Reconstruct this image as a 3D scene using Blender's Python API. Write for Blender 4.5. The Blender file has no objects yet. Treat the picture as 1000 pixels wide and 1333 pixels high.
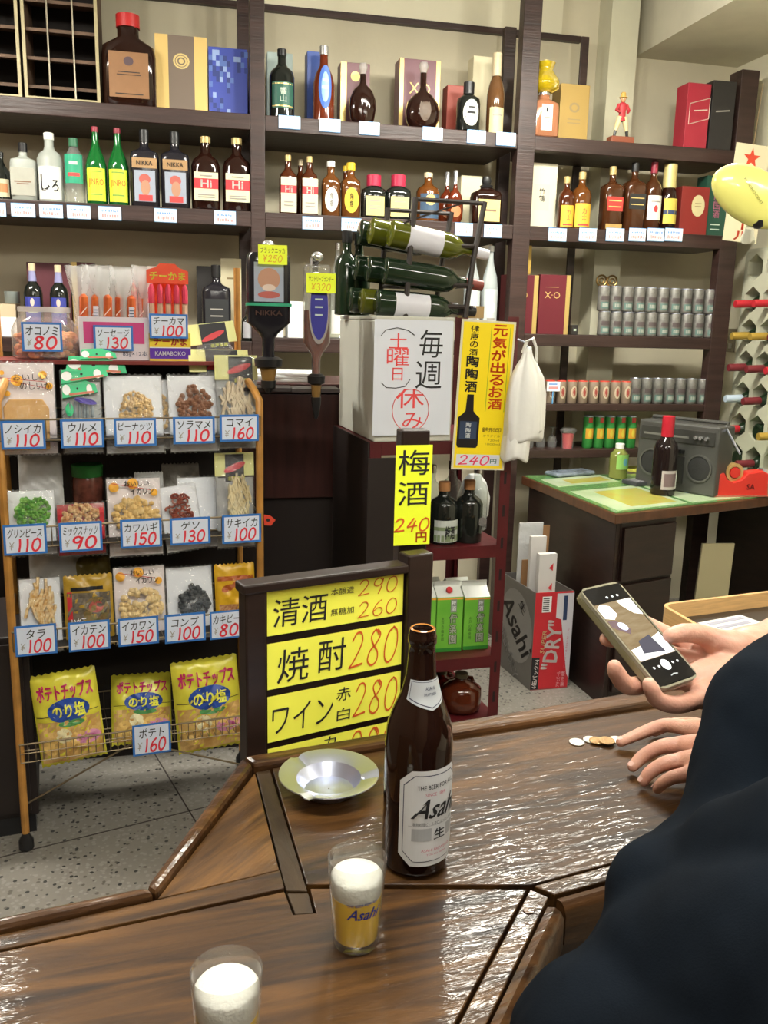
import bpy, bmesh, math, random
from math import sin, cos, tan, radians as R, pi, sqrt, atan2, degrees
from mathutils import Vector, Matrix
random.seed(7)
SC = bpy.context.scene
COL = SC.collection
# ------------------------------------------------------------------ camera
F = 1150.0; PIT = R(12); ROL = R(1.4); CZ = 1.51
cd = bpy.data.cameras.new('camera'); cam = bpy.data.objects.new('camera', cd); COL.objects.link(cam)
cd.sensor_fit = 'HORIZONTAL'; cd.sensor_width = 36.0; cd.lens = 36.0*F/1000.0
cd.clip_start = 0.02; cd.clip_end = 60
_r0, _u0, _b0 = Vector((1,0,0)), Vector((0,sin(PIT),cos(PIT))), Vector((0,-cos(PIT),sin(PIT)))
_rx = _r0*cos(ROL)+_u0*sin(ROL); _uy = -_r0*sin(ROL)+_u0*cos(ROL)
cam.matrix_world = Matrix(((_rx.x,_uy.x,_b0.x,0),(_rx.y,_uy.y,_b0.y,0),(_rx.z,_uy.z,_b0.z,CZ),(0,0,0,1)))
SC.camera = cam
# ------------------------------------------------------------------ colour management, world
SC.view_settings.view_transform = 'Standard'; SC.view_settings.look = 'None'
SC.view_settings.gamma = 1.0; SC.view_settings.use_curve_mapping = False
SC.view_settings.exposure = 0.32
W = bpy.data.worlds.new('world'); SC.world = W; W.use_nodes = True
W.node_tree.nodes['Background'].inputs[0].default_value = (0.9, 0.95, 1.0, 1)
W.node_tree.nodes['Background'].inputs[1].default_value = 0.15
LAMP_POWER = 30.0
LAMP_COLOR = (1.0, 0.965, 0.86)
# lamp fittings: x, y, z, yaw, length, power factor
LAMPS = [(0.62, 3.15, 2.80, 13, 1.25, 1.5), (-1.9, 2.6, 2.80, 13, 1.25, 1.6), (0.1, 0.6, 2.82, 13, 1.25, .9),
         (1.9, 0.8, 2.80, 13, 1.25, .6), (0.4, -1.4, 2.82, 13, 1.25, .6)]
LAMP_NAMES = ['nearest the back wall', 'at the left side of the room', 'above the bar counter', 'at the right side of the room', 'behind the viewer']
# ------------------------------------------------------------------ helpers
def ray(px, py):
    x = (px-500)/F; y = -(py-666.5)/F
    x, y = cos(ROL)*x-sin(ROL)*y, sin(ROL)*x+cos(ROL)*y
    return Vector((x, cos(PIT)+y*sin(PIT), -sin(PIT)+y*cos(PIT)))
def onz(px, py, z):
    d = ray(px, py); t = (z-CZ)/d.z
    return Vector((d.x*t, d.y*t, z))
def onY(px, py, Y):
    d = ray(px, py); t = Y/d.y
    return Vector((d.x*t, d.y*t, CZ+d.z*t))
class Frame:
    """upright work plane: u along it, v out of it towards the viewer, z up"""
    def __init__(s, ox, oy, yawdeg):
        s.o = Vector((ox, oy)); s.yaw = R(yawdeg)
        s.d = Vector((cos(s.yaw), sin(s.yaw))); s.n = Vector((sin(s.yaw), -cos(s.yaw)))
    def P(s, u, v, z):
        q = s.o+s.d*u+s.n*v
        return Vector((q.x, q.y, z))
    def px(s, px, py, v=0.0):
        d = ray(px, py); d2 = Vector((d.x, d.y)); o = s.o+s.n*v
        t = o.dot(s.n)/d2.dot(s.n)
        return ((d2*t-o).dot(s.d), CZ+d.z*t)

MATS = {}
def M(name, col=(.5,.5,.5), rough=.5, metal=0, spec=.5, var=0, vscale=8, bump=0, bscale=60, trans=0, ior=1.45,
      emit=0, coat=0, alpha=1, stretch=None, col2=None, sss=0):
    if name in MATS: return MATS[name]
    m = bpy.data.materials.new(name); m.use_nodes = True; nt = m.node_tree; N = nt.nodes; L = nt.links
    b = N['Principled BSDF']; I = b.inputs
    I['Base Color'].default_value = (*col, 1); I['Roughness'].default_value = rough; I['Metallic'].default_value = metal
    I['Specular IOR Level'].default_value = spec; I['Transmission Weight'].default_value = trans; I['IOR'].default_value = ior
    I['Coat Weight'].default_value = coat; I['Coat Roughness'].default_value = .08
    if sss: I['Subsurface Weight'].default_value = sss; I['Subsurface Radius'].default_value = (.012,.005,.003)
    if alpha < 1: I['Alpha'].default_value = alpha
    if emit: I['Emission Color'].default_value = (*col, 1); I['Emission Strength'].default_value = emit
    tc = N.new('ShaderNodeTexCoord'); mp = N.new('ShaderNodeMapping'); L.new(tc.outputs['Object'], mp.inputs[0])
    if stretch: mp.inputs['Scale'].default_value = stretch
    if var or col2:
        n = N.new('ShaderNodeTexNoise'); n.inputs['Scale'].default_value = vscale; n.inputs['Detail'].default_value = 5
        L.new(mp.outputs[0], n.inputs[0])
        cr = N.new('ShaderNodeValToRGB'); e = cr.color_ramp.elements; e[0].position = .32; e[1].position = .68
        if col2: e[0].color = (*col, 1); e[1].color = (*col2, 1)
        else:
            e[0].color = (*[c*(1-var) for c in col], 1); e[1].color = (*[min(1, c*(1+var)) for c in col], 1)
        L.new(n.outputs['Fac'], cr.inputs[0]); L.new(cr.outputs[0], I['Base Color'])
    if bump:
        n2 = N.new('ShaderNodeTexNoise'); n2.inputs['Scale'].default_value = bscale; n2.inputs['Detail'].default_value = 3
        L.new(mp.outputs[0], n2.inputs[0])
        bp = N.new('ShaderNodeBump'); bp.inputs['Strength'].default_value = bump; bp.inputs['Distance'].default_value = .01
        L.new(n2.outputs['Fac'], bp.inputs['Height']); L.new(bp.outputs[0], I['Normal'])
    MATS[name] = m
    return m
def film(name, tint=(1,1,1), rough=.12, haze=.08, bump=.6, bscale=45, hazecol=(.9,.9,.9)):
    """thin clear plastic or glass: mostly see-through, with sharp reflections and a little haze"""
    if name in MATS: return MATS[name]
    m = bpy.data.materials.new(name); m.use_nodes = True; nt = m.node_tree; N = nt.nodes; L = nt.links
    N.remove(N['Principled BSDF']); out = N['Material Output']
    tr = N.new('ShaderNodeBsdfTransparent'); tr.inputs[0].default_value = (*tint, 1)
    gl = N.new('ShaderNodeBsdfGlossy'); gl.inputs['Roughness'].default_value = rough
    df = N.new('ShaderNodeBsdfDiffuse'); df.inputs[0].default_value = (*hazecol, 1)
    lw = N.new('ShaderNodeLayerWeight'); lw.inputs[0].default_value = .5
    pw = N.new('ShaderNodeMath'); pw.operation = 'POWER'; pw.inputs[1].default_value = 3.0
    ma = N.new('ShaderNodeMath'); ma.operation = 'MULTIPLY_ADD'; ma.inputs[1].default_value = .7; ma.inputs[2].default_value = .045
    m1 = N.new('ShaderNodeMixShader'); m2 = N.new('ShaderNodeMixShader'); m1.inputs[0].default_value = haze
    if bump:
        tc = N.new('ShaderNodeTexCoord'); n = N.new('ShaderNodeTexNoise'); n.inputs['Scale'].default_value = bscale
        bp = N.new('ShaderNodeBump'); bp.inputs['Strength'].default_value = bump; bp.inputs['Distance'].default_value = .01
        L.new(tc.outputs['Object'], n.inputs[0]); L.new(n.outputs['Fac'], bp.inputs['Height'])
        L.new(bp.outputs[0], gl.inputs['Normal']); L.new(bp.outputs[0], lw.inputs['Normal'])
    L.new(lw.outputs['Facing'], pw.inputs[0]); L.new(pw.outputs[0], ma.inputs[0]); L.new(tr.outputs[0], m1.inputs[1]); L.new(df.outputs[0], m1.inputs[2])
    L.new(ma.outputs[0], m2.inputs[0]); L.new(m1.outputs[0], m2.inputs[1]); L.new(gl.outputs[0], m2.inputs[2])
    L.new(m2.outputs[0], out.inputs[0])
    MATS[name] = m
    return m

class MB:
    def __init__(s): s.v = []; s.f = []
    def add(s, vs, fs):
        n = len(s.v); s.v += [tuple(v) for v in vs]; s.f += [tuple(i+n for i in f) for f in fs]; return s
    def box(s, x0, x1, y0, y1, z0, z1):
        return s.add([(x,y,z) for x in (x0,x1) for y in (y0,y1) for z in (z0,z1)],
                     [(0,1,3,2),(4,6,7,5),(0,4,5,1),(2,3,7,6),(0,2,6,4),(1,5,7,3)])
    def lathe(s, prof, n=20, sx=1, sy=1, p=2, c=(0,0,0), cap=True):
        """prof: (z, r) from bottom to top; p>2 squares the section"""
        vs = []; fs = []; k = len(prof)
        for z, r in prof:
            for i in range(n):
                t = 2*pi*(i+.5)/n; a, b = cos(t), sin(t)
                if p != 2: a = math.copysign(abs(a)**(2/p), a); b = math.copysign(abs(b)**(2/p), b)
                vs.append((c[0]+r*a*sx, c[1]+r*b*sy, c[2]+z))
        for j in range(k-1):
            for i in range(n):
                i2 = (i+1) % n; fs.append((j*n+i, j*n+i2, (j+1)*n+i2, (j+1)*n+i))
        if cap:
            if prof[0][1] > 1e-6: fs.append(tuple(range(n-1, -1, -1)))
            if prof[-1][1] > 1e-6: fs.append(tuple((k-1)*n+i for i in range(n)))
        return s.add(vs, fs)
    def tube(s, pts, r, n=8, closed=False):
        pts = [Vector(p) for p in pts]; k = len(pts); rr = r if isinstance(r, (list, tuple)) else [r]*k
        vs = []; up = None
        for i, p in enumerate(pts):
            if closed: t = (pts[(i+1) % k]-pts[i-1])
            else: t = pts[min(i+1, k-1)]-pts[max(i-1, 0)]
            t = t.normalized()
            if up is None:
                up = Vector((0,0,1)) if abs(t.z) < .9 else Vector((1,0,0))
            a = t.cross(up).normalized(); up = a.cross(t).normalized()
            for j in range(n):
                q = 2*pi*j/n; vs.append(p+(a*cos(q)+up*sin(q))*rr[i])
        fs = []
        for i in range(k if closed else k-1):
            for j in range(n):
                j2 = (j+1) % n; i2 = (i+1) % k
                fs.append((i*n+j, i*n+j2, i2*n+j2, i2*n+j))
        if not closed: fs += [tuple(range(n-1, -1, -1)), tuple((k-1)*n+j for j in range(n))]
        return s.add(vs, fs)
    def prism(s, poly, z0, z1, axis='z'):
        n = len(poly)
        if axis == 'z': vs = [(x,y,z0) for x,y in poly]+[(x,y,z1) for x,y in poly]
        else: vs = [(x,z0,y) for x,y in poly]+[(x,z1,y) for x,y in poly]   # poly in xz, depth along y
        return s.add(vs, [tuple(range(n-1,-1,-1)), tuple(range(n, 2*n))]+[(i,(i+1)%n,n+(i+1)%n,n+i) for i in range(n)])
    def ball(s, c, r, n=8, sx=1, sy=1, sz=1):
        pr = [(-cos(pi*j/(n//2+1))*sz*r, sin(pi*j/(n//2+1))*r) for j in range(n//2+2)]
        pr[0] = (pr[0][0], r*.05); pr[-1] = (pr[-1][0], r*.05)
        return s.lathe(pr, n, sx, sy, 2, c)
    def mesh(s, name, mat, smooth=True, angle=35):
        me = bpy.data.meshes.new(name); me.from_pydata(s.v, [], s.f); me.validate()
        bm = bmesh.new(); bm.from_mesh(me); bmesh.ops.recalc_face_normals(bm, faces=bm.faces); bm.to_mesh(me); bm.free()
        if mat:
            for mm in (mat if isinstance(mat, list) else [mat]): me.materials.append(mm)
        if smooth:
            me.shade_smooth(); me.set_sharp_from_angle(angle=R(angle))
        return me
    def obj(s, name, mat, parent=None, smooth=True, angle=35, bevel=0, loc=None, yaw=None):
        o = bpy.data.objects.new(name, s.mesh(name, mat, smooth, angle)); COL.objects.link(o)
        if parent: o.parent = parent
        if loc is not None: o.location = loc
        if yaw is not None: o.rotation_euler.z = yaw
        if bevel:
            md = o.modifiers.new('bevel', 'BEVEL'); md.width = bevel; md.segments = 2; md.limit_method = 'ANGLE'; md.angle_limit = R(40)
        return o
def tag(o, label=None, cat=None, group=None, kind=None):
    if label: o['label'] = label
    if cat: o['category'] = cat
    if group: o['group'] = group
    if kind: o['kind'] = kind
    return o
def thing(name, label, cat, loc=(0,0,0), yaw=0, group=None):
    o = bpy.data.objects.new(name, None); COL.objects.link(o); o.empty_display_size = .05
    o.location = loc; o.rotation_euler = (0,0,yaw)
    return tag(o, label, cat, group)
def struct(o): o['kind'] = 'structure'; return o

# text -> 2D mesh, normalised to its bounding box
_TX = {}
def txt2d(s, bold=0):
    k = (s, bold)
    if k in _TX: return _TX[k]
    c = bpy.data.curves.new('t', 'FONT'); c.body = s; c.resolution_u = 2; c.offset = bold
    o = bpy.data.objects.new('t', c); COL.objects.link(o)
    dg = bpy.context.evaluated_depsgraph_get(); me = bpy.data.meshes.new_from_object(o.evaluated_get(dg))
    vs = [(v.co.x, v.co.y) for v in me.vertices]; fs = [tuple(p.vertices) for p in me.polygons]
    bpy.data.objects.remove(o); bpy.data.curves.remove(c); bpy.data.meshes.remove(me)
    if not vs: vs = [(0,0),(1,0),(1,1)]; fs = [(0,1,2)]
    x0 = min(v[0] for v in vs); x1 = max(v[0] for v in vs); y0 = min(v[1] for v in vs); y1 = max(v[1] for v in vs)
    vs = [((x-x0)/(x1-x0)-.5, (y-y0)/(y1-y0)-.5) for x, y in vs]
    _TX[k] = (vs, fs)
    return _TX[k]
_DG = {'0': [[(.55,1),(.2,.85),(.05,.5),(.12,.15),(.42,0),(.75,.15),(.92,.5),(.8,.88),(.5,1)]], '1': [[(.35,1),(.42,.5),(.36,0)]],
 '2': [[(.08,.78),(.3,.98),(.62,.98),(.78,.78),(.62,.5),(.3,.2),(.04,.03)],[(.04,.03),(.45,.06),(.95,.10)]],
 '3': [[(.1,.88),(.45,1),(.75,.82),(.6,.58),(.3,.52)],[(.3,.52),(.75,.45),(.85,.2),(.5,.0),(.08,.12)]],
 '4': [[(.55,1),(.3,.65),(.05,.36),(.05,.33),(.5,.38),(.95,.42)],[(.75,.8),(.62,.4),(.55,0)]],
 '5': [[(.9,.97),(.25,.97)],[(.25,.97),(.15,.58),(.5,.62),(.85,.42),(.7,.1),(.35,0),(.05,.1)]],
 '6': [[(.75,1),(.35,.75),(.1,.35),(.25,.05),(.6,0),(.9,.22),(.75,.48),(.4,.48),(.14,.3)]],
 '8': [[(.72,.85),(.45,1),(.18,.82),(.4,.58),(.75,.35),(.75,.1),(.42,0),(.1,.15),(.2,.42),(.6,.62),(.82,.85),(.6,1)]],
 '9': [[(.82,.85),(.5,1),(.15,.85),(.15,.58),(.5,.5),(.82,.75),(.85,.95),(.75,.4),(.55,0)]],
 '¥': [[(.1,1),(.48,.55)],[(.9,1),(.48,.55),(.45,0)],[(.15,.5),(.8,.52)],[(.15,.28),(.8,.3)]]}
def strokes2d(s, pen=.055):
    """handwritten figures as brush ribbons; returns verts in a unit box and faces"""
    vs = []; fs = []; X = 0; adv = []
    for ch in s:
        wd = .45 if ch == '1' else .72
        for st in _DG[ch]:
            P = [Vector((X+x*(.72 if ch != '1' else .6), y)) for x, y in st]; Q = []
            for i in range(len(P)-1):
                a, b, c, d = P[max(i-1,0)], P[i], P[i+1], P[min(i+2,len(P)-1)]
                for k in range(5):
                    t = k/5; Q.append(.5*((2*b)+(c-a)*t+(2*a-5*b+4*c-d)*t*t+(3*b-a-3*c+d)*t**3))
            Q.append(P[-1]); n0 = len(vs)
            for i, q in enumerate(Q):
                t = (Q[min(i+1,len(Q)-1)]-Q[max(i-1,0)]); t = t.normalized() if t.length > 1e-6 else Vector((1,0)); nn = Vector((-t.y, t.x))*pen
                if i == 0: q = q-t*pen*.6
                if i == len(Q)-1: q = q+t*pen*.6
                vs += [tuple(q+nn), tuple(q-nn)]
            fs += [(n0+2*i, n0+2*i+1, n0+2*i+3, n0+2*i+2) for i in range(len(Q)-1)]
        X += wd+.16
    X -= .16
    return [(x/X-.5, y-.5) for x, y in vs], fs
def flatmap(y): return lambda x, z: (x, y, z)
def cylmap(r, eps=.0006): return lambda x, z: ((r+eps)*sin(x/r), -(r+eps)*cos(x/r), z)
def lettering(parent, items, fn, mat, name='lettering'):
    """items: (string, cx, cz, w, h[, shear[, bold[, rotdeg]]]); vertical strings start with '|'"""
    mb = MB()
    for it in items:
        s, cx, cz, w, h = it[:5]; sh = it[5] if len(it) > 5 else 0; bo = it[6] if len(it) > 6 else 0
        ro = R(it[7]) if len(it) > 7 else 0
        if s[0] in '0123456789¥' and all(c in _DG for c in s):
            vs, fs = strokes2d(s, .03+bo)
            mb.add([fn(cx+x*w+sh*z*h, cz+z*h) for x, z in vs], fs)
            continue
        sh_ = [(0,0)]
        if bo > .012:      # heavy lettering: overlaid copies keep dense characters legible
            q_ = (bo-.010)*(h/(len(s)-1) if s.startswith('|') else h)*.55; bo = .010; sh_ = [(-q_,0),(q_,0),(0,q_*.7),(0,-q_*.7)]
        if s.startswith('|'):
            cs = s[1:]; n = len(cs); hh = h/n
            for i, ch in enumerate(cs):
                vs, fs = txt2d(ch, bo); zc = cz+h/2-hh*(i+.5)
                k = (.12 if ch == 'ー' else 1)
                for a_, b_ in sh_:
                    if ch == 'ー': mb.add([fn(cx+a_+z*w*.14, zc+b_-x*hh*.8) for x, z in vs], fs)
                    else: mb.add([fn(cx+a_+x*w, zc+b_+z*hh*.88) for x, z in vs], fs)
        else:
            vs, fs = txt2d(s, bo)
            pts = [(x*w+sh*z*h, z*h) for x, z in vs]
            if ro: pts = [(x*cos(ro)-z*sin(ro), x*sin(ro)+z*cos(ro)) for x, z in pts]
            for a_, b_ in sh_: mb.add([fn(cx+a_+x, cz+b_+z) for x, z in pts], fs)
    return mb.obj(name, mat, parent, smooth=False)
def patch(parent, name, mat, fn, x0, x1, z0, z1, nx=8, nz=2):
    vs = [fn(x0+(x1-x0)*i/nx, z0+(z1-z0)*j/nz) for j in range(nz+1) for i in range(nx+1)]
    fs = [(j*(nx+1)+i, j*(nx+1)+i+1, (j+1)*(nx+1)+i+1, (j+1)*(nx+1)+i) for j in range(nz) for i in range(nx)]
    return MB().add(vs, fs).obj(name, mat, parent, smooth=False)
def disc(parent, name, mat, fn, cx, cz, rx, rz, n=20, rot=0, inner=0):
    pts = [(cos(2*pi*i/n), sin(2*pi*i/n)) for i in range(n)]; c, s = cos(rot), sin(rot)
    g = lambda k: [fn(cx+(a*c*rx-b*s*rz)*k, cz+(a*s*rx+b*c*rz)*k) for a, b in pts]
    if inner:
        vs = g(1)+g(inner); fs = [(i, (i+1)%n, n+(i+1)%n, n+i) for i in range(n)]
    else:
        vs = g(1)+g(.5)+[fn(cx, cz)]; fs = [(i,(i+1)%n,n+(i+1)%n,n+i) for i in range(n)]+[(n+i,n+(i+1)%n,2*n) for i in range(n)]
    return MB().add(vs, fs).obj(name, mat, parent, smooth=False)
def poly(parent, name, mat, fn, pts):
    return MB().add([fn(x, z) for x, z in pts], [tuple(range(len(pts)))]).obj(name, mat, parent, smooth=False)

# ------------------------------------------------------------------ materials
BLACK = M('black_ink', (.012,.012,.014), .6); RED = M('red_ink', (.62,.02,.03), .5); DRED = M('dark_red_ink', (.5,.06,.04), .5)
WHITE = M('white_paper', (.78,.80,.80), .6, var=.03); BLUE = M('blue_border', (.03,.16,.50), .5)
YELLOW = M('yellow_paper', (.86,.86,.09), .55, var=.03, vscale=5); FLUO = M('fluorescent_yellow_paper', (.80,.92,.03), .55)
GOLD = M('gold_foil', (.62,.45,.16), .35, metal=.6); CREAM = M('cream_card', (.72,.66,.45), .6, var=.05)
SHELFW = M('dark_stained_shelf_wood', (.034,.017,.014), .42, var=.35, vscale=6, stretch=(.4,3,6), bump=.15, bscale=20)
STEEL = M('brushed_steel', (.64,.69,.86), .34, metal=1, bump=.03, bscale=30)
BLKPL = M('black_plastic', (.012,.012,.013), .35); BLKMET = M('black_painted_metal', (.03,.022,.02), .45)
GREYP = M('grey_card', (.22,.22,.22), .6)
# ------------------------------------------------------------------ room
WALL = Frame(0, 4.05, 13.0)
def avgz(*pts, v=0): return sum(WALL.px(x, y, v)[1] for x, y in pts)/len(pts)
ZA = avgz((0,124),(330,149.6),(348,151.6),(672,171.4),(695,176.6),(957,194.7))
ZB = avgz((166,267),(333,279),(351,279.4),(670,292),(688,293.7),(950,302))
ZC = [avgz((0,441),(300,441)), avgz((357,441),(500,441)), avgz((742,438),(935,438))]
ZD = avgz((704,529.6),(922,522.8)); ZE = avgz((690,587),(830,584))
VB = -.46                                        # wall surface behind the shelves
plaster = M('plaster_wall', (.58,.53,.39), .8, var=.05, vscale=2.5, bump=.08, bscale=40)
plaster2 = M('pale_plaster', (.70,.66,.50), .75, var=.04, vscale=2, bump=.06, bscale=40)
uc = WALL.px(960, 88, VB)[0]                     # room corner on the right
UL, UR, VF = -2.6, uc, 6.2
HC = 3.1
def wbox(name, u0, u1, v0, v1, z0, z1, mat, **k):
    c = WALL.P((u0+u1)/2, (v0+v1)/2, z0)
    o = MB().box(-(u1-u0)/2, (u1-u0)/2, -(v1-v0)/2, (v1-v0)/2, 0, z1-z0).obj(name, mat, k.pop('parent', None), smooth=False, **k)
    o.location = c; o.rotation_euler.z = WALL.yaw
    return o
# terrazzo
def terrazzo():
    m = bpy.data.materials.new('terrazzo'); m.use_nodes = True; N = m.node_tree.nodes; L = m.node_tree.links; b = N['Principled BSDF']
    tc = N.new('ShaderNodeTexCoord'); v = N.new('ShaderNodeTexVoronoi'); v.inputs['Scale'].default_value = 75
    v.inputs['Randomness'].default_value = 1
    L.new(tc.outputs['Object'], v.inputs[0])
    sep = N.new('ShaderNodeSeparateColor'); L.new(v.outputs['Color'], sep.inputs[0])
    cr = N.new('ShaderNodeValToRGB'); cr.color_ramp.interpolation = 'CONSTANT'; e = cr.color_ramp.elements
    e[0].color = (.02,.02,.018,1); e[1].position = .12; e[1].color = (.20,.185,.165,1)
    for p, c in ((.35,(.26,.24,.215,1)),(.7,(.11,.095,.08,1)),(.8,(.26,.245,.22,1))):
        q = e.new(p); q.color = c
    L.new(sep.outputs[0], cr.inputs[0])
    c2 = N.new('ShaderNodeMix'); c2.data_type = 'RGBA'; c2.inputs['B'].default_value = (.21,.195,.17,1)
    st = N.new('ShaderNodeMath'); st.operation = 'GREATER_THAN'; st.inputs[1].default_value = .42
    L.new(v.outputs['Distance'], st.inputs[0]); L.new(st.outputs[0], c2.inputs['Factor']); L.new(cr.outputs[0], c2.inputs['A'])
    L.new(c2.outputs['Result'], b.inputs['Base Color']); b.inputs['Roughness'].default_value = .45
    return m
fl = MB().box(0, UR-UL+.4, -(VF-VB)-.3, .2, -.1, 0).obj('floor', terrazzo(), smooth=False)
fl.location = WALL.P(UL-.2, VB, 0); fl.rotation_euler.z = WALL.yaw; struct(fl)
# brass/dark divider joints laid in the terrazzo
pA = onz(95, 1093, 0); pB = onz(250, 1055, 0); dj = (pB-pA).normalized(); nj = Vector((-dj.y, dj.x, 0))
JM = M('dark_divider_strip', (.05,.04,.035), .5)
for k in range(-2, 4):
    for ax in (0, 1):
        a, b = (dj, nj) if ax == 0 else (nj, dj)
        c0 = pA+b*(k*.9+(0 if ax == 0 else .35))
        q = [c0-a*1.6-b*.002, c0+a*2.2-b*.002, c0+a*2.2+b*.002, c0-a*1.6+b*.002]
        if ax == 1: q = [c0-a*1.6-b*.002, c0+a*1.2-b*.002, c0+a*1.2+b*.002, c0-a*1.6+b*.002]
        s = MB().prism([(p.x, p.y) for p in q], -.004, .0012).obj('divider_strip', JM, smooth=False)
        s.parent = fl; s.matrix_parent_inverse = (Matrix.Translation(fl.location) @ Matrix.Rotation(WALL.yaw, 4, 'Z')).inverted()
struct(wbox('wall_back', UL-.2, UR+.2, VB-.15, VB, 0, HC, plaster))
struct(wbox('wall_left', UL-.15, UL, VB, VF, 0, HC, M('brown_panelling', (.16,.11,.07), .6, var=.2, stretch=(8,8,.5))))
struct(wbox('wall_right', UR, UR+.15, VB, VF, 0, HC, plaster2))
struct(wbox('wall_front', UL-.2, UR+.2, VF, VF+.15, 0, HC, M('brown_panelling')))
struct(wbox('ceiling', UL-.2, UR+.2, VB-.15, VF+.15, HC, HC+.1, M('ceiling_board', (.48,.46,.40), .8, var=.03)))
# pale wall band and rail above the top shelf, pillar and boxed-in beam on the right
u0, z0 = WALL.px(400, 3, VB); u1, z1 = WALL.px(672, 58, VB); zr = (z0+z1)/2
upl = WALL.px(794, 60, -.32)[0]; upr = WALL.px(830, 60, -.32)[0]
struct(wbox('trim_1', UL, upl-.2, VB, VB+.02, zr+.01, HC, plaster2))
struct(wbox('trim_2', UL, upl-.1, VB, VB+.03, zr-.015, zr+.012, SHELFW))
struct(wbox('trim_3', upl, upr, VB, -.32, 0, HC, M('pillar_plaster', (.58,.56,.42), .7, var=.04, bump=.05)))
zs = WALL.px(960, 88, VB)[1]; us = WALL.px(826, 76, VB)[0]
struct(wbox('trim_4', us, UR, VB, 4.5, zs, HC, M('beam_plaster', (.60,.57,.45), .75, var=.04, bump=.05)))
for (x, y, z, yaw, ln, k), wh in zip(LAMPS, LAMP_NAMES):
    t = thing('ceiling_light', 'twin tube fluorescent ceiling light '+wh, 'light', (x, y, z), R(yaw), 'fluorescent ceiling lights')
    MB().box(-ln/2, ln/2, -.09, .09, .03, HC-z+.0).obj('housing', M('white_enamel', (.8,.8,.78), .4), t, smooth=False)
    for s in (-.045, .045):
        MB().tube([(-ln/2+.03, s, .005), (ln/2-.03, s, .005)], .014, 10).obj('tube', M('lit_tube', (1,.97,.88), emit=6), t)
    for e in (-1, 1): MB().box(e*(ln/2-.02)-.012, e*(ln/2-.02)+.012, -.07, .07, -.01, .03).obj('lamp_holder', M('white_enamel'), t, smooth=False)
    ld = bpy.data.lights.new('lamp', 'AREA'); ld.shape = 'RECTANGLE'; ld.size = ln; ld.size_y = .16
    ld.energy = LAMP_POWER*k; ld.color = LAMP_COLOR
    lo = bpy.data.objects.new('lamp', ld); COL.objects.link(lo); lo.parent = t; lo.location = (0,0,-.02)
    for e in (-.4, 0, .4):
        pd = bpy.data.lights.new('lamp_glow', 'POINT'); pd.energy = LAMP_POWER*k*.30; pd.shadow_soft_size = .05; pd.color = LAMP_COLOR
        po = bpy.data.objects.new('lamp_glow', pd); COL.objects.link(po); po.parent = t; po.location = (e*ln, 0, -.08)
# ------------------------------------------------------------------ shelving on the back wall
shelf_unit = thing('wall_shelving', 'dark brown wooden shelving covering the back wall, full of liquor', 'shelving', WALL.P(0,0,0), WALL.yaw)
def sbox(name, u0, u1, v0, v1, z0, z1, mat=SHELFW):
    return MB().box(u0, u1, -v1, -v0, z0, z1).obj(name, mat, shelf_unit, smooth=False, bevel=.003)
def U(x, y, v=0): return WALL.px(x, y, v)[0]
def post(x0, x1, ytop, z0=0, z1=None, v0=-.06, v1=.0):
    return sbox('post', U(x0, 150), U(x1, 150), v0, v1, z0, z1 or HC-.02)
PL = post(326, 345, 0); PM = post(676, 699, 0)
uR0, uR1 = U(938, 320), U(960, 320)
sbox('post', uR0, uR1, -.06, 0, 0, ZB-.01)
sbox('post', U(961,150,-.1), U(984,150,-.1), -.2, -.1, ZB+.02, WALL.px(970, 90, -.1)[1])
uL = UL+.02; TH = .062
sec = {'L': (uL, U(326,150)), 'M': (U(345,150), U(676,150)), 'R': (U(699,150), U(966,150))}
for k in 'LMR':
    a, b = sec[k]
    for z in (ZA, ZB): sbox('shelf_board', a, b, -.44 if k != 'R' else -.31, -.002, z-TH, z)
for k, z in zip('LM', ZC): sbox('shelf_board', *sec[k], -.44, -.002, z-TH, z)
sbox('shelf_board', sec['R'][0], uR0, -.31, -.002, ZC[2]-.055, ZC[2])
sbox('shelf_board', sec['R'][0], uR0, -.31, -.002, ZD-.035, ZD)
sbox('shelf_board', sec['R'][0]-.02, U(840,590), -.31, -.002, ZE-.04, ZE)
for x0, x1, y in ((309,325,50),(656,671,80),(758,768,90)):
    sbox('rear_post', U(x0,y,-.3), U(x1,y,-.3), -.34, -.30 if x0 < 700 else -.325, 0, zr-.02)
sbox('rear_post', uL, uL+.05, -.34, -.3, 0, zr-.02)

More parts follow.
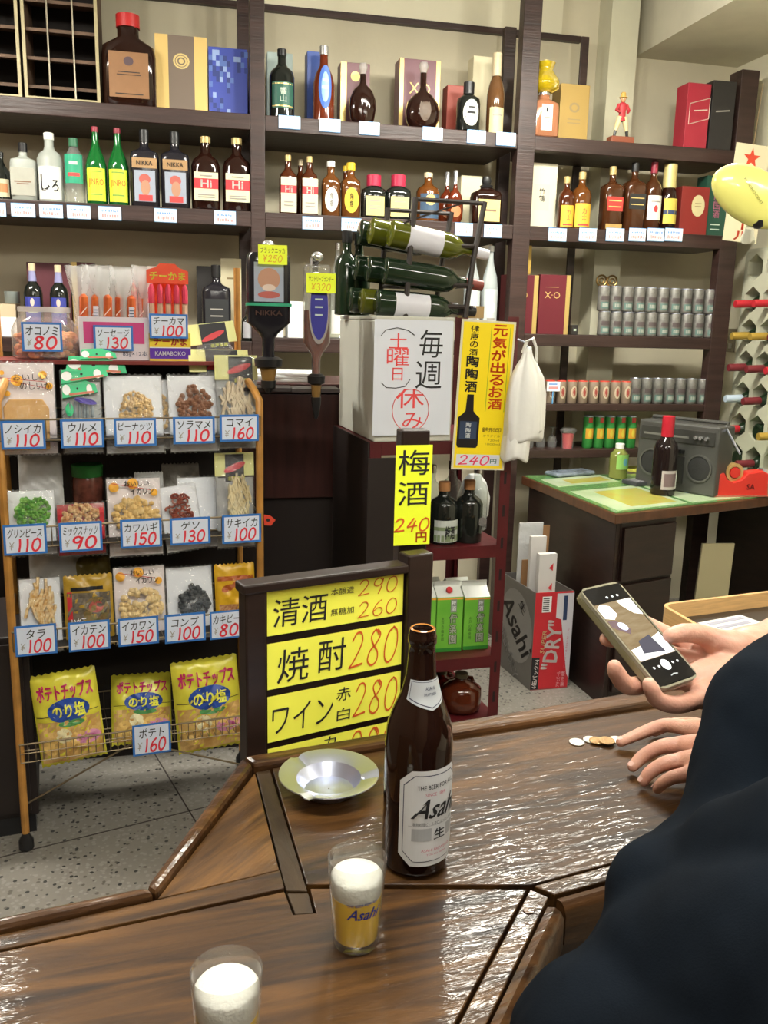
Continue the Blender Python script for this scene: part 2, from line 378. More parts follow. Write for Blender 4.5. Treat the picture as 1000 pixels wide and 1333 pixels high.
# ------------------------------------------------------------------ bottles
def G(name, c=(.1,.1,.1), rough=.08, **k): return M(name, c, rough, spec=.5, coat=.15, **k)
AMBER = G('amber_whisky', (.06,.014,.004)); DKAMB = G('dark_whisky', (.016,.005,.003)); DARKG = G('dark_glass', (.010,.012,.010))
GREENG = G('green_glass', (.01,.16,.03), trans=.35); OLIVE = G('olive_glass', (.03,.05,.008)); BRNG = G('brown_glass', (.022,.007,.004))
CLEARG = film('clear_glass', (.86,.90,.88), .05, .10, 0); FROST = M('frosted_glass', (.42,.45,.41), .45, trans=.25, var=.05)
LBL = lambda n, c=(.5,.5,.5): M('label_'+n, c, .5, var=.04, vscale=30)
SH = {  # (z fraction, radius fraction) outlines
 'wine': [(0,.9),(.01,1),(.58,1),(.66,.86),(.72,.52),(.76,.38),(.96,.36),(1,.36)],
 'whisky': [(0,.92),(.012,1),(.60,1),(.68,.86),(.74,.5),(.79,.33),(.97,.31),(1,.31)],
 'square': [(0,.95),(.012,1),(.64,1),(.70,.93),(.745,.45),(.78,.30),(.97,.29),(1,.29)],
 'slim': [(0,.92),(.01,1),(.50,1),(.62,.80),(.74,.40),(.97,.34),(1,.34)],
 'flask': [(0,.55),(.02,.7),(.10,.9),(.26,1),(.42,.97),(.56,.70),(.64,.32),(.70,.22),(.97,.20),(1,.20)],
 'round': [(0,.62),(.03,.78),(.14,.97),(.27,1),(.40,.90),(.50,.58),(.56,.26),(.62,.18),(.97,.18),(1,.18)],
 'soju': [(0,.92),(.01,1),(.50,1),(.60,.82),(.72,.45),(.80,.32),(1,.27)],
 'sake': [(0,.92),(.01,1),(.55,1),(.68,.82),(.80,.42),(.88,.30),(1,.28)],
 'kaku': [(0,.85),(.03,1),(.56,1),(.66,.94),(.72,.60),(.76,.40),(.97,.38),(1,.38)],
 'cyl': [(0,.97),(.01,1),(.62,1),(.70,.8),(.75,.45),(.80,.36),(1,.34)],
 'pet': [(0,.8),(.02,1),(.22,.97),(.30,1),(.60,1),(.70,.95),(.80,.6),(.88,.36),(1,.36)],
 'can': [(0,.80),(.03,.97),(.06,1),(.92,1),(.96,.9),(.98,.84),(1,.84)],
}
def bottle(name, label, group, loc, yaw, h, r, shape, glass, cap=None, capz=.90, p=2, sy=1, labels=(), cat='bottle', n=20, knob=0, root=None, neck=None):
    t = root or thing(name, label, cat, loc, yaw, group)
    pr = [(a*h, b*r) for a, b in SH[shape]]; zc = capz*h
    prb = [q for q in pr if q[0] < zc]
    def rad(z):
        for (za, ra), (zb, rb) in zip(pr, pr[1:]):
            if za <= z <= zb and zb > za: return ra+(rb-ra)*(z-za)/(zb-za)
        return pr[-1][1]
    prb.append((zc, rad(zc)))
    def prof_obj(prf, nm, mat):
        # superellipse body fading to a round neck
        if p == 2 and sy == 1: return MB().lathe(prf, n).obj(nm, mat, t, angle=50)
        vs = []; k = len(prf)
        for z, q in prf:
            w = min(1, max(0, (q/r-.35)/.5)); pp = 2+(p-2)*w; s2 = 1+(sy-1)*w
            for i in range(n):
                a = 2*pi*(i+.5)/n; c, s = cos(a), sin(a)
                c = math.copysign(abs(c)**(2/pp), c); s = math.copysign(abs(s)**(2/pp), s)
                vs.append((q*c, q*s*s2, z))
        fs = [(j*n+i, j*n+(i+1)%n, (j+1)*n+(i+1)%n, (j+1)*n+i) for j in range(k-1) for i in range(n)]
        fs += [tuple(range(n-1,-1,-1)), tuple((k-1)*n+i for i in range(n))]
        return MB().add(vs, fs).obj(nm, mat, t, angle=50)
    prof_obj(prb, 'body', glass)
    if cap:
        rc = rad(zc)*1.10+.0008
        if knob: MB().lathe([(zc, rc*.9), (zc+.2*(h-zc), rc), (zc+.3*(h-zc), knob*.8), (zc+.6*(h-zc), knob), (h-.05*(h-zc), knob*.8), (h, knob*.3)], 14).obj('stopper', cap, t)
        else: MB().lathe([(zc, rc), (h-.002, rc), (h, rc*.85)], 14).obj('cap', cap, t, angle=40)
    if neck: MB().lathe([(neck[0]*h, rad(neck[0]*h)+.0008), (neck[1]*h, rad(neck[1]*h)+.0008)], 14, cap=False).obj('neck_band', neck[2], t)
    rnd = (p == 2 and sy == 1)
    for la in labels:   # (z0,z1,halfwidth frac, mat, [ (text,cx,cz,w,h,mat[,bold]) fractions ])
        z0, z1, hw, mt = la[0]*h, la[1]*h, la[2]*r, la[3]
        if shape in ('flask', 'round'):
            fn = (lambda e: lambda x, z: (x, -sqrt(max(0, rad(z)**2-x*x))*sy-e, z))
        elif rnd: fn = lambda e: cylmap(r, e)
        else: fn = lambda e: flatmap(-r*sy-e)
        if len(la) > 5 and la[5] == 'oval': disc(t, 'label', mt, fn(.0008), 0, (z0+z1)/2, hw, (z1-z0)/2, 18)
        else: patch(t, 'label', mt, fn(.0008), -hw, hw, z0, z1, 8, 4 if shape in ('flask','round') else 1)
        for j, tx in enumerate(la[4]):
            e = .0014+.0004*j
            if tx[0] == '#': patch(t, 'label_stripe', tx[5], fn(e-.0002), (tx[1]-tx[3]/2)*hw, (tx[1]+tx[3]/2)*hw, z0+(tx[2]-tx[4]/2)*(z1-z0), z0+(tx[2]+tx[4]/2)*(z1-z0), 6, 1)
            elif tx[0] == 'o': disc(t, 'label_emblem', tx[5], fn(e-.0002), tx[1]*hw, z0+tx[2]*(z1-z0), tx[3]*hw/2, tx[4]*(z1-z0)/2, 14)
            else: lettering(t, [(tx[0], tx[1]*hw, z0+tx[2]*(z1-z0), tx[3]*hw, tx[4]*(z1-z0), 0, tx[6] if len(tx) > 6 else .0)], fn(e), tx[5])
    return t
def OS(px, pytop, wpx, v, z):
    """stand something on a shelf: centre x, top y and width in picture pixels, front-to-back place v"""
    u, zt = WALL.px(px, pytop, v); r = abs(WALL.px(px+wpx/2, pytop, v)[0]-WALL.px(px-wpx/2, pytop, v)[0])/2
    return WALL.P(u, v, z), zt-z, r
def SB(name, label, group, px, py, w, z, v=-.058, **k):
    loc, h, r = OS(px, py, w, v, z)
    return bottle(name, label, group, loc, WALL.yaw, h, r, **k)
def ZCu(u): return ZC[0] if u < sec['L'][1] else ZC[1] if u < sec['M'][1] else ZC[2]
def carton(name, label, x0, x1, pytop, z, v, depth, mat, cat='box', group=None, frame=None, lettersf=None, side=None):
    fr = frame or WALL
    u0, zt = fr.px(x0, pytop, v); u1 = fr.px(x1, pytop, v)[0]
    w, h = u1-u0, zt-z
    t = thing(name, label, cat, fr.P((u0+u1)/2, v, z), fr.yaw, group)
    MB().box(-w/2, w/2, 0, depth, 0, h).obj('carton', mat, t, smooth=False, bevel=.0015)
    if lettersf: lettersf(t, w, h)
    return t
# --- top shelf, left bay
def crate(x0, x1, ybot, lab):
    u0 = U(x0, 60, -.05); u1 = U(x1, 60, -.05); w = u1-u0; z0 = ZA+.002; h = HC-.1-z0
    h = .62
    t = thing('bottle_crate', lab, 'crate', WALL.P((u0+u1)/2, -.05, z0), WALL.yaw)
    fr = M('beige_crate_frame', (.36,.31,.17), .5, var=.1); dk = M('crate_board', (.11,.065,.04), .7, var=.3)
    m = MB()
    for x in (-w/2, w/2-.012): m.box(x, x+.012, 0, .012, 0, h)
    m.box(-w/2+.012, w/2-.012, 0, .012, 0, .014); m.box(-w/2+.012, w/2-.012, 0, .012, h-.014, h)
    m.obj('frame', fr, t, smooth=False)
    MB().box(-w/2+.002, w/2-.002, .25, .262, 0, h).obj('back_panel', M('crate_back', (.012,.008,.006), .8), t, smooth=False)
    for x in (-w/2+.002, w/2-.008): MB().box(x, x+.006, .013, .25, .002, h).obj('side_panel', dk, t, smooth=False)
    for k in (1, 2): MB().tube([(-w/2+w*k/3, .008, .01), (-w/2+w*k/3, .008, h-.01)], .0035, 6).obj('wire', M('crate_wire', (.30,.27,.2), .4, metal=.5), t)
    for j in range(6):
        z = .06+j*.105
        MB().add([(-w/2+.01, .02, z), (w/2-.01, .02, z+.0), (w/2-.01, .24, z+.05), (-w/2+.01, .24, z+.05), (-w/2+.01, .02, z-.012), (w/2-.01, .02, z-.012), (w/2-.01,.24,z+.035), (-w/2+.01,.24,z+.035)],
                 [(0,1,2,3),(4,5,6,7),(0,1,5,4),(3,2,6,7),(0,3,7,4),(1,2,6,5)]).obj('slat', dk, t, smooth=False)
crate(-75, 25, 110, 'slatted bottle crate at the left end of the top shelf, cut by the picture edge')
crate(29, 128, 122, 'slatted bottle crate with beige rim beside the big red-capped bottle')
SB('giant_brandy_bottle', 'giant dark brandy bottle with red cap and brown label on top shelf', None, 166, 20, 72, ZA, -.1, shape='kaku', glass=DKAMB,
   cap=M('red_cap', (.45,.02,.02), .35), capz=.86, p=3.2, sy=.5, neck=None,
   labels=[(.10,.58,.72,LBL('brown',(.24,.12,.05)),[('o',0,.80,.5,.2,M('label_crest',(.08,.05,.06),.5)),('#',0,.56,1.1,.02,BLACK),('#',0,.5,1.2,.015,BLACK),('#',0,.08,1.4,.02,BLACK)])])
def gb(t, w, h):
    patch(t, 'gold_band', M('pale_gold', (.70,.50,.18), .4, metal=.3), flatmap(-.0006), -w/2, -w/2+w*.25, 0, h, 1, 1)
    patch(t, 'gold_band', M('pale_gold'), flatmap(-.0006), w/2-w*.25, w/2, 0, h, 1, 1)
    for k, (r1, r2) in enumerate(((.16,.78),(.11,.7),(.05,.01))): disc(t, 'emblem', M('emblem_gold', (.62,.48,.2), .4), flatmap(-.0009-.0002*k), 0, h*.68, w*r1, w*r1*.9, 16, inner=r2 if k < 2 else 0)
carton('gift_box', 'tall brown gift box with gold side bands and gold emblem', 201, 269, 43, ZA, -.12, .09, M('brown_box', (.17,.13,.10), .5), lettersf=gb)
def bb(t, w, h):
    random.seed(3)
    pal = [M('mosaic_light', (.30,.42,.72), .4), M('mosaic_mid', (.10,.18,.50), .4), M('mosaic_dark', (.03,.05,.22), .4)]
    for q in range(3):
        m = MB()
        for i in range(11):
            for j in range(12):
                d = (i/11)+(1-j/12)*.7
                if random.random() < .9-d*.75 + (.3 if j > 6 else 0) and random.randrange(3) == q:
                    x = -w/2+w*(i+.1)/11; z = h*.06+h*.9*j/12; m.box(x, x+w/11, -.0006-.0002*q, 0, z, z+h*.9/12)
        tag(m.obj('mosaic_print', pal[q], t, smooth=False), kind='stuff')
carton('gift_box', 'blue gift box with a pixel mosaic pattern beside the left post', 271, 322, 60, ZA, -.12, .08, M('blue_box', (.05,.08,.42), .35), lettersf=bb)
# --- second shelf, left bay
SB('spirit_bottle', 'bottle with floral label cut by the left picture edge', None, -1, 198, 30, ZB, shape='soju', glass=DARKG, cap=BLKPL, labels=[(.05,.42,.9,LBL('cream',(.5,.45,.3)),[('#',0,.5,1.6,.5,M('label_orange',(.5,.2,.08),.5))])])
SB('frosted_spirit_bottle', 'squat frosted square bottle with black cap', None, 29, 186, 35, ZB, shape='square', glass=FROST, cap=BLKPL, capz=.84, p=3.5, sy=.9, labels=[(.08,.55,.9,LBL('dull_grey',(.34,.34,.29)),[('#',0,.5,1.4,.05,M('faint_brown',(.2,.12,.08),.5)),('#',0,.42,1.0,.04,M('faint_brown'))])])
SB('shochu_bottle', 'frosted white bottle with black brush lettering on its label', None, 63, 173, 34, ZB, shape='cyl', glass=FROST, cap=M('white_cap', (.75,.75,.72), .4), labels=[(.03,.50,.98,LBL('white',(.72,.72,.68)),[('し',-.35,.5,.75,.5,BLACK,.03),('ろ',.45,.42,.55,.36,BLACK,.03)])])
SB('shochu_bottle', 'clear ribbed bottle with teal green label and green cap', None, 95, 180, 27, ZB, shape='pet', glass=CLEARG, cap=M('green_cap', (.03,.14,.07), .4), capz=.87, labels=[(.30,.74,1.0,LBL('teal',(.02,.30,.17)),[('#',0,.30,1.2,.12,M('red_print',(.55,.05,.05),.5)),('#',0,.7,.8,.12,M('pale_print',(.5,.6,.5),.5))])])
for x, d in ((123,'left'),(152,'right')):
    SB('soju_bottle', f'green soju bottle with yellow label, {d} one of the pair', 'green soju bottles with yellow labels', x, 165 if d=='left' else 167, 28, ZB, shape='soju', glass=GREENG, cap=M('wine_red_cap', (.25,.02,.04), .4), capz=.93,
       labels=[(.04,.46,.97,LBL('lime',(.62,.70,.04)),[('JINRO',0,.55,1.5,.26,M('orange_ink',(.65,.18,.02),.5),.02),('#',0,.2,1.2,.05,M('dull_green',(.2,.35,.05),.5)),('#',0,.9,1.2,.04,M('dull_green'))])])
for x, d in ((187,'left'),(227,'right')):
    SB('black_spirit_bottle', f'black square bottle with reddish picture label, {d} one of the pair', 'black bottles with picture labels', x, 169 if d=='left' else 172, 38, ZB, shape='square', glass=M('black_glass',(.015,.014,.018),.15), cap=BLKPL, capz=.84, p=4, sy=.8,
       labels=[(.49,.62,.85,LBL('bronze',(.36,.22,.10)),[('NIKKA',0,.5,1.3,.45,BLACK,.03)]),
               (.06,.46,.72,LBL('greyblue',(.30,.34,.42)),[('o',0,.72,1.1,.34,M('reddish',(.42,.10,.08),.5)),('o',.05,.45,.9,.5,M('tan_print',(.42,.22,.14),.5)),('#',.05,.12,1.3,.2,M('red_print'))])])
for x, d in ((267,'left'),(308,'right')):
    SB('whisky_bottle', f'large dark whisky bottle with red banded Hi label, {d} one on the left shelf', 'large whisky bottles with red banded labels', x, 178 if d=='left' else 180, 38, ZB, shape='whisky', glass=DKAMB, cap=M('gold_cap', (.50,.38,.16), .4, metal=.4), capz=.91, p=2.6, sy=.8,
       labels=[(.12,.50,.82,LBL('ivory',(.62,.60,.42)),[('#',0,.60,2,.36,M('bright_red',(.55,.03,.04),.5)),('Hi',0,.60,.9,.28,M('white_ink',(.8,.8,.75),.5),.04),('#',0,.2,1.4,.04,M('grey_ink',(.3,.28,.25),.5)),('#',0,.12,1.4,.04,M('grey_ink')),('#',0,.88,1.0,.04,M('grey_ink'))])])
# --- top shelf, middle bay
carton('gift_box', 'pale blue-green box behind the green-labelled whisky bottle', 348, 381, 67, ZA, -.17, .08, M('pale_blue_box', (.34,.42,.40), .5))
SB('whisky_bottle', 'dark whisky bottle with green label at the left of the middle top shelf', None, 367, 64, 33, ZA, shape='whisky', glass=DARKG, cap=BLKPL, labels=[(.13,.50,.97,LBL('green',(.02,.10,.07)),[('#',0,.93,1.9,.04,GOLD),('#',0,.07,1.9,.04,GOLD),('|響山',0,.5,.5,.6,M('pale_print'),.02)])])
carton('gift_box', 'narrow blue box behind the bottle with the blue label', 400, 424, 66, ZA, -.17, .08, M('royal_box', (.04,.09,.36), .4))
SB('brandy_bottle', 'slim amber bottle with tall blue oval label and silver stopper', None, 422, 60, 28, ZA, shape='slim', glass=G('red_amber',(.12,.02,.006)), cap=M('silver_cap', (.6,.6,.6), .25, metal=.8), capz=.88,
   labels=[(.15,.72,.62,LBL('cobalt',(.05,.14,.50)),[('o',0,.5,1.2,.7,M('skyblue_print',(.25,.45,.75),.4)),('#',0,.5,.9,.08,M('white_ink')),('#',0,.65,.7,.05,M('white_ink'))],'oval')])
carton('gift_box', 'purple and gold box behind the teardrop brandy bottle', 444, 482, 80, ZA, -.17, .09, M('plum_box', (.16,.06,.08), .4), lettersf=lambda t, w, h: (patch(t,'gold_band',GOLD,flatmap(-.0006),-w/2,-w*.3,0,h,1,1), disc(t,'emblem',M('pale_gold'),flatmap(-.0007),.0,h*.8,w*.16,w*.16,14)))
SB('brandy_bottle', 'teardrop cognac bottle with glass ball stopper in front of the purple box', None, 473, 82, 35, ZA, shape='flask', glass=DKAMB, cap=film('glass_stopper',(.8,.78,.7),.05,.25,0), capz=.82, knob=.02, sy=.6, labels=[(.46,.60,.5,LBL('gold',(.55,.42,.12)),[],'oval')])
def xo(t, w, h):
    for a, b in ((-w/2, -w*.40), (w*.40, w/2)): patch(t, 'gold_band', GOLD, flatmap(-.0006), a, b, 0, h, 1, 1)
    lettering(t, [('XO', 0, h*.62, w*.52, h*.15)], flatmap(-.0009), M('pale_gold'))
    patch(t, 'print_line', M('pale_gold'), flatmap(-.0008), -w*.2, w*.2, h*.5, h*.507, 1, 1)
carton('gift_box', 'wide purple XO box with gold edges on the middle top shelf', 521, 574, 75, ZA, -.18, .10, M('plum_box'), lettersf=xo)
SB('brandy_bottle', 'round cut-glass XO cognac decanter before the wide purple box', None, 552, 81, 44, ZA, shape='round', glass=DKAMB, cap=film('glass_stopper'), capz=.84, knob=.022, sy=.7, labels=[(.10,.44,.35,LBL('etched',(.10,.07,.05)),[],'oval')], n=16)
carton('gift_box', 'small red box behind the round bottle with the white oval label', 583, 607, 110, ZA, -.17, .08, M('red_box', (.30,.05,.03), .45))
carton('gift_box', 'tall cream box at the right of the middle top shelf', 617, 648, 72, ZA, -.22, .08, CREAM)
SB('liqueur_bottle', 'round shouldered dark bottle with white oval label', None, 611, 107, 30, ZA, shape='kaku', glass=DARKG, cap=BLKPL, capz=.76, labels=[(.10,.62,.72,LBL('pale',(.62,.64,.58)),[('#',0,.5,1.0,.08,BLACK),('#',0,.7,.7,.06,BLACK)],'oval')])
SB('brandy_bottle', 'tapering tan bottle with cream label and copper neck beside the middle post', None, 648, 69, 22, ZA, -.08, shape='slim', glass=G('tan_glass',(.12,.055,.02)), cap=M('cream_cap', (.62,.52,.34), .4), capz=.72, labels=[(.02,.33,.95,LBL('butter',(.62,.55,.30)),[('#',0,.7,1.2,.06,M('grey_ink'))])])
# --- second shelf, middle bay
for x, d in ((375,'left'),(403,'right')):
    SB('whisky_bottle', f'whisky bottle with long cream Hi label, {d} one on the middle shelf', 'whisky bottles with long cream labels', x, 202 if d=='left' else 204, 23, ZB, shape='whisky', glass=AMBER, cap=M('gold_cap'), p=2.6, sy=.8,
       labels=[(.03,.62,.88,LBL('ivory'),[('#',0,.66,2,.22,M('bright_red')),('Hi',0,.66,.9,.18,M('white_ink'),.04),('#',0,.3,1.2,.03,M('grey_ink')),('#',0,.2,1.2,.03,M('grey_ink'))])])
SB('whisky_bottle', 'whisky bottle half hidden behind the two cream labelled ones', None, 391, 208, 18, ZB, -.2, shape='whisky', glass=AMBER, cap=M('cream_cap'))
SB('whisky_bottle', 'square whisky bottle with white oval label and silver cap', None, 431, 210, 24, ZB, shape='kaku', glass=G('light_amber',(.11,.036,.007)), cap=M('white_cap'), p=4, sy=.7, labels=[(.08,.52,.72,LBL('white'),[('|角瓶',0,.5,.5,.6,M('grey_ink'),.02)],'oval')])
SB('whisky_bottle', 'whisky bottle with yellow cap and yellow oval label', None, 457, 212, 25, ZB, shape='kaku', glass=G('light_amber'), cap=M('yellow_cap', (.72,.50,.03), .4), capz=.86, p=4, sy=.7, labels=[(.08,.54,.75,LBL('sunny',(.75,.50,.03)),[('|角瓶',0,.5,.5,.6,BLACK,.02)],'oval')])
SB('whisky_bottle', 'whisky bottle with yellow cap standing behind the yellow labelled one', None, 451, 216, 20, ZB, -.2, shape='kaku', glass=AMBER, cap=M('yellow_cap'), p=4, sy=.7)
for x, d in ((487,'left'),(519,'right')):
    SB('whisky_bottle', f'squat dark bottle with red cap and cream label, {d} of two', 'squat bottles with red caps', x, 228, 33, ZB, shape='kaku', glass=DARKG, cap=M('red_cap2', (.42,.02,.06), .35), capz=.74, p=3, sy=.7, labels=[(.06,.50,.72,LBL('straw',(.60,.52,.20)),[('#',0,.75,1.2,.06,M('grey_ink')),('#',0,.5,1.3,.05,M('grey_ink')),('#',0,.35,1.3,.05,M('grey_ink'))])])
SB('whisky_bottle', 'bottle with blue label and round emblem behind the wine rack top', None, 558, 225, 30, ZB, shape='whisky', glass=G('light_amber'), cap=M('cream_cap'), labels=[(.05,.55,.9,LBL('navy',(.04,.08,.14)),[('o',0,.75,1.0,.45,M('pale_gold'))])])
for x, d in ((583,'left'),(594,'right')):
    SB('brandy_bottle', f'reddish brandy bottle with silver cap, {d} of two behind the wine rack', 'reddish brandy bottles', x, 224 if d=='left' else 222, 22, ZB, -.08 if d=='right' else -.15, shape='flask', glass=G('red_amber'), cap=M('silver_cap'), capz=.74, sy=.6, labels=[(.12,.34,.6,LBL('orange',(.60,.20,.06)),[],'oval')])
carton('gift_box', 'cream box behind the black-capped square liqueur bottle', 601, 628, 228, ZB, -.2, .08, CREAM)
SB('liqueur_bottle', 'square liqueur bottle with big black cap and cream label', None, 634, 230, 37, ZB, shape='kaku', glass=DKAMB, cap=BLKPL, capz=.76, knob=.022, p=4.5, sy=.8, labels=[(.05,.50,.75,LBL('straw'),[('#',0,.5,1.3,.1,M('faint_brown'))])])
# --- top shelf, right bay
def lantern():
    loc, h, r = OS(711, 78, 36, -.058, ZA)
    t = bottle('lantern_bottle', 'square clear whisky bottle topped by a yellow glass lamp chimney', None, loc, WALL.yaw, h*.66, r*.95, 'kaku', G('pinkish_glass',(.34,.14,.07)), cap=M('silver_cap'), capz=.83, p=6, sy=.8,
        labels=[(.12,.62,.42,LBL('pale'),[('o',0,.8,.4,.2,BLACK),('#',0,.5,1.0,.05,M('grey_ink')),('#',0,.35,1.0,.05,M('grey_ink'))])])
    ys = M('yellow_glass', (.62,.45,.01), .12, trans=.5)
    MB().lathe([(h*.58, r*.55),(h*.63,r*.98),(h*.72,r*1.02),(h*.80,r*.75),(h*.86,r*.52),(h*.90,r*.55),(h*.96,r*.68)], 28, cap=False).obj('lamp_chimney', ys, t, angle=120)
    MB().lathe([(h*.56,r*.30),(h*.60,r*.34),(h*.88,r*.2),(h,r*.14)], 10).obj('candle', M('candle_wax', (.72,.62,.3), .4), t)
lantern()
def gold2(t, w, h):
    disc(t, 'emblem', M('emblem_dull', (.30,.22,.10), .5), flatmap(-.0006), 0, h*.62, w*.18, w*.15, 16, inner=.6)
    for k in (.42,.36): patch(t, 'print_line', M('emblem_dull'), flatmap(-.0006), -w*.22, w*.22, h*k, h*k+.004, 1, 1)
carton('gift_box', 'matte gold gift box beside the yellow glass lantern bottle', 731, 769, 108, ZA, -.15, .10, M('dull_gold_box', (.42,.28,.08), .45, metal=.2), lettersf=gold2)
def figurine():
    u = U(810, 150, -.04); z = ZA; H = WALL.px(810, 120, -.04)[1]-z; k = H/.24
    t = thing('figurine', 'small painted figurine of a standing man in a red coat on a wooden plinth', 'figurine', WALL.P(u, -.04, z), WALL.yaw)
    MB().box(-.062*k, .062*k, -.03*k, .03*k, 0, .03*k).obj('plinth', M('red_wood_plinth', (.22,.06,.03), .4), t, smooth=False, bevel=.003)
    cr = M('cream_trousers', (.62,.52,.28), .5); bt = BLKPL; rd = M('red_coat', (.42,.03,.04), .5); sk = M('figurine_skin', (.55,.30,.16), .5)
    for s in (-1, 1):
        MB().tube([(s*.012*k,0,.125*k),(s*.022*k,0,.09*k),(s*.030*k,0,.06*k)], [.014*k,.013*k,.009*k], 10).obj('trouser_leg', cr, t)
        MB().tube([(s*.030*k,0,.062*k),(s*.036*k,0,.03*k),(s*.036*k,-.016*k,.028*k)], [.0085*k,.007*k,.006*k], 8).obj('boot', bt, t)
        MB().tube([(s*.02*k,0,.182*k),(s*.034*k,-.004*k,.155*k),(s*.020*k,-.018*k,.142*k)], [.009*k,.008*k,.006*k], 8).obj('arm', rd, t)
    MB().lathe([(.105*k,.024*k),(.125*k,.019*k),(.15*k,.018*k),(.175*k,.024*k),(.188*k,.018*k),(.194*k,.008*k)], 14, 1, .7).obj('coat', rd, t)
    MB().ball((0,0,.208*k), .014*k, 10, sz=1.15).obj('head', sk, t)
    MB().lathe([(.214*k,.021*k),(.217*k,.021*k),(.218*k,.014*k),(.236*k,.012*k),(.24*k,.008*k)], 14).obj('hat', M('straw_hat', (.55,.35,.08), .5), t)
figurine()
def slant(t, w, h, edge=GOLD, fill=None):
    m = MB(); q = [(-w*.36,h*.40),(w*.5,h*.50),(w*.5,h*.80),(-w*.36,h*.70)]
    for i in range(4):
        a, b = Vector((q[i][0],0,q[i][1])), Vector((q[(i+1)%4][0],0,q[(i+1)%4][1])); m.tube([a+Vector((0,-.0005,0)), b+Vector((0,-.0005,0))], .0018, 4)
    m.obj('slanted_outline', M('pale_print2', (.62,.50,.42), .5), t)
    patch(t, 'print_line', M('pale_print2'), lambda x, z: (x,-.0008,z+x*.12), -w*.18, w*.42, h*.60, h*.615, 2, 1)
carton('gift_box', 'tall red gift box with slanted outlined label on the top right shelf', 897, 927, 107, ZA, -.1, .10, M('crimson_box', (.36,.02,.04), .4), lettersf=slant)
carton('gift_box', 'tall black gift box leaning beside the red one on the top right shelf', 930, 960, 104, ZA, -.1, .10, M('black_box', (.02,.018,.018), .45), lettersf=lambda t, w, h: patch(t,'print_line',M('grey_ink'),lambda x,z:(x,-.0008,z+x*.12),-w*.3,w*.3,h*.58,h*.60,2,1))
# --- second shelf, right bay
carton('gift_box', 'pale cream box with brush characters at the left of the right shelf', 689, 727, 211, ZB, -.1, .09, M('ivory_box', (.66,.62,.46), .55), lettersf=lambda t, w, h: (lettering(t, [('|竹鶴', 0, h*.52, w*.2, h*.22, 0, .02)], flatmap(-.0008), BLACK), patch(t,'label',M('label_ivory2',(.60,.56,.42),.6),flatmap(-.0005),-w*.26,w*.26,h*.28,h*.68,1,1)))
for x, w, d in ((739,20,'smaller'),(759,24,'larger')):
    SB('whisky_bottle', f'amber bottle with yellow label and gold cap, {d} of the pair', 'amber bottles with yellow labels', x, 230 if x==739 else 224, w, ZB, shape='whisky', glass=G('light_amber') if x==759 else AMBER, cap=M('gold_cap'), capz=.87, labels=[(.03,.44,.95,LBL('amber_yellow',(.70,.40,.04)),[('|力士',0,.55,.5,.5,M('red_print'),.02),('#',0,.1,1.3,.08,M('red_print'))])])
SB('whisky_bottle', 'square tall whisky bottle with slanted red label', None, 799, 217, 25, ZB, shape='square', glass=G('honey_glass',(.055,.018,.006)), cap=M('gold_cap'), capz=.87, p=4, sy=.9, labels=[(.30,.52,.82,LBL('red',(.50,.04,.03)),[('#',0,.72,1.6,.08,M('pale_gold')),('#',0,.3,1.6,.08,M('pale_gold'))]),(.02,.10,.85,LBL('foot',(.40,.26,.08)),[])])
SB('whisky_bottle', 'square tall whisky bottle with slanted black label', None, 828, 212, 26, ZB, shape='square', glass=G('honey_glass'), cap=BLKPL, capz=.87, p=4, sy=.9, labels=[(.32,.54,.82,LBL('black',(.02,.02,.02)),[('#',0,.72,1.6,.06,M('pale_gold')),('#',0,.3,1.6,.06,M('pale_gold'))])])
SB('whisky_bottle', 'whisky bottle with white label and red cap', None, 853, 211, 22, ZB, shape='whisky', glass=G('honey_glass'), cap=M('wine_red_cap'), capz=.84, labels=[(.18,.52,.9,LBL('white'),[('o',0,.45,.5,.3,M('red_print')),('#',0,.75,1.2,.05,M('grey_ink'))])])
SB('whisky_bottle', 'dark bottle with long pale gold neck foil and yellow label', None, 874, 214, 21, ZB, shape='slim', glass=DKAMB, cap=M('pale_gold_foil', (.65,.55,.22), .35, metal=.3), capz=.66, labels=[(.14,.50,.92,LBL('golden',(.60,.48,.08)),[('#',0,.45,2,.16,M('navy_ink',(.03,.05,.12),.5))])])
carton('gift_box', 'dark red box with cream oval label on the right shelf', 889, 925, 242, ZB, -.08, .09, M('brick_box', (.24,.025,.02), .45), lettersf=lambda t, w, h: (disc(t,'oval_label',M('label_butter'),flatmap(-.0006),w*.12,h*.62,w*.24,h*.22,18), [patch(t,'print_line',M('emblem_dull'),flatmap(-.0009),w*.0,w*.24,h*k,h*k+.003,1,1) for k in (.6,.66)]))
carton('gift_box', 'dark green box with pink lettering beside the hanging beer banner', 922, 952, 228, ZB, -.09, .09, M('bottle_green_box', (.015,.07,.045), .45), lettersf=lambda t, w, h: (lettering(t, [('|四国酒', 0, h*.52, w*.28, h*.42, 0, .03)], flatmap(-.0008), M('pink_ink',(.60,.20,.30),.5)), patch(t,'print_line',M('pale_print'),flatmap(-.0008),-w*.2,w*.2,h*.2,h*.22,1,1), patch(t,'print_line',M('pale_print'),flatmap(-.0008),-w*.2,w*.2,h*.12,h*.14,1,1)))
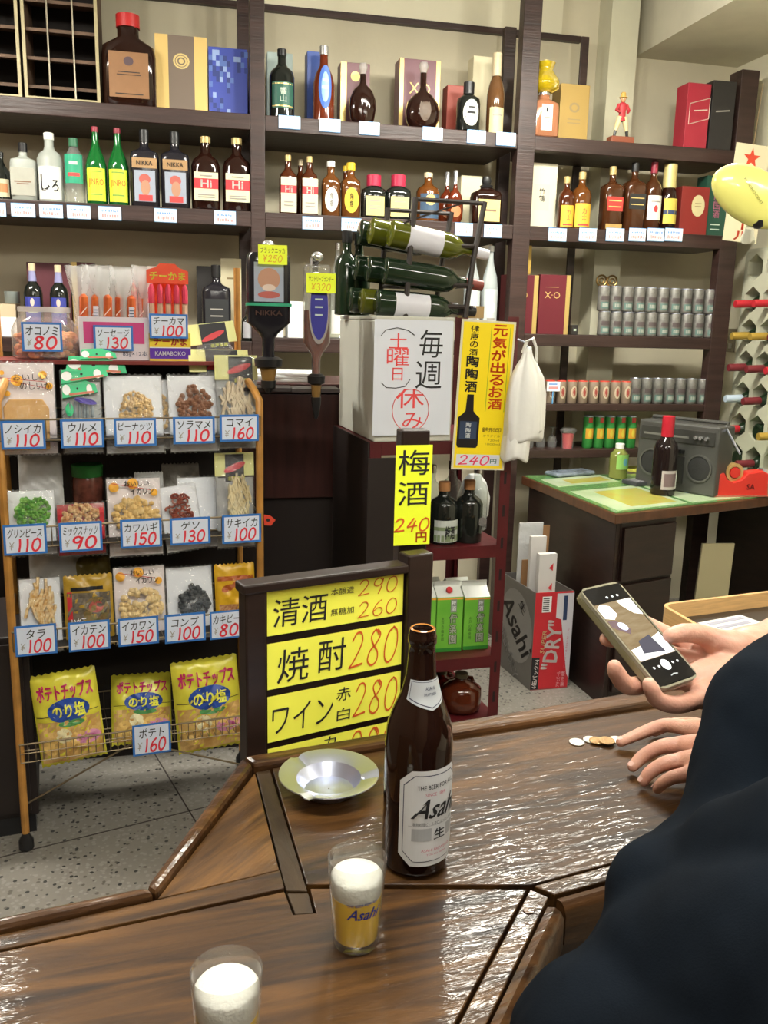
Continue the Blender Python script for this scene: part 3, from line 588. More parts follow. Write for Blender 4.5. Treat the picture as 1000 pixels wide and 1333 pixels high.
# --- third shelf, left bay and middle bay
def navyb(x, y, d): SB('wine_bottle', f'dark bottle with blue arched label and cream cap, {d} one behind the snack jar', 'dark bottles with blue labels behind the snacks', x, y, 25, ZC[0], -.06, shape='whisky', glass=DARKG, cap=M('cream_cap'), neck=(.76,.90,M('lilac_band',(.25,.25,.45),.4)), labels=[(.18,.55,.86,LBL('blue_arch',(.04,.05,.30)),[('o',0,.8,.5,.3,M('pale_print2')),('#',0,.45,1.2,.06,M('pale_print'))])])
navyb(41, 343, 'left'); navyb(75, 345, 'right')
carton('gift_box', 'dark plum box behind the blue-labelled bottles', 34, 90, 341, ZC[0], -.22, .09, M('plum_box2', (.10,.025,.035), .45))
carton('gift_box', 'dark plum and gold box behind the sausage packets', 92, 122, 341, ZC[0], -.24, .09, M('plum_box2'), lettersf=lambda t, w, h: patch(t,'gold_band',GOLD,flatmap(-.0006),-w/2,-w*.25,0,h,1,1))
carton('small_carton', 'low cream and white carton at the left end of the third shelf', -12, 20, 395, ZC[0], -.06, .12, M('beige_carton', (.55,.45,.30), .6), lettersf=lambda t, w, h: patch(t,'white_panel',WHITE,flatmap(-.0006),-w/2,w/2,0,h*.6,1,1))
bottle('tin', 'greyish lidded tin standing on the cream carton', None, WALL.P(*((lambda q: (q[0], -.10, q[1]))(WALL.px(14, 395, -.06)))), WALL.yaw, .055, .03, 'can', M('grey_tin', (.28,.32,.30), .4, metal=.4), cat='tin')
SB('black_spirit_bottle', 'matt black square bottle standing on the third shelf behind the snack stack', None, 281, 345, 38, ZC[0], -.07, shape='square', glass=M('black_glass'), cap=BLKPL, capz=.84, p=4, sy=.8, labels=[(.1,.55,.8,LBL('charcoal',(.02,.022,.024)),[('#',0,.7,1.1,.04,M('grey_ink')),('#',0,.5,1.1,.04,M('grey_ink'))])])
carton('gift_box', 'black box behind the matt black square bottle', 256, 286, 346, ZC[0], -.22, .08, M('black_box'))
carton('gift_box', 'tall cream box to the right of the matt black bottle', 287, 314, 336, ZC[0], -.2, .08, CREAM, lettersf=lambda t, w, h: patch(t,'print_line',M('emblem_dull'),flatmap(-.0006),-w*.2,w*.2,h*.75,h*.77,1,1))
SB('small_bottle', 'small dark bottle with grey label beside the tall cream box', None, 322, 402, 15, ZC[0], -.03, shape='cyl', glass=DARKG, cap=BLKPL, labels=[(.1,.6,.9,LBL('grey',(.35,.35,.38)),[])])
for x, w, d in ((358,22,'left'),(386,22,'right')):
    carton('small_carton', f'small white carton on the middle third shelf, {d} of two behind the liquor dispensers', x-w/2, x+w/2, 392, ZC[1], -.06, .10, WHITE, group='white cartons behind the dispensers')
SB('glass_bottle', 'clear glass bottle standing between the dispensers on the third shelf', None, 407, 336, 22, ZC[1], -.12, shape='cyl', glass=CLEARG, cap=M('silver_cap'))
SB('glass_bottle', 'tall clear glass bottle left of the wine rack', None, 440, 316, 20, ZC[1], -.1, shape='sake', glass=CLEARG, cap=M('silver_cap'), capz=.93, labels=[(.05,.30,.95,LBL('white'),[])])
for x, d in ((617,'left'),(640,'right')):
    SB('sake_bottle', f'tall clear sake bottle with round white emblem, {d} of two behind the wine rack', 'tall clear sake bottles', x, 322 if d=='left' else 320, 21, ZC[1], -.08, shape='sake', glass=M('pale_sake_glass', (.55,.60,.60), .15, trans=.4), cap=M('white_cap'), capz=.94,
       labels=[(.20,.55,.97,LBL('pale_grey',(.50,.55,.55)),[('o',0,.45,1.0,.36,M('white_ink')),('#',0,.12,1.0,.05,M('grey_ink'))])])
# --- third, fourth, fifth shelf, right bay
def xo2(x0, x1, y, d): carton('gift_box', f'burgundy XO box with gold edge on the third shelf, {d} of two', x0, x1, y, ZC[2], -.08, .09, M('burgundy_box', (.13,.012,.022), .4), group='burgundy boxes on the third shelf',
    lettersf=lambda t, w, h: (patch(t,'gold_band',GOLD,flatmap(-.0006),w*.36,w/2,0,h,1,1), lettering(t, [('X·O', -w*.08, h*.66, w*.5, h*.11)], flatmap(-.0008), M('pale_gold')), patch(t,'print_line',M('pale_gold'),flatmap(-.0008),-w*.3,w*.12,h*.79,h*.795,1,1)))
xo2(661, 702, 357, 'left'); xo2(704, 744, 357, 'right')
carton('gift_box', 'narrow mustard box standing on the burgundy boxes', 681, 693, 319, WALL.px(690, 357, -.1)[1], -.1, .08, M('mustard_box', (.50,.32,.06), .5))
carton('small_carton', 'tiny black carton between the burgundy boxes and the cans', 745, 753, 423, ZC[2], -.05, .05, M('black_box'), lettersf=lambda t, w, h: patch(t,'print_line',M('pale_print'),flatmap(-.0006),-w*.2,w*.2,h*.4,h*.6,1,1))
def ornament():
    u, zt = WALL.px(791, 354, -.2); z = ZC[2]; h = zt-z
    t = thing('ornament', 'bronze filigree ornament behind the stacked cans', 'ornament', WALL.P(u, -.2, z), WALL.yaw)
    br = M('bronze', (.30,.19,.06), .35, metal=.7)
    MB().lathe([(0,.03),(.01,.032),(.02,.012),(h*.75,.010),(h*.78,.02)], 12).obj('stand', br, t)
    for s in (-1, 1):
        c = s*.028
        MB().tube([(c+cos(a)*.026, 0, h*.86+sin(a)*.026) for a in [2*pi*i/14 for i in range(14)]], .005, 6, True).obj('ring', br, t)
        MB().tube([(c+cos(a)*.012, 0, h*.86+sin(a)*.012) for a in [2*pi*i/10 for i in range(10)]], .004, 6, True).obj('ring', br, t)
ornament()
canm = M('grey_can_print', (.16,.155,.14), .4, metal=.3, var=.25, vscale=60)
ORD = ['first','second','third','fourth','fifth','sixth','seventh','eighth','ninth','tenth']
def cans(xs, ytop, ybot, z, v, name, label, group, body, bands, lid=None):
    """one can is modelled, then copied along the row"""
    first = None
    u0, zt = WALL.px(xs[0], ytop, v)
    for i, x in enumerate(xs):
        u = WALL.px(x, ytop, v)[0]
        if first is None:
            w = WALL.px(xs[1], ytop, v)[0]-u; r = w*.46; h = zt-z
            t = thing(name, label, 'can', WALL.P(u, v, z), WALL.yaw, group); first = t
            MB().lathe([(0,r*.88),(h*.04,r),(h*.93,r),(h*.97,r*.92)], 16).obj('body', body, t)
            MB().lathe([(h*.96,r*.93),(h,r*.93),(h,r*.84),(h*.985,r*.8)], 16).obj('lid', lid or STEEL, t)
            for nm, kind, a, b, hw, mt in bands:
                if kind == 'patch': patch(t, nm, mt, cylmap(r, .0006), -hw*r, hw*r, a*h, b*h, 6, 1)
                elif kind == 'oval': disc(t, nm, mt, cylmap(r, .0009), 0, (a+b)/2*h, hw*r, (b-a)/2*h, 14)
        else:
            t = first.copy(); COL.objects.link(t); t.location = WALL.P(u, v, z)
            for ch in first.children:
                c = ch.copy(); COL.objects.link(c); c.parent = t
            if i % 2: t.rotation_euler.z += R(6)
        t['label'] = label+', '+(ORD[i] if i < len(xs)-1 else 'last')+(' one' if i == len(xs)-1 else ' from the left')
    return h
n10 = [787+i*15.4 for i in range(10)]
cb = [('print_panel','patch',.42,.60,.8,M('can_dark_print',(.09,.07,.07),.4)),('print_panel','patch',.10,.36,.85,M('can_teal_print',(.10,.17,.15),.4)),('print_panel','patch',.16,.30,.6,M('can_grey_print',(.32,.34,.30),.4))]
hcan = cans(n10, 405, 437, ZC[2], -.038, 'drink_can', 'grey can in the lower row of the double stack', 'grey cans in the lower row of the double stack', canm, cb)
cans(n10, 372, 405, ZC[2]+hcan+.0005, -.038, 'drink_can', 'grey can in the upper row of the double stack', 'grey cans in the upper row of the double stack', canm, cb)
cans([703+i*14.1 for i in range(9)], 495, 532, ZD, -.038, 'cup_drink', 'red-lidded cup in the row on the fourth shelf', 'red-lidded sake cups', M('cup_brownish', (.24,.18,.13), .25), [('label','oval',.22,.78,.62,M('cup_label_cream',(.50,.42,.30),.5)),('label_centre','oval',.30,.70,.38,M('cup_label_red',(.30,.05,.04),.5))], lid=M('red_lid', (.62,.05,.03), .4))
cans([828+i*14.6 for i in range(7)], 492, 528, ZD, -.038, 'drink_can', 'grey can in the row right of red-lidded cups', 'grey cans on the fourth shelf', canm, cb)
gc = M('green_can', (.03,.20,.04), .35)
cans([767+i*14 for i in range(5)], 541, 583, ZE, -.07, 'drink_can', 'green can on the lowest wall shelf', 'green cans on the lowest wall shelf', gc, [('print_panel','patch',.30,.62,.85,M('can_orange',(.55,.28,.03),.4)),('print_centre','oval',.34,.58,.3,M('can_yellow',(.55,.45,.05),.4)),('print_panel','patch',.80,.95,.4,M('can_red',(.45,.05,.04),.4))])
# wrapped glasses beside them
for i, (x, tint) in enumerate(((690,(.85,.88,.88)),(705,(.85,.88,.88)),(720,(.85,.88,.88)))):
    loc, h, r = OS(x, 556, 12, -.1, ZE)
    t = thing('stemmed_glass', ['leftmost','middle','rightmost'][i]+' upside-down stemmed glass left of the green cans', 'glass', loc, WALL.yaw, 'stemmed glasses on the lowest wall shelf')
    MB().lathe([(0,r*.9),(h*.3,r),(h*.55,r*.7),(h*.62,r*.15)], 14, cap=False).obj('bowl', CLEARG, t)
    MB().lathe([(h*.60,r*.12),(h*.95,r*.12),(h*.97,r*.8),(h,r*.85)], 14).obj('stem', CLEARG, t)
loc, h, r = OS(740, 560, 14, -.06, ZE)
t = thing('small_cup', 'small red cup wrapped in clear film on the lowest wall shelf', 'cup', loc, WALL.yaw)
MB().lathe([(0,r*.8),(h*.8,r),(h*.8,r*.9),(h*.1,r*.7)], 16).obj('cup', M('red_cup', (.50,.05,.06), .4), t)
MB().lathe([(0,r*1.1),(h*.8,r*1.15),(h*1.0,r*1.5),(h*1.15,r*1.0)], 14, cap=False).obj('wrapping', film('film_clear'), t)
# --- price tags on the shelf edges
tb = M('blue_scribble', (.15,.30,.62), .5); tr_ = M('pink_scribble', (.70,.28,.28), .5)
def shelf_tag(x0, x1, y0, y1, where, marks=True):
    u0, zt = WALL.px(x0, y0, .004); u1, zb = WALL.px(x1, y1, .004); w, h = u1-u0, zt-zb
    t = thing('price_tag', where, 'price tag', WALL.P((u0+u1)/2, .0045, zb), WALL.yaw, 'price tags on the shelf edges')
    MB().box(-w/2, w/2, 0, .002, 0, h).obj('card', M('tag_white', (.74,.79,.84), .5), t, smooth=False)
    e = .0025; m = MB().box(-w/2-e*.4, w/2+e*.4, .0021, .0032, -e, h+e)
    m.obj('blue_edge', M('tag_blue', (.10,.30,.60), .5), t, smooth=False)
    if marks:
        random.seed(int(x0*7+y0))
        for mt, zz, hh in ((tb, .68, .10), (tr_, .3, .16)):
            m = MB(); x = -w*.36
            while x < w*.33:
                d = w*random.uniform(.05,.11); m.box(x, x+d*.8, -.0004, 0, h*(zz-hh*random.uniform(.5,1)), h*(zz+hh*random.uniform(.4,1))); x += d*1.15
            m.obj('handwriting', mt, t, smooth=False)
A1 = 'blue-edged price tag on the left shelf under the '
for x0, x1, w in ((-10,8,'bottle cut by the picture edge'),(14,46,'squat frosted bottle'),(51,82,'white brush-lettered bottle'),(87,118,'teal-labelled bottle'),(128,158,'green soju pair'),(201,230,'black picture-label bottles'),(279,307,'red-banded whisky bottles')):
    k = (x0)*.037; shelf_tag(x0, x1, 264+k, 282+k, A1+w)
A2 = 'plain white price tag on the top shelf under the '
for x0, x1, y, w in ((363,391,150,'green-labelled whisky'),(416,443,154,'blue oval label bottle'),(468,494,158,'teardrop cognac bottle'),(551,576,165,'round XO decanter'),(609,632,169,'white oval label bottle'),(647,671,172,'tapering tan bottle')):
    shelf_tag(x0, x1, y, y+18, A2+w, False)
A3 = 'white price tag on the middle lower shelf edge '
for x0, x1, y, w in ((394,420,282,'under the cream-labelled whisky pair'),(445,470,284,'under the yellow-capped bottle'),(593,615,290,'behind the wine rack'),(631,653,292,'under the black-capped liqueur bottle')):
    shelf_tag(x0, x1, y, y+17, A3+w)
A4 = 'price tag on the right-hand shelf under the '
for x0, x1, w in ((715,737,'smaller amber bottle'),(755,776,'larger amber bottle'),(790,812,'slanted red label bottle'),(820,840,'slanted black label bottle'),(844,864,'white label bottle'),(867,888,'gold-necked bottle')):
    shelf_tag(x0, x1, 297, 314, A4+w)
uq, zq = WALL.px(718, 509, -.02)
t = thing('price_tag', 'price tag leaning on the red-lidded sake cups of the fourth shelf', 'price tag', WALL.P(uq, .002, ZD), WALL.yaw)
MB().box(-.033, .033, 0, .002, .06, .105).obj('card', M('tag_white'), t, smooth=False)
MB().box(-.003, .003, .002, .004, 0, .10).obj('clip', M('tag_blue'), t, smooth=False)
MB().box(-.024, .022, -.0006, 0, .07, .082).obj('handwriting', tr_, t, smooth=False)
MB().box(-.024, .018, -.0006, 0, .09, .097).obj('handwriting', tb, t, smooth=False)
# ------------------------------------------------------------------ bar counter
ZT = .92
def wood(name, c1, c2, ang, rough=.5, bumpd=.24, coat=.32):
    """lacquered board, grain running along `ang` (degrees)"""
    if name in MATS: return MATS[name]
    m = bpy.data.materials.new(name); m.use_nodes = True; N = m.node_tree.nodes; L = m.node_tree.links; b = N['Principled BSDF']
    tc = N.new('ShaderNodeTexCoord'); mp = N.new('ShaderNodeMapping'); mp.inputs['Rotation'].default_value = (0,0,R(-ang))
    L.new(tc.outputs['Object'], mp.inputs[0])
    m2 = N.new('ShaderNodeMapping'); m2.inputs['Scale'].default_value = (1.6, 16, 16); L.new(mp.outputs[0], m2.inputs[0])
    n = N.new('ShaderNodeTexNoise'); n.inputs['Scale'].default_value = 2.2; n.inputs['Detail'].default_value = 9; n.inputs['Distortion'].default_value = 1.2
    L.new(m2.outputs[0], n.inputs[0])
    cr = N.new('ShaderNodeValToRGB'); e = cr.color_ramp.elements; e[0].position = .33; e[0].color = (*c1,1); e[1].position = .66; e[1].color = (*c2,1)
    L.new(n.outputs['Fac'], cr.inputs[0])
    n0 = N.new('ShaderNodeTexNoise'); n0.inputs['Scale'].default_value = 4.5; n0.inputs['Detail'].default_value = 3; L.new(tc.outputs['Object'], n0.inputs[0])
    mx = N.new('ShaderNodeMix'); mx.data_type = 'RGBA'; mx.blend_type = 'MULTIPLY'; mx.inputs['Factor'].default_value = .7
    c3 = N.new('ShaderNodeValToRGB'); c3.color_ramp.elements[0].position = .35; c3.color_ramp.elements[0].color = (.45,.42,.4,1); c3.color_ramp.elements[1].position = .7
    L.new(n0.outputs['Fac'], c3.inputs[0]); L.new(cr.outputs[0], mx.inputs['A']); L.new(c3.outputs[0], mx.inputs['B'])
    L.new(mx.outputs['Result'], b.inputs['Base Color'])
    b.inputs['Roughness'].default_value = rough; b.inputs['Specular IOR Level'].default_value = .25; b.inputs['Coat Weight'].default_value = coat; b.inputs['Coat Roughness'].default_value = .06
    m3 = N.new('ShaderNodeMapping'); m3.inputs['Scale'].default_value = (1, 4.5, 4.5); L.new(mp.outputs[0], m3.inputs[0])
    nb = N.new('ShaderNodeTexNoise'); nb.inputs['Scale'].default_value = 26; nb.inputs['Detail'].default_value = 3; nb.inputs['Distortion'].default_value = .6
    L.new(m3.outputs[0], nb.inputs[0])
    bp = N.new('ShaderNodeBump'); bp.inputs['Strength'].default_value = bumpd; bp.inputs['Distance'].default_value = .004
    L.new(nb.outputs['Fac'], bp.inputs['Height']); L.new(bp.outputs[0], b.inputs['Normal']); L.new(bp.outputs[0], b.inputs['Coat Normal'])
    MATS[name] = m
    return m
WD1, WD2 = (.015,.0055,.0018), (.115,.050,.010)
wU = wood('counter_board_long', WD1, WD2, 22); wN = wood('counter_board_near', WD1, WD2, 18); wE = wood('counter_edge_board', (.020,.008,.003), (.125,.056,.012), 22)
wT = wood('counter_triangle_board', (.040,.016,.004), (.19,.088,.020), 60); wR = wood('counter_rim', (.028,.011,.004), (.13,.058,.018), 22, .35, .3); wS = wood('counter_strip', (.014,.007,.004), (.045,.025,.009), 110, .55, .2, .08)
counter = thing('bar_counter', 'angled dark lacquered wooden bar counter with the beer bottle standing on it', 'counter', (0, .9, 0))
def inset(w, d):
    n = len(w); A = sum(w[i].x*w[(i+1)%n].y-w[(i+1)%n].x*w[i].y for i in range(n)); s = 1 if A > 0 else -1; out = []
    for i in range(n):
        p, q, r = w[i-1], w[i], w[(i+1)%n]; e = (q-p).normalized(); f = (r-q).normalized()
        n1 = Vector((-e.y, e.x, 0))*s; n2 = Vector((-f.y, f.x, 0))*s; m = n1+n2; k = d*2/max(.35, m.dot(m))
        out.append(q+m*k)
    return out
def cpoly(name, pts, mat, z1=ZT, z0=ZT-.035, bevel=.0012, grow=0):
    w = [onz(x, y, ZT) if not isinstance(x, Vector) else x for x, y in pts]
    w = inset(w, .0005)
    return MB().prism([(p.x, p.y-.9) for p in w], z0, z1).obj(name, mat, counter, smooth=False, bevel=bevel)
def ext(a, b, k):  # point beyond b on the line a-b (metres), as a pixel-free tuple
    a, b = onz(*a, ZT), onz(*b, ZT)
    return (b+(b-a).normalized()*k, None)
A_, B_, C_ = (0,1203), (190,1163), (316,992)
# far rim continues right, left rim continues left
farR = ext(C_, (821,907), 1.1); inR = ext((345,1000), (850,921), 1.1)
lefL = ext(B_, A_, 1.0)
def wpt(x, y): return (onz(x, y, ZT), None)
def rim(name, a, b, c, d):    # outer a-b, inner c-d
    cpoly(name, [a, b, c, d], wR, ZT+.010, ZT-.06, .006)
rim('rim', wpt(*C_), farR, inR, wpt(330,1003))
rim('rim', wpt(*C_), wpt(330,1003), wpt(203,1171), wpt(*B_))
rim('rim', wpt(*B_), wpt(203,1171), ext((203,1171), (0,1216), 1.0), lefL)
cpoly('triangle_board', [(332,1004),(364,1131),(204,1169)], wT, ZT-.001)
cpoly('edge_board', [ext((370,1158),(20,1234),1.0), ext((203,1173),(0,1218),1.0), (204,1172), (365,1133), (371,1157)], wE, ZT+.001)
cpoly('strip', [(333,1003),(352,1000),(401,1158),(372,1157)], wS, ZT-.002)
cpoly('strip', [(373,1160),(402,1160),(409,1186),(384,1188)], wS, ZT-.002)
cpoly('long_board', [(354,1000), ext((354,1000),(850,921),1.1), ext((692,1150),(860,1105),1.1), (692,1152), (399,1151)], wU, ZT)
cpoly('near_edge_board', [(694,1154), ext((692,1152),(860,1107),1.1), ext((724,1168),(880,1125),1.1), (722,1166)], wE, ZT+.001)
# near section: large board, border board and rounded nosing along the drinker's side
q1 = onz(690,1156,ZT); q2 = onz(603,1318,ZT); dn = (q2-q1).normalized(); n1 = q1+dn*1.6
p1 = onz(716,1170,ZT); p2 = onz(640,1300,ZT); p3 = p1+dn*1.6
lf = ext((370,1162),(20,1236),1.0)[0]
cpoly('main_board', [(lf, None), (371,1160), (382,1190), (411,1188), (403,1156), (687,1157), (n1, None), (Vector((-1.5, -.6, ZT)), None)], wN, ZT)
cpoly('border_board', [(690,1158), (715,1169), (p3, None), (n1+Vector((.004,0,0)), None)], wE, ZT+.001)
nos = MB()
side = Vector((-dn.y, dn.x, 0)); side = side if side.x > 0 else -side
def nosing(a, b, nm):
    a, b = Vector(a), Vector(b); d = (b-a).normalized(); s = Vector((d.y, -d.x, 0))
    if (s.y > 0 and abs(d.x) > .5) or (abs(d.x) <= .8 and s.x < 0): s = -s
    prof = [(0,-.045),(0,-.002),(.008,0),(.014,-.003),(.018,-.010),(.019,-.045)]
    vs = [(e+s*p+Vector((0,-.9,ZT+q))) for e in (a, b) for p, q in prof]; k = len(prof)
    vs = [Vector((v.x, v.y, v.z)) for v in vs]
    for v in vs: v.z = v.z-ZT
    fs = [(i,(i+1)%k,k+(i+1)%k,k+i) for i in range(k)]+[tuple(range(k)), tuple(range(2*k-1,k-1,-1))]
    MB().add(vs, fs).obj(nm, wR, counter, bevel=0)
nosing(p1+dn*.012+Vector((.001,0,0)), p3, 'rounded_nosing')
e1 = onz(725,1168,ZT); e2 = ext((724,1168),(880,1125),1.1)[0]
nosing(e1, e2, 'rounded_nosing')
# round wooden plug in the border board
pl_ = onz(688,1184,ZT+.002); MB().lathe([(ZT-.002,.006),(ZT+.0022,.006)], 14, c=(pl_.x, pl_.y-.9, 0)).obj('wooden_plug', wood('plug_wood', (.06,.03,.01),(.2,.1,.04),0), counter)
# counter body below
cb_ = M('counter_front_boarding', (.05,.022,.012), .5, var=.3, stretch=(6,6,.6))
def cbody(pts):
    w = [onz(*p, ZT) if not isinstance(p[0], Vector) else p[0] for p in pts]
    MB().prism([(p.x, p.y-.9) for p in w], .0, ZT-.061).obj('front_panel', cb_, counter, smooth=False)
mid = lambda a, b, k: (onz(*a, ZT)+(onz(*b, ZT)-onz(*a, ZT))*k, None)
cbody([mid(C_,(692,1150),.12), (farR[0]+Vector((.0,-.06,0)), None), (e2+Vector((-.02,.08,0)), None), (700,1140), (400,1150)])
cbody([mid(B_,(600,1250),.12), (400,1152), (686,1166), (n1+Vector((-.06,0,0)), None), (lf+Vector((0,-.05,0)), None)])
# ------------------------------------------------------------------ beer bottle, glasses, ashtray, coins
def beer_bottle():
    p = onz(540, 1121, ZT); h = .29; r = .0385
    t = thing('beer_bottle', 'large brown glass beer bottle with white label standing on the counter', 'bottle', p+Vector((0,0,.001)), R(14)); t.scale = (.965,.965,.95)
    pr = [(0,.032),(.003,.036),(.008,.0385),(.155,.0385),(.175,.0365),(.195,.030),(.215,.0215),(.235,.0168),(.262,.0148),(.272,.0145),(.273,.0160),(.281,.0160),(.283,.0150),(.289,.0148),(.290,.0125),(.286,.0105),(.270,.010)]
    MB().lathe(pr, 40, cap=True).obj('body', G('beer_brown_glass', (.014,.005,.003), .07), t, angle=60)
    MB().lathe([(.2892,.0143),(.2905,.0128),(.2895,.0112)], 24, cap=False).obj('lip', M('amber_lip', (.35,.14,.03), .15), t)
    f = cylmap(.0385, .0006); wm = M('beer_label_white', (.62,.63,.64), .45, var=.03, vscale=20)
    off = .010
    def oct_(hw, z0, z1, c):
        return [(off-hw+c,z0),(off+hw-c,z0),(off+hw,z0+c),(off+hw,z1-c),(off+hw-c,z1),(off-hw+c,z1),(off-hw,z1-c),(off-hw,z0+c)]
    def ring(o, i):
        n = len(o); vs = [f(x*1,z) for x,z in o]+[f(x,z) for x,z in i]
        return vs, [(k,(k+1)%n,n+(k+1)%n,n+k) for k in range(n)]
    def curved(nm, hw, z0, z1, c, e, mt):   # octagonal paper, finely cut so that it hugs the glass
        ff = cylmap(.0385, e); nx = 24; vs = []; fs = []
        for j in range(nx+1):
            x = off-hw+2*hw*j/nx; d = max(0, c-(hw-abs(x-off)))
            vs += [ff(x, z0+d), ff(x, z1-d)]
        for j in range(nx): fs.append((2*j, 2*j+2, 2*j+3, 2*j+1))
        MB().add(vs, fs).obj(nm, mt, t, smooth=False)
    curved('label', .041, .018, .136, .014, .0005, wm)
    curved('label_rule', .0365, .0235, .1305, .0125, .0007, M('navy_rule', (.04,.04,.08), .5))
    curved('label_centre', .0355, .0245, .1295, .012, .0009, wm)
    fn = cylmap(.0385, .0019); INK = BLACK
    lettering(t, [('THE BEER FOR ALL', off+.002, .1170, .046, .0055, 0, .01, 3), ('Asahi', off+.006, .0900, .056, .024, .45, .02)], fn, INK)
    lettering(t, [('SINCE 1889', off, .1075, .024, .004), ('ASAHI BREWERIES', off+.004, .0385, .038, .0035), ('TOKYO JAPAN', off+.004, .0325, .026, .003)], fn, M('rose_ink', (.50,.12,.18), .5))
    lettering(t, [('非熱処理ビール辛口スーパードライ', off+.002, .0715, .054, .0042)], fn, INK)
    for x0, x1 in ((-.026,-.0035),(.0165,.030)): patch(t, 'grey_panel', M('label_grey_panel', (.36,.37,.38), .5), cylmap(.0385,.0011), off+x0, off+x1, .050, .0655, 6, 1)
    patch(t, 'label_line', M('label_grey_panel'), cylmap(.0385,.0011), off-.03, off+.031, .0683, .0690, 10, 1)
    lettering(t, [('生', off+.0065, .0575, .015, .0135, 0, .02)], fn, INK)
    # neck label
    def nr(z):
        for (za, ra), (zb, rb) in zip(pr, pr[1:]):
            if za <= z <= zb: return ra+(rb-ra)*(z-za)/(zb-za)
    def nf(e): return lambda a, z: ((nr(z)+e)*sin(a), -(nr(z)+e)*cos(a), z)
    def neckp(nm, aw, zt, zb, dip, e, mt):
        vs = []; fs = []; n = 16; zr_ = 5
        for j in range(n+1):
            a = -aw+2*aw*j/n+.25; zlo = zb-dip*(1-abs(2*j/n-1))
            for q in range(zr_+1): vs.append(nf(e)(a, zlo+(zt-zlo)*q/zr_))
        for j in range(n):
            for q in range(zr_): k = j*(zr_+1)+q; fs.append((k, k+zr_+1, k+zr_+2, k+1))
        MB().add(vs, fs).obj(nm, mt, t)
    silver = M('neck_label_silver', (.48,.51,.54), .35, metal=.2)
    neckp('neck_label', 1.25, .234, .212, .010, .0006, silver); neckp('neck_label_rule', 1.14, .2325, .2135, .009, .0008, M('navy_rule')); neckp('neck_label_centre', 1.10, .2320, .2145, .009, .0010, silver)
    lettering(t, [('ASAHI', .25, .2255, .55, .004), ('DRAFT BEER', .25, .219, .7, .003)], nf(.0014), M('navy_rule'))
beer_bottle()
GLASS = film('drinking_glass', (.97,.98,.97), .03, .03, 0)
def beer_glass(px, py, label, h=.092, rt=.0285, rb=.0225, level=.80, foam=.20, logo=True, yaw=0):
    p = onz(px, py, ZT)
    t = thing('beer_glass', label, 'glass', p+Vector((0,0,.001)), yaw)
    rr = lambda z: rb+(rt-rb)*z/h
    MB().lathe([(0,rb-.002),(.0015,rb),(h-.001,rt),(h,rt-.0006),(h-.001,rt-.0013),(.008,rr(.008)-.0016),(.006,rb*.6),(.0055,.0005)], 48).obj('tumbler', GLASS, t, angle=60)
    zl = h*level; zf = zl-h*foam
    MB().lathe([(.0063,.0006),(.0068,rb*.6),(.0088,rr(.008)-.0019),(zf,rr(zf)-.0016)], 40).obj('beer', M('lager', (1.0,.66,.02), .05, trans=.12, ior=1.33), t, angle=60)
    f = [(zf+.0002,rr(zf)-.0018)]+[(zl-.002,rr(zl)-.0018),(zl+.001,(rr(zl))*.86),(zl+.0035,rr(zl)*.5),(zl+.004,.001)]
    MB().lathe(f, 40).obj('foam', M('beer_foam', (.60,.59,.54), .8, bump=.2, bscale=200), t, angle=80)
    if logo:
        ink = M('logo_blue_ink', (.02,.03,.22), .4)
        fn = lambda x, z: ((rr(z)+.0004)*sin(x/.027), -(rr(z)+.0004)*cos(x/.027), z)
        lettering(t, [('Asahi', .008, .0470, .032, .0115, .4, .02)], fn, ink)
        lettering(t, [('THE BEER FOR ALL', .006, .0575, .032, .0030, 0, .01, 5)], fn, ink, 'small_lettering')
beer_glass(463, 1226, 'small beer glass half full of lager with foam beside the brown bottle', yaw=R(3))
beer_glass(297, 1392, 'small beer glass with thick foam, cut off by the bottom picture edge', level=.84, foam=.25, logo=False)
def ashtray():
    p = onz(428, 1030, ZT)
    t = thing('ashtray', 'round stainless steel ashtray on the counter left of the beer bottle', 'ashtray', p+Vector((0,0,.0015)), R(10))
    pr = [(0,.028),(.0,.033),(.008,.0385),(.0165,.0420),(.0185,.0460),(.0235,.0625),(.0240,.0645),(.0252,.0640),(.0250,.0620),(.0200,.0455),(.0182,.0415),(.010,.0365),(.0028,.0310),(.0024,.001)]
    n = 64; vs = []; fs = []
    for z, r in pr:
        for i in range(n):
            a = 2*pi*i/n; d = 0
            for g in (R(125), R(350), R(240)):
                q = abs((a-g+pi) % (2*pi)-pi)
                if q < .13 and r > .045: d = .0045*(1-(q/.13)**2)
            vs.append((r*cos(a), r*sin(a), z-d if z > .01 else z))
    for j in range(len(pr)-1):
        for i in range(n): fs.append((j*n+i, j*n+(i+1)%n, (j+1)*n+(i+1)%n, (j+1)*n+i))
    MB().add(vs, fs).obj('bowl', STEEL, t, angle=28)
    return t
ash = ashtray()
silvc = M('nickel_coin', (.62,.62,.58), .3, metal=.9, bump=.3, bscale=400); brz = M('copper_coin', (.42,.27,.13), .35, metal=.9, bump=.3, bscale=400)
for x, y, z, mt, r, lab in ((751,967,0,silvc,.0113,'silver coin lying alone at the left end of the coin row'),(769,964,0,silvc,.0110,'silver coin partly under the first copper coin'),(777,965,.0020,brz,.0113,'left copper coin of the two, resting on the silver one'),(790,965,.0040,brz,.0118,'right copper coin of the two, topmost of the row'),(803,964,0,silvc,.0113,'silver coin nearest the fingertips')):
    p = onz(x, y, ZT+z)
    t = thing('coin', lab, 'coin', p+Vector((0,0,.0004)), random.random()*3)
    MB().lathe([(0,r*.97),(.0003,r),(.0014,r),(.0017,r*.97),(.0017,r*.90),(.0014,r*.88)], 28).obj('disc', mt, t, angle=30)
    MB().lathe([(.0014,r*.45),(.0017,r*.44),(.0017,r*.40)], 18).obj('relief', mt, t, angle=30)
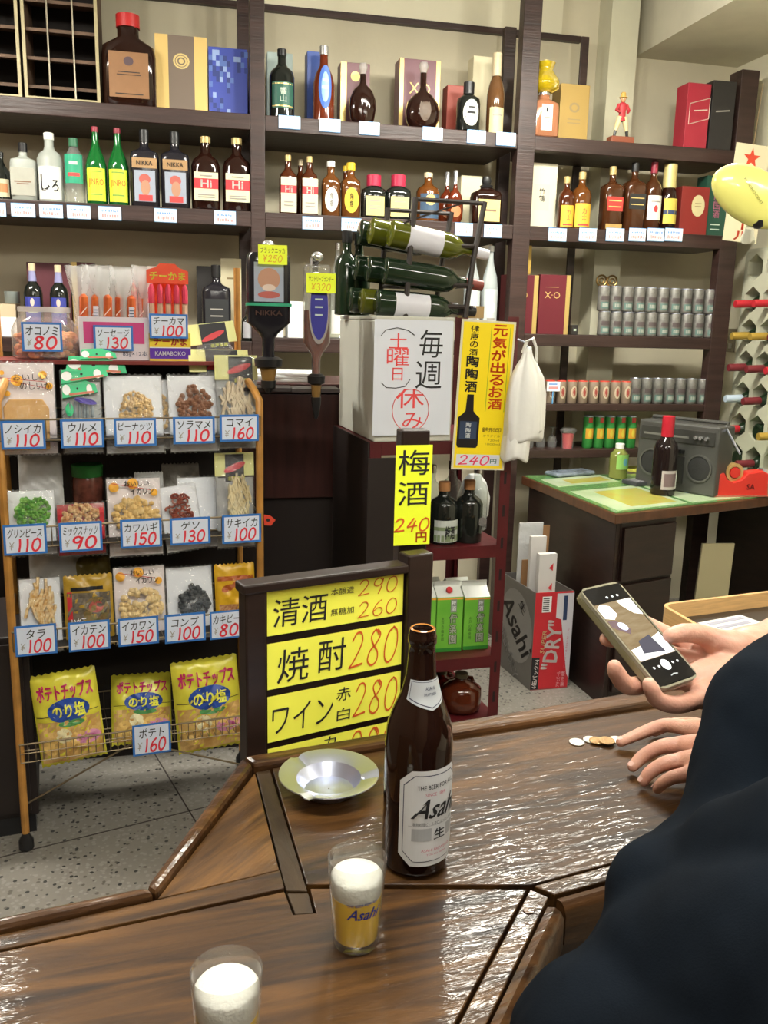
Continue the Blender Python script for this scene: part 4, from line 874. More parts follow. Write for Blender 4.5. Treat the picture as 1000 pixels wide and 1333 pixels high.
# ------------------------------------------------------------------ menu board standing behind the counter
bL = onz(327, 984, ZT)
BF = Frame(bL.x-.012*cos(R(30))+.015, bL.y+.035, 30)
def board():
    uL_, zt = BF.px(317, 762); uR_, ztr = BF.px(561, 735)
    t = thing('menu_board', 'dark wooden menu stand with yellow handwritten drink price strips', 'sign', BF.P(0,0,0), BF.yaw)
    dk = M('dark_board_wood', (.016,.008,.006), .4, var=.3, stretch=(1,5,5))
    us0 = BF.px(348, 800)[0]; us1 = BF.px(525, 800)[0]
    MB().box(us0-.004, us1+.002, .004, .016, .70, zt-.012).obj('back_panel', dk, t, smooth=False)
    MB().box(uL_, us0-.004, -.008, .022, 0, zt-.004).obj('stile', dk, t, smooth=False, bevel=.003)
    MB().box(us1+.002, uR_, -.008, .022, 0, zt+.015).obj('stile', dk, t, smooth=False, bevel=.003)
    MB().box(uL_-.004, us1+.002, -.010, .024, zt-.012, zt+.002).obj('top_rail', dk, t, smooth=False, bevel=.003)
    MB().box(us0-.004, us1+.002, -.004, .018, .72, .735).obj('bottom_rail', dk, t, smooth=False)
    ZZ = [BF.px(347, y)[1] for y in (767, 829, 839, 899, 908, 968, 976)]
    w = us1-us0; cx = (us0+us1)/2; inkr = M('marker_red', (.62,.10,.02), .5)
    def strip(z1, z0, items_b, items_r, lab):
        h = z1-z0; s = patch(t, 'price_strip', YELLOW, flatmap(.0005), us0, us1-.001, z0, z1, 6, 1)
        bk = [(a, us0+x*w, z0+z*h, ww*w, hh*h, .05, bo) for a, x, z, ww, hh, bo in items_b]
        rd = [(a, us0+x*w, z0+z*h, ww*w, hh*h, .12, bo) for a, x, z, ww, hh, bo in items_r]
        lettering(t, bk, flatmap(-.0002), BLACK, 'black_lettering'); lettering(t, rd, flatmap(-.0002), inkr, 'red_numbers')
    strip(ZZ[0], ZZ[1], [('清酒', .23, .46, .38, .60, .0), ('本醸造', .53, .74, .17, .15, 0), ('無糖加', .53, .30, .17, .16, 0)], [('290', .80, .74, .30, .34, .0), ('260', .80, .25, .30, .34, .0)], '')
    strip(ZZ[2], ZZ[3], [('焼', .18, .46, .22, .74, 0), ('酎', .46, .52, .20, .72, 0)], [('280', .78, .52, .37, .80, 0)], '')
    strip(ZZ[4], ZZ[5], [('ワイン', .25, .46, .44, .60, -.005), ('赤', .55, .74, .11, .30, 0), ('白', .55, .28, .10, .28, 0)], [('280', .80, .52, .34, .74, 0)], '')
    strip(ZZ[6], ZZ[6]-.085, [('チュウハイ', .28, .52, .50, .52, 0), ('カ', .45, .88, .09, .2, 0)], [('280', .78, .62, .36, .66, 0)], '')
board()
uq = BF.px(540, 720)[0]
# upright post that carries the plum wine slip
PF = Frame(BF.P(uq,0,0).x+.004, BF.P(uq,0,0).y+.045, 18)
t = thing('wooden_post', 'dark square wooden post behind the menu board', 'post', PF.P(0,0,0), PF.yaw)
a = PF.px(520, 700)[0]; b = PF.px(556, 700)[0]; zt = PF.px(538, 560)[1]
MB().box(a, b, 0, .03, 0, zt).obj('shaft', M('dark_board_wood'), t, smooth=False, bevel=.003)
MB().box(a-.02, b+.02, -.02, .05, 0, .02).obj('foot', M('dark_board_wood'), t, smooth=False, bevel=.003)
def slip():
    x0, zt = PF.px(516, 580, .004); x1, zb = PF.px(559, 708, .004); w, h = x1-x0, zt-zb
    t = thing('price_slip', 'narrow vertical yellow paper reading plum wine 240 yen in handwriting', 'sign', PF.P((x0+x1)/2, .004, zb), PF.yaw)
    MB().box(-w/2, w/2, 0, .001, 0, h).obj('paper', FLUO, t, smooth=False)
    lettering(t, [('梅', 0, h*.83, w*.86, h*.25), ('酒', 0, h*.52, w*.84, h*.24)], flatmap(-.0006), BLACK, 'black_lettering')
    lettering(t, [('240', -.0, h*.205, w*.96, h*.13, .15, .03), ('円', w*.26, h*.075, w*.30, h*.10, 0, .03)], flatmap(-.0006), M('marker_red'), 'red_numbers')
slip()
# ------------------------------------------------------------------ snack rack
pr0 = onz(35, 1106, 0)
SF = Frame(pr0.x, pr0.y, 21)
ORW = M('orange_bamboo', (.40,.19,.04), .45, var=.25, vscale=14); WIRE = M('rack_wire', (.16,.12,.07), .4, metal=.6)
rz = [.5*(SF.px(a, b, .0)[1]+SF.px(c, d, .0)[1]) for a, b, c, d in ((30,548,318,540),(38,684,310,672),(45,815,300,800),(60,962,318,930))]
uw = SF.px(338, 600)[0]; DP = .30
rack = thing('snack_rack', 'tall wire snack rack with orange uprights and four tiers of packets', 'rack', SF.P(0,0,0), SF.yaw)
ztop = rz[0]+.075
for (u_, v_) in ((0,0),(uw,0)):
    MB().tube([(u_,-v_,.055),(u_,-v_,.5),(u_,-v_,1.0),(u_,-v_,ztop-.03),(u_+(-.012 if u_ else .012),-v_+.02,ztop),(u_+(-.02 if u_ else .02),-v_+.06,ztop+.02)], .011, 10).obj('upright', ORW, rack)
    MB().tube([(u_,DP,.055),(u_,DP,ztop+.35)], .010, 10).obj('upright', ORW, rack)
    for y_ in (0, DP):
        MB().lathe([(.0,.012),(.008,.021),(.032,.021),(.05,.010),(.06,.010)], 12, c=(u_, y_, 0)).obj('caster', BLKPL, rack)
for k, z in enumerate(rz):
    zb_ = z-.055
    m = MB(); m.tube([(.0,-.012,z),(uw,-.012,z)], .0028, 6); m.obj('rail', WIRE, rack)
    MB().tube([(.0,DP,z),(uw,DP,z)], .0028, 6).obj('rail', WIRE, rack)
    for s in (0, uw): MB().tube([(s,-.012,z),(s,DP,z+.02)], .0028, 6).obj('side_rail', WIRE, rack)
    n = 24 if k < 3 else 34
    m = MB()
    for i in range(n+1):
        u_ = uw*i/n
        if k == 3: m.tube([(u_,-.012,z),(u_,-.012,zb_),(u_,DP,zb_),(u_,DP,z)], .0012, 5)
        else: m.tube([(u_,-.010,zb_),(u_,DP,zb_)], .0012, 5)
    for j in range(5): m.tube([(0,-.012+j*DP/4,zb_),(uw,-.012+j*DP/4,zb_)], .0018, 5)
    if k < 3:
        for i in range(7): m.tube([(uw*i/6,-.012,z),(uw*i/6,-.012,zb_)], .0015, 5)
    else: m.tube([(0,-.012,z-.028),(uw,-.012,z-.028)], .0015, 5)
    tag(m.obj('wire_grid', WIRE, rack), kind='stuff')
    if k < 3: MB().box(.01, uw-.01, .0, DP-.01, zb_-.006, zb_-.002).obj('shelf_plate', M('rack_plate_dark', (.03,.025,.02), .6), rack, smooth=False)
for u0_, u1_ in ((0,.30),(uw,.33)):
    MB().tube([(u0_,.02,.13),(u1_,.02,rz[3]-.06)], .003, 6).obj('brace', WIRE, rack)
# top tier
ZTT = SF.px(60, 466, -.12)[1]-.005
MB().box(0, uw, .08, DP+.02, ZTT-.010, ZTT).obj('top_shelf', M('red_lacquer_board', (.16,.02,.015), .5), rack, smooth=False)
MB().box(0, uw, DP+.006, DP+.02, .35, ZTT-.011).obj('rear_panel', M('rack_back_dark', (.02,.014,.012), .7), rack, smooth=False)
# ---- price cards
def card(x0, y0, x1, y1, name, price, where, v=.018, fr=SF):
    u0, zt = fr.px(x0, y0, v); u1, zb = fr.px(x1, y1, v); w, h = u1-u0, min(zt-zb, 10)
    t = thing('price_card', where, 'price card', fr.P((u0+u1)/2, v, zb), fr.yaw)
    MB().box(-w/2, w/2, 0, .0015, 0, h).obj('border', BLUE, t, smooth=False)
    b_ = w*.055
    MB().box(-w/2+b_, w/2-b_, -.0006, -.0001, b_, h-b_).obj('face', M('card_face', (.66,.72,.84), .4), t, smooth=False)
    n = len(name); wn = min(w*.80, w*.20*n+w*.06)
    lettering(t, [(name, 0, h*.71, wn, h*.31, .12, .006)], flatmap(-.0012), BLACK, 'black_lettering')
    lettering(t, [('¥', -w*.32, h*.30, w*.12, h*.24, .1, .02)], flatmap(-.0012), M('grey_ink'), 'yen_sign')
    lettering(t, [(price, w*.08, h*.31, w*.56, h*.40, .12, .055)], flatmap(-.0012), M('marker_crimson', (.72,.03,.05), .5), 'red_numbers')
    return t
rows = [
 [((0,548,60,584),'ノシイカ','110','pressed squid'),((78,546,136,582),'ウルメ','110','dried herring'),((148,545,204,580),'ピーナッツ','110','peanut'),((225,543,280,577),'ソラマメ','110','broad bean'),((286,540,337,574),'コマイ','160','dried cod')],
 [((3,684,62,720),'グリンピース','110','green pea'),((76,681,134,716),'ミックスナッツ','90','mixed nut'),((156,677,211,711),'カワハギ','150','filefish'),((221,675,274,707),'ゲソ','130','squid leg'),((289,671,340,705),'サキイカ','100','shredded squid')],
 [((18,816,75,850),'タラ','100','cod strip'),((88,811,144,844),'イカテン','100','squid tempura'),((153,806,207,837),'イカワン','150','squid cracker'),((214,801,268,833),'コンブ','100','kelp'),((273,797,316,829),'カキピー','80','rice cracker')]]
for k, row in enumerate(rows):
    for (x0,y0,x1,y1), nm, pr_, en in row:
        card(x0, y0, x1, y1, nm, pr_, f'blue-bordered price card reading {pr_} yen on the rail below the {en} packets', v=.016)
card(172, 945, 223, 978, 'ポテト', '160', 'blue-bordered price card reading 160 yen on the bottom basket of crisps', v=.018)
# ---- packets
def pillow_fn(w, h, d, seed=0, crimp=.06):
    """front surface depth of a filled packet: y(x, z), z from 0 to h"""
    rn = random.Random(seed); ph = [rn.uniform(0,6.28) for _ in range(8)]
    def f(x, z):
        a = max(0, 1-(2*x/w)**2); b = max(0, 1-(2*z/h-1)**2)
        y = d*(a**.5)*(b**.42)
        wr = .0028*sin(x*95+ph[0]+3*sin(z*40+ph[1]))+.0022*sin(z*120+ph[2]+2*sin(x*60+ph[3]))+.0016*sin((x+z)*190+ph[4])
        return y+wr*(.25+.75*min(1, (a*b)**.3))
    return f
def packet(name, label, x0, y0, x1, y1, v, tilt, d, mat, frame=SF, group=None, seed=0, art=None, cat='snack packet', roll=0, zbase=None):
    """filled packet; its picture box at depth v gives width and height"""
    u0, zt = frame.px(x0, y0, v); u1, zb = frame.px(x1, y1, v); w, h = u1-u0, zt-zb
    t = thing(name, label, cat, frame.P((u0+u1)/2, v, zb if zbase is None else zbase), frame.yaw, group)
    t.rotation_euler = (-R(tilt), R(roll), frame.yaw)
    f = pillow_fn(w, h, d, seed); nx, nz = 20, 24
    V_ = lambda x, z, e=0: (x, -f(x, z)-e, z)
    vs = []; fs = []
    for sgn in (1, -1):
        for j in range(nz+1):
            for i in range(nx+1):
                x = -w/2+w*i/nx; z = h*j/nz
                zz = z+(.0025*(1 if i % 2 else -1) if j in (0, nz) else 0)
                y = -f(x, z) if sgn == 1 else (f(x, z)*.5+.001)
                vs.append((x, y, zz))
    N_ = (nx+1)*(nz+1)
    for s in (0, 1):
        for j in range(nz):
            for i in range(nx):
                a = s*N_+j*(nx+1)+i; q = (a, a+1, a+nx+2, a+nx+1); fs.append(q if s == 0 else q[::-1])
    if mat: MB().add(vs, fs).obj('wrapper', mat, t, angle=60)
    if art: art(t, w, h, V_)
    return t
CF = film('packet_film', (.985,.985,.985), .10, .07, 1.0, 55)
def bits(t, name, mat, w, h, V_, region, n, size, shape='ball', seed=1, depth=.0):
    """loose food pieces showing through the window"""
    rn = random.Random(seed); m = MB(); x0, x1, z0, z1 = region; c = 0
    while c < n:
        a = rn.uniform(-1, 1); b = rn.uniform(-1, 1)
        if a*a+b*b > 1 and shape != 'slab': continue
        if shape == 'slab' and abs(b) > 1: continue
        x = (x0+x1)/2+a*(x1-x0)/2; z = (z0+z1)/2+b*(z1-z0)/2; c += 1
        y = V_(x, z)[1]*rn.uniform(.35,.9)-.001-depth
        if shape in ('ball','slab'): m.ball((x, y, z), size*rn.uniform(.75,1.2), 6, sx=rn.uniform(.8,1.3), sz=rn.uniform(.7,1.2))
        elif shape == 'stick':
            q = rn.uniform(-.5,.5); l = size*rn.uniform(2.5,4.5)
            m.tube([(x-l*sin(q)/2, y, z-l*cos(q)/2), (x+rn.uniform(-.3,.3)*size, y-.002, z), (x+l*sin(q)/2, y, z+l*cos(q)/2)], size*.35, 5)
        elif shape == 'curl':
            q = rn.uniform(0,6.28); rr_ = size*rn.uniform(.8,1.3)
            m.tube([(x+cos(q+s*.5)*rr_, y-.001*s, z+sin(q+s*.5)*rr_*.8) for s in range(7)], size*.38, 5)
    return tag(m.obj(name, mat, t), kind='stuff')
def white_bag(label, x0, y0, x1, y1, food, en, reg, n, size, shape='ball', seed=1, v=-.045, tilt=12, **kw):
    def art(t, w, h, V_):
        MB().box(-w/2+.003, w/2-.003, .0035, .0045, .004, h-.004).obj('backing_card', M('bag_white_card', (.82,.85,.90), .5, var=.03), t, smooth=False)
        r = (reg[0]*w-w/2, reg[1]*w-w/2, reg[2]*h, reg[3]*h)
        bits(t, food, M('food_'+food, en[0], .45, col2=en[1], vscale=90), w, h, V_, r, n, size, shape, seed)
    return packet('snack_packet', label, x0, y0, x1, y1, v, tilt, .016, CF, seed=seed, art=art, **kw)
def hdr(x0, x1, y):  return None
# tier 1
def nosi(t, w, h, V_):
    MB().box(-w/2+.003, w/2-.003, .0035, .0045, .004, h-.004).obj('backing_card', M('bag_pinkish_card', (.84,.76,.76), .5), t, smooth=False)
    vs = []; q = [(-.34,.06),(.36,.06),(.38,.50),(.28,.60),(-.26,.60),(-.36,.52)]
    MB().prism([(a*w, b*h) for a, b in q], -.006, .002, axis='y').obj('pressed_squid', M('food_pressed_squid', (.62,.33,.07), .5, col2=(.72,.42,.12), vscale=30), t, smooth=False, bevel=.003)
    for a, b, r in ((-.12,.80,.10),(.30,.86,.07),(-.42,.72,.08),(.40,.74,.06),(-.28,.66,.05),(-.35,.88,.04)): disc(t, 'orange_spot', M('orange_spot', (.85,.42,.04), .5), lambda x, z: V_(x, z, .0012), a*w, b*h, r*w, r*w, 14)
    lettering(t, [('おいしい', .1*w, .83*h, .55*w, .07*h), ('のしいか', .18*w, .74*h, .5*w, .09*h)], lambda x, z: V_(x, z, .004), BLACK)
    for z_, s in ((.80,-.1),(.76,-.22)): patch(t, 'red_line', M('red_print'), lambda x, z, s=s: V_(x, z+x*s, .0016), -w*.45, w*.35, h*z_, h*z_+.0015, 10, 1)
packet('snack_packet', 'pressed squid packet with orange spots at the left of the top tier', -12, 470, 77, 592, -.04, 8, .014, CF, seed=3, art=nosi)
def urume(t, w, h, V_):
    MB().box(-w/2+.003, w/2-.003, .0035, .0045, .004, h*.85).obj('backing_card', M('bag_grey_card', (.36,.38,.38), .4), t, smooth=False)
    m = MB(); rn = random.Random(5)
    for i in range(7):
        x = -w*.30+w*.6*i/6; a = rn.uniform(-.003,.003)
        MB().tube([(x,-.006,h*.10),(x+a,-.009,h*.3),(x+a*2,-.008,h*.5),(x+a*2.5,-.006,h*.62)], [.0015,.0045,.005,.002], 6).obj('dried_fish', M('food_fish', (.20,.24,.27), .3, metal=.4, var=.4, vscale=50), t)
    disc(t, 'blue_fish_print', M('blue_fish_print', (.08,.06,.30), .5), lambda x, z: V_(x, z, .0016), .1*w, .62*h, .28*w, .035*h, 16, rot=-.2)
    disc(t, 'green_print', M('green_header', (.03,.48,.20), .45), lambda x, z: V_(x, z, .0016), -.3*w, .52*h, .10*w, .08*h, 14)
    for s in (-1, 1):
        for i in range(9): patch(t, 'edge_mark', BLACK, lambda x, z: V_(x, z+(x-s*w*.44)*.8, .0015), s*w*.44-.0035, s*w*.44+.0035, h*(.08+.055*i), h*(.08+.055*i)+.0016, 1, 1)
packet('snack_packet', 'dried herring packet with small silvery fish and green header', 77, 480, 136, 590, -.04, 10, .012, CF, seed=4, art=urume)
GH = M('green_header', (.03,.48,.20), .45)
for k, (x0, y0, x1, y1, rl) in enumerate(((80,492,128,516,-6),(78,474,142,496,-8),(84,462,165,486,4),(104,452,152,468,0))):
    u0, zt = SF.px(x0, y0, -.05-.012*k); u1, zb = SF.px(x1, y1, -.05-.012*k); w, h = u1-u0, zt-zb
    t = thing('packet_header', ['lowest','second lowest','second highest, longest','topmost'][k]+' green and white packet header above the herring packet', 'snack packet', SF.P((u0+u1)/2, -.05-.012*k, zb), SF.yaw)
    t.rotation_euler = (-R(25), R(rl), SF.yaw)
    MB().prism([(-w/2,0),(w/2,h*.15),(w*.47,h*.6),(w*.1,h),(-w*.45,h*.9)], -.001, .006, axis='y').obj('header_card', GH, t, smooth=False)
    for a, b, r in ((-.36,.45,.11),(.28,.35,.08)): disc(t, 'white_print', WHITE, flatmap(-.0016), a*w, b*h, r*w, h*.3, 14)
    disc(t, 'fish_eye_print', BLACK, flatmap(-.002), -.05*w, .45*h, .03*w, .08*h, 10)
    patch(t, 'red_line', M('rust_print', (.45,.14,.08), .5), flatmap(-.0018), -w*.3, w*.4, h*.1, h*.24, 2, 1)
NUT = ((.55,.36,.15),(.68,.50,.26)); BEAN = ((.16,.07,.04),(.30,.15,.09))
white_bag('white-backed peanut packet in the middle of the top tier', 134, 486, 216, 590, 'peanut', NUT, (.26,.80,.30,.78), 230, .0058, seed=6)
white_bag('peanut packet edge-on behind the broad beans', 196, 492, 232, 585, 'peanut', NUT, (.2,.7,.3,.78), 70, .0055, seed=7, v=-.075)
white_bag('white-backed roasted broad bean packet on the top tier', 219, 486, 287, 588, 'broad_bean', BEAN, (.20,.85,.30,.84), 130, .0078, seed=8)
YH = M('pale_yellow_header', (.72,.72,.30), .5)
def komai(t, w, h, V_, full=True):
    MB().box(-w/2, w/2, -.002, .003, h*.74, h).obj('yellow_header', YH, t, smooth=False)
    MB().box(-w*.18, w*.38, -.003, -.0022, h*.70, h*.985).obj('black_panel', BLACK, t, smooth=False)
    disc(t, 'red_swoosh', M('bright_red'), flatmap(-.0036), w*.06, h*.86, w*.30, h*.035, 16, rot=.35)
    lettering(t, [('北海道産', w*.14, h*.735, w*.40, h*.045, 0, .03)], flatmap(-.0036), YELLOW)
    if full:
        MB().box(-w/2+.003, w/2-.003, .0035, .0045, .004, h*.74).obj('backing_card', M('bag_grey_card'), t, smooth=False)
        bits(t, 'dried_fish_strips', M('food_strip', (.50,.38,.24), .4, col2=(.72,.64,.48), vscale=40), w, h, V_, (-w*.40,w*.40,h*.26,h*.70), 60, .013, 'stick', 9)
packet('snack_packet', 'clear dried cod packet with yellow, black and red header on the top tier', 281, 462, 338, 584, -.045, 6, .012, CF, seed=9, art=komai)
for k, (x0, y0, x1, y1, rl, w_) in enumerate(((247,452,326,500,0,'middle'),(247,417,312,462,-7,'topmost'))):
    u0, zt = SF.px(x0, y0, -.09-.03*k); u1, zb = SF.px(x1, y1, -.09-.03*k); w, h = u1-u0, zt-zb
    t = thing('snack_packet', w_+' packet of the leaning stack with yellow, black and red headers', 'snack packet', SF.P((u0+u1)/2, -.09-.03*k, zb), SF.yaw)
    t.rotation_euler = (-R(20), R(rl), SF.yaw)
    MB().box(-w/2, w/2, 0, .004, h*.35, h).obj('yellow_header', YH, t, smooth=False)
    MB().box(-w*.22, w*.32, -.001, -.0002, h*.18, h*.98).obj('black_panel', BLACK, t, smooth=False)
    disc(t, 'red_swoosh', M('bright_red'), flatmap(-.0016), w*.03, h*.58, w*.26, h*.09, 16, rot=.35)
    lettering(t, [('北海道産', w*.12, h*.28, w*.36, h*.12, 0, .03)], flatmap(-.0016), YELLOW)
    MB().lathe([(-.03,.001),(h*.1,.012),(h*.34,.010)], 10, sx=w*34, sy=1).obj('film_body', CF, t)
# tier 2
white_bag('green pea packet at the left of the second tier', 6, 640, 76, 722, 'green_pea', ((.05,.22,.03),(.22,.42,.10)), (.18,.88,.36,.90), 190, .0062, seed=11)
packet('snack_packet', 'empty-looking clear packet leaning behind the green peas', 22, 592, 84, 660, -.12, 18, .02, film('hazy_film', (.9,.92,.9), .15, .35, .8, 50), seed=12)
def mix(t, w, h, V_):
    MB().box(-w/2+.003, w/2-.003, .0035, .0045, .004, h-.004).obj('backing_card', M('bag_red_card', (.45,.03,.03), .5), t, smooth=False)
    for s in (-1, 1): patch(t, 'red_edge', M('bright_red'), lambda x, z: V_(x, z, .0012), s*w*.42-.006, s*w*.42+.006, h*.05, h*.9, 2, 8)
    bits(t, 'mixed_nuts', M('food_mixed', (.45,.20,.08), .4, col2=(.75,.55,.32), vscale=90), w, h, V_, (-w*.42,w*.42,h*.2,h*.98), 170, .0075, 'ball', 13)
packet('snack_packet', 'mixed nut packet with red edges on the second tier', 72, 657, 140, 722, -.045, 10, .016, CF, seed=13, art=mix)
def jar2():
    u, zt = SF.px(113, 604, -.16); r = .043; z = rz[1]-.055
    t = thing('snack_jar', 'dark snack jar with green screw lid behind the mixed nuts', 'jar', SF.P(u, -.16, z), SF.yaw)
    MB().lathe([(0,r*.9),(.01,r),(zt-z-.045,r),(zt-z-.035,r*.92)], 24).obj('body', M('jar_brown_contents', (.10,.03,.02), .2, var=.4, vscale=40), t)
    MB().lathe([(zt-z-.034,r*1.0),(zt-z-.004,r*1.03),(zt-z,r*.97)], 28).obj('lid', M('dark_green_lid', (.015,.12,.02), .4), t)
jar2()
ORP = M('orange_print', (.80,.35,.05), .5)
def orange_top(t, w, h, V_, top=.92):
    for a, b, r in ((-.36,top-.04,.09),(.36,top-.12,.07),(-.02,top,.10)): disc(t, 'orange_spot', M('orange_spot'), lambda x, z: V_(x, z, .0012), a*w, b*h, r*w, r*w, 14)
    lettering(t, [('おいしい', .05*w, top*h, .45*w, .07*h, 0, .02), ('イカワン', .14*w, (top-.10)*h, .42*w, .08*h, 0, .02)], lambda x, z: V_(x, z, .004), BLACK)
    patch(t, 'red_line', M('red_print'), lambda x, z: V_(x, z+x*-.2, .0016), -w*.4, w*.3, h*(top-.05), h*(top-.05)+.002, 8, 1)
def kawa(t, w, h, V_):
    MB().box(-w/2+.003, w/2-.003, .0035, .0045, .004, h-.004).obj('backing_card', M('bag_pinkish_card'), t, smooth=False)
    bits(t, 'fish_crackers', M('food_cracker', (.60,.38,.12), .5, col2=(.78,.58,.28), vscale=60), w, h, V_, (-w*.38,w*.40,h*.30,h*.74), 100, .0095, 'ball', 14)
    orange_top(t, w, h, V_)
packet('snack_packet', 'filefish packet with orange printed top on the second tier', 138, 624, 214, 722, -.045, 10, .014, CF, seed=14, art=kawa)
packet('snack_packet', 'pale clear packet standing behind the filefish packet', 176, 616, 216, 690, -.10, 12, .012, film('hazy_film'), seed=15)
white_bag('packet of reddish squid legs on white card, tilted left', 215, 632, 268, 716, 'squid_leg', ((.16,.03,.02),(.34,.10,.06)), (.18,.76,.44,.84), 60, .0085, 'curl', seed=16, roll=-6)
white_bag('white packet leaning behind the squid legs', 232, 622, 290, 712, 'squid_leg_back', ((.5,.5,.5),(.7,.7,.7)), (.5,.6,.3,.4), 3, .004, 'ball', seed=17, v=-.07)
packet('snack_packet', 'grey folded packet at the back of the second tier', 212, 604, 262, 660, -.16, 16, .02, M('grey_foil_packet', (.22,.20,.17), .35, bump=.5, bscale=40), seed=18)
def saki(t, w, h, V_):
    MB().box(-w/2+.003, w/2-.003, .0035, .0045, .004, h*.74).obj('backing_card', M('bag_silver_card', (.45,.47,.47), .3, metal=.3), t, smooth=False)
    MB().box(-w/2, w/2, -.002, .003, h*.76, h).obj('yellow_header', YH, t, smooth=False)
    MB().box(-w*.24, w*.24, -.003, -.0022, h*.70, h*.985).obj('black_panel', BLACK, t, smooth=False)
    disc(t, 'red_swoosh', M('bright_red'), flatmap(-.0036), 0, h*.85, w*.30, h*.035, 16, rot=.4)
    lettering(t, [('北海道産', w*.04, h*.735, w*.44, h*.045, 0, .03)], flatmap(-.0036), YELLOW)
    bits(t, 'shredded_squid', M('food_shred', (.62,.50,.26), .5, col2=(.80,.72,.48), vscale=50), w, h, V_, (-w*.20,w*.36,h*.30,h*.74), 120, .0095, 'stick', 19)
packet('snack_packet', 'shredded squid packet with yellow and black header on the second tier', 281, 591, 333, 712, -.045, 5, .013, CF, seed=19, art=saki)
# tier 3
white_bag('packet of golden cod strips at the left of the third tier', 22, 757, 84, 848, 'cod_strip', ((.50,.26,.06),(.80,.66,.40)), (.20,.82,.36,.88), 46, .0135, 'stick', seed=21)
packet('snack_packet', 'large hazy clear packet lying behind the cod strips', 36, 712, 112, 770, -.14, 25, .03, film('hazy_film'), seed=22)
packet('snack_packet', 'dark olive packet lying behind the squid tempura', 92, 726, 146, 772, -.13, 25, .025, M('olive_packet', (.12,.09,.02), .3, bump=.4, bscale=40), seed=23)
def ikaten(t, w, h, V_):
    E = lambda e: (lambda x, z: V_(x, z, e))
    patch(t, 'picture_panel', M('packet_photo_dark', (.07,.06,.05), .4, col2=(.22,.18,.13), vscale=60), E(.001), -w*.44, w*.44, h*.18, h*.76, 12, 8)
    disc(t, 'food_picture', M('packet_photo_food', (.30,.16,.06), .4, col2=(.16,.16,.06), vscale=80), E(.0016), w*.14, h*.50, w*.27, h*.20, 20)
    disc(t, 'food_picture_centre', M('reddish'), E(.002), w*.14, h*.56, w*.15, h*.08, 16)
    patch(t, 'red_panel', M('bright_red'), E(.0016), -w*.44, -w*.34, h*.40, h*.78, 2, 4)
    disc(t, 'red_print', M('bright_red'), E(.0018), -w*.20, h*.30, w*.16, h*.08, 14)
    lettering(t, [('いか天', -w*.22, h*.36, w*.3, h*.12, 0, .03)], E(.0045), WHITE); lettering(t, [('大入り', w*.2, h*.22, w*.2, h*.09, 0, .03)], E(.0045), YELLOW, 'yellow_lettering')
    patch(t, 'title_bar', BLACK, E(.0018), -w*.36, w*.3, h*.79, h*.84, 10, 1)
packet('snack_packet', 'gold squid tempura packet with food picture on the third tier', 82, 753, 150, 838, -.045, 8, .016, M('gold_packet', (.42,.26,.03), .28, bump=.2, bscale=40), seed=24, art=ikaten)
def ikawan(t, w, h, V_):
    MB().box(-w/2+.003, w/2-.003, .0035, .0045, .004, h-.004).obj('backing_card', M('bag_pinkish_card'), t, smooth=False)
    bits(t, 'squid_crackers', M('food_cracker2', (.66,.46,.20), .5, col2=(.80,.64,.36), vscale=60), w, h, V_, (-w*.38,w*.40,h*.24,h*.72), 110, .0092, 'ball', 25)
    orange_top(t, w, h, V_)
packet('snack_packet', 'squid cracker packet with orange printed top on the third tier', 147, 742, 219, 834, -.045, 9, .016, CF, seed=25, art=ikawan)
white_bag('packet of dark grey kelp on white card on the third tier', 217, 742, 281, 830, 'kelp', ((.03,.035,.04),(.12,.13,.14)), (.26,.88,.26,.74), 95, .0085, 'ball', seed=26)
def kaki(t, w, h, V_):
    E = lambda e: (lambda x, z: V_(x, z, e))
    patch(t, 'red_band', M('rust_red', (.42,.10,.02), .4), E(.001), -w*.44, w*.44, h*.78, h*.84, 10, 2)
    for i in range(3): disc(t, 'brown_print', M('rust_red'), E(.0014), (-.2+.25*i)*w, (.68+.06*(i%2))*h, w*.16, h*.045, 12, rot=.4)
    patch(t, 'nut_picture', M('packet_photo_nuts', (.30,.10,.04), .4, col2=(.5,.3,.14), vscale=150), E(.0012), -w*.42, w*.42, h*.12, h*.46, 10, 5)
packet('snack_packet', 'orange and yellow rice cracker packet beside the menu board', 281, 738, 334, 826, -.045, 8, .016, M('amber_packet', (.66,.38,.02), .3, bump=.2, bscale=40), seed=27, art=kaki)
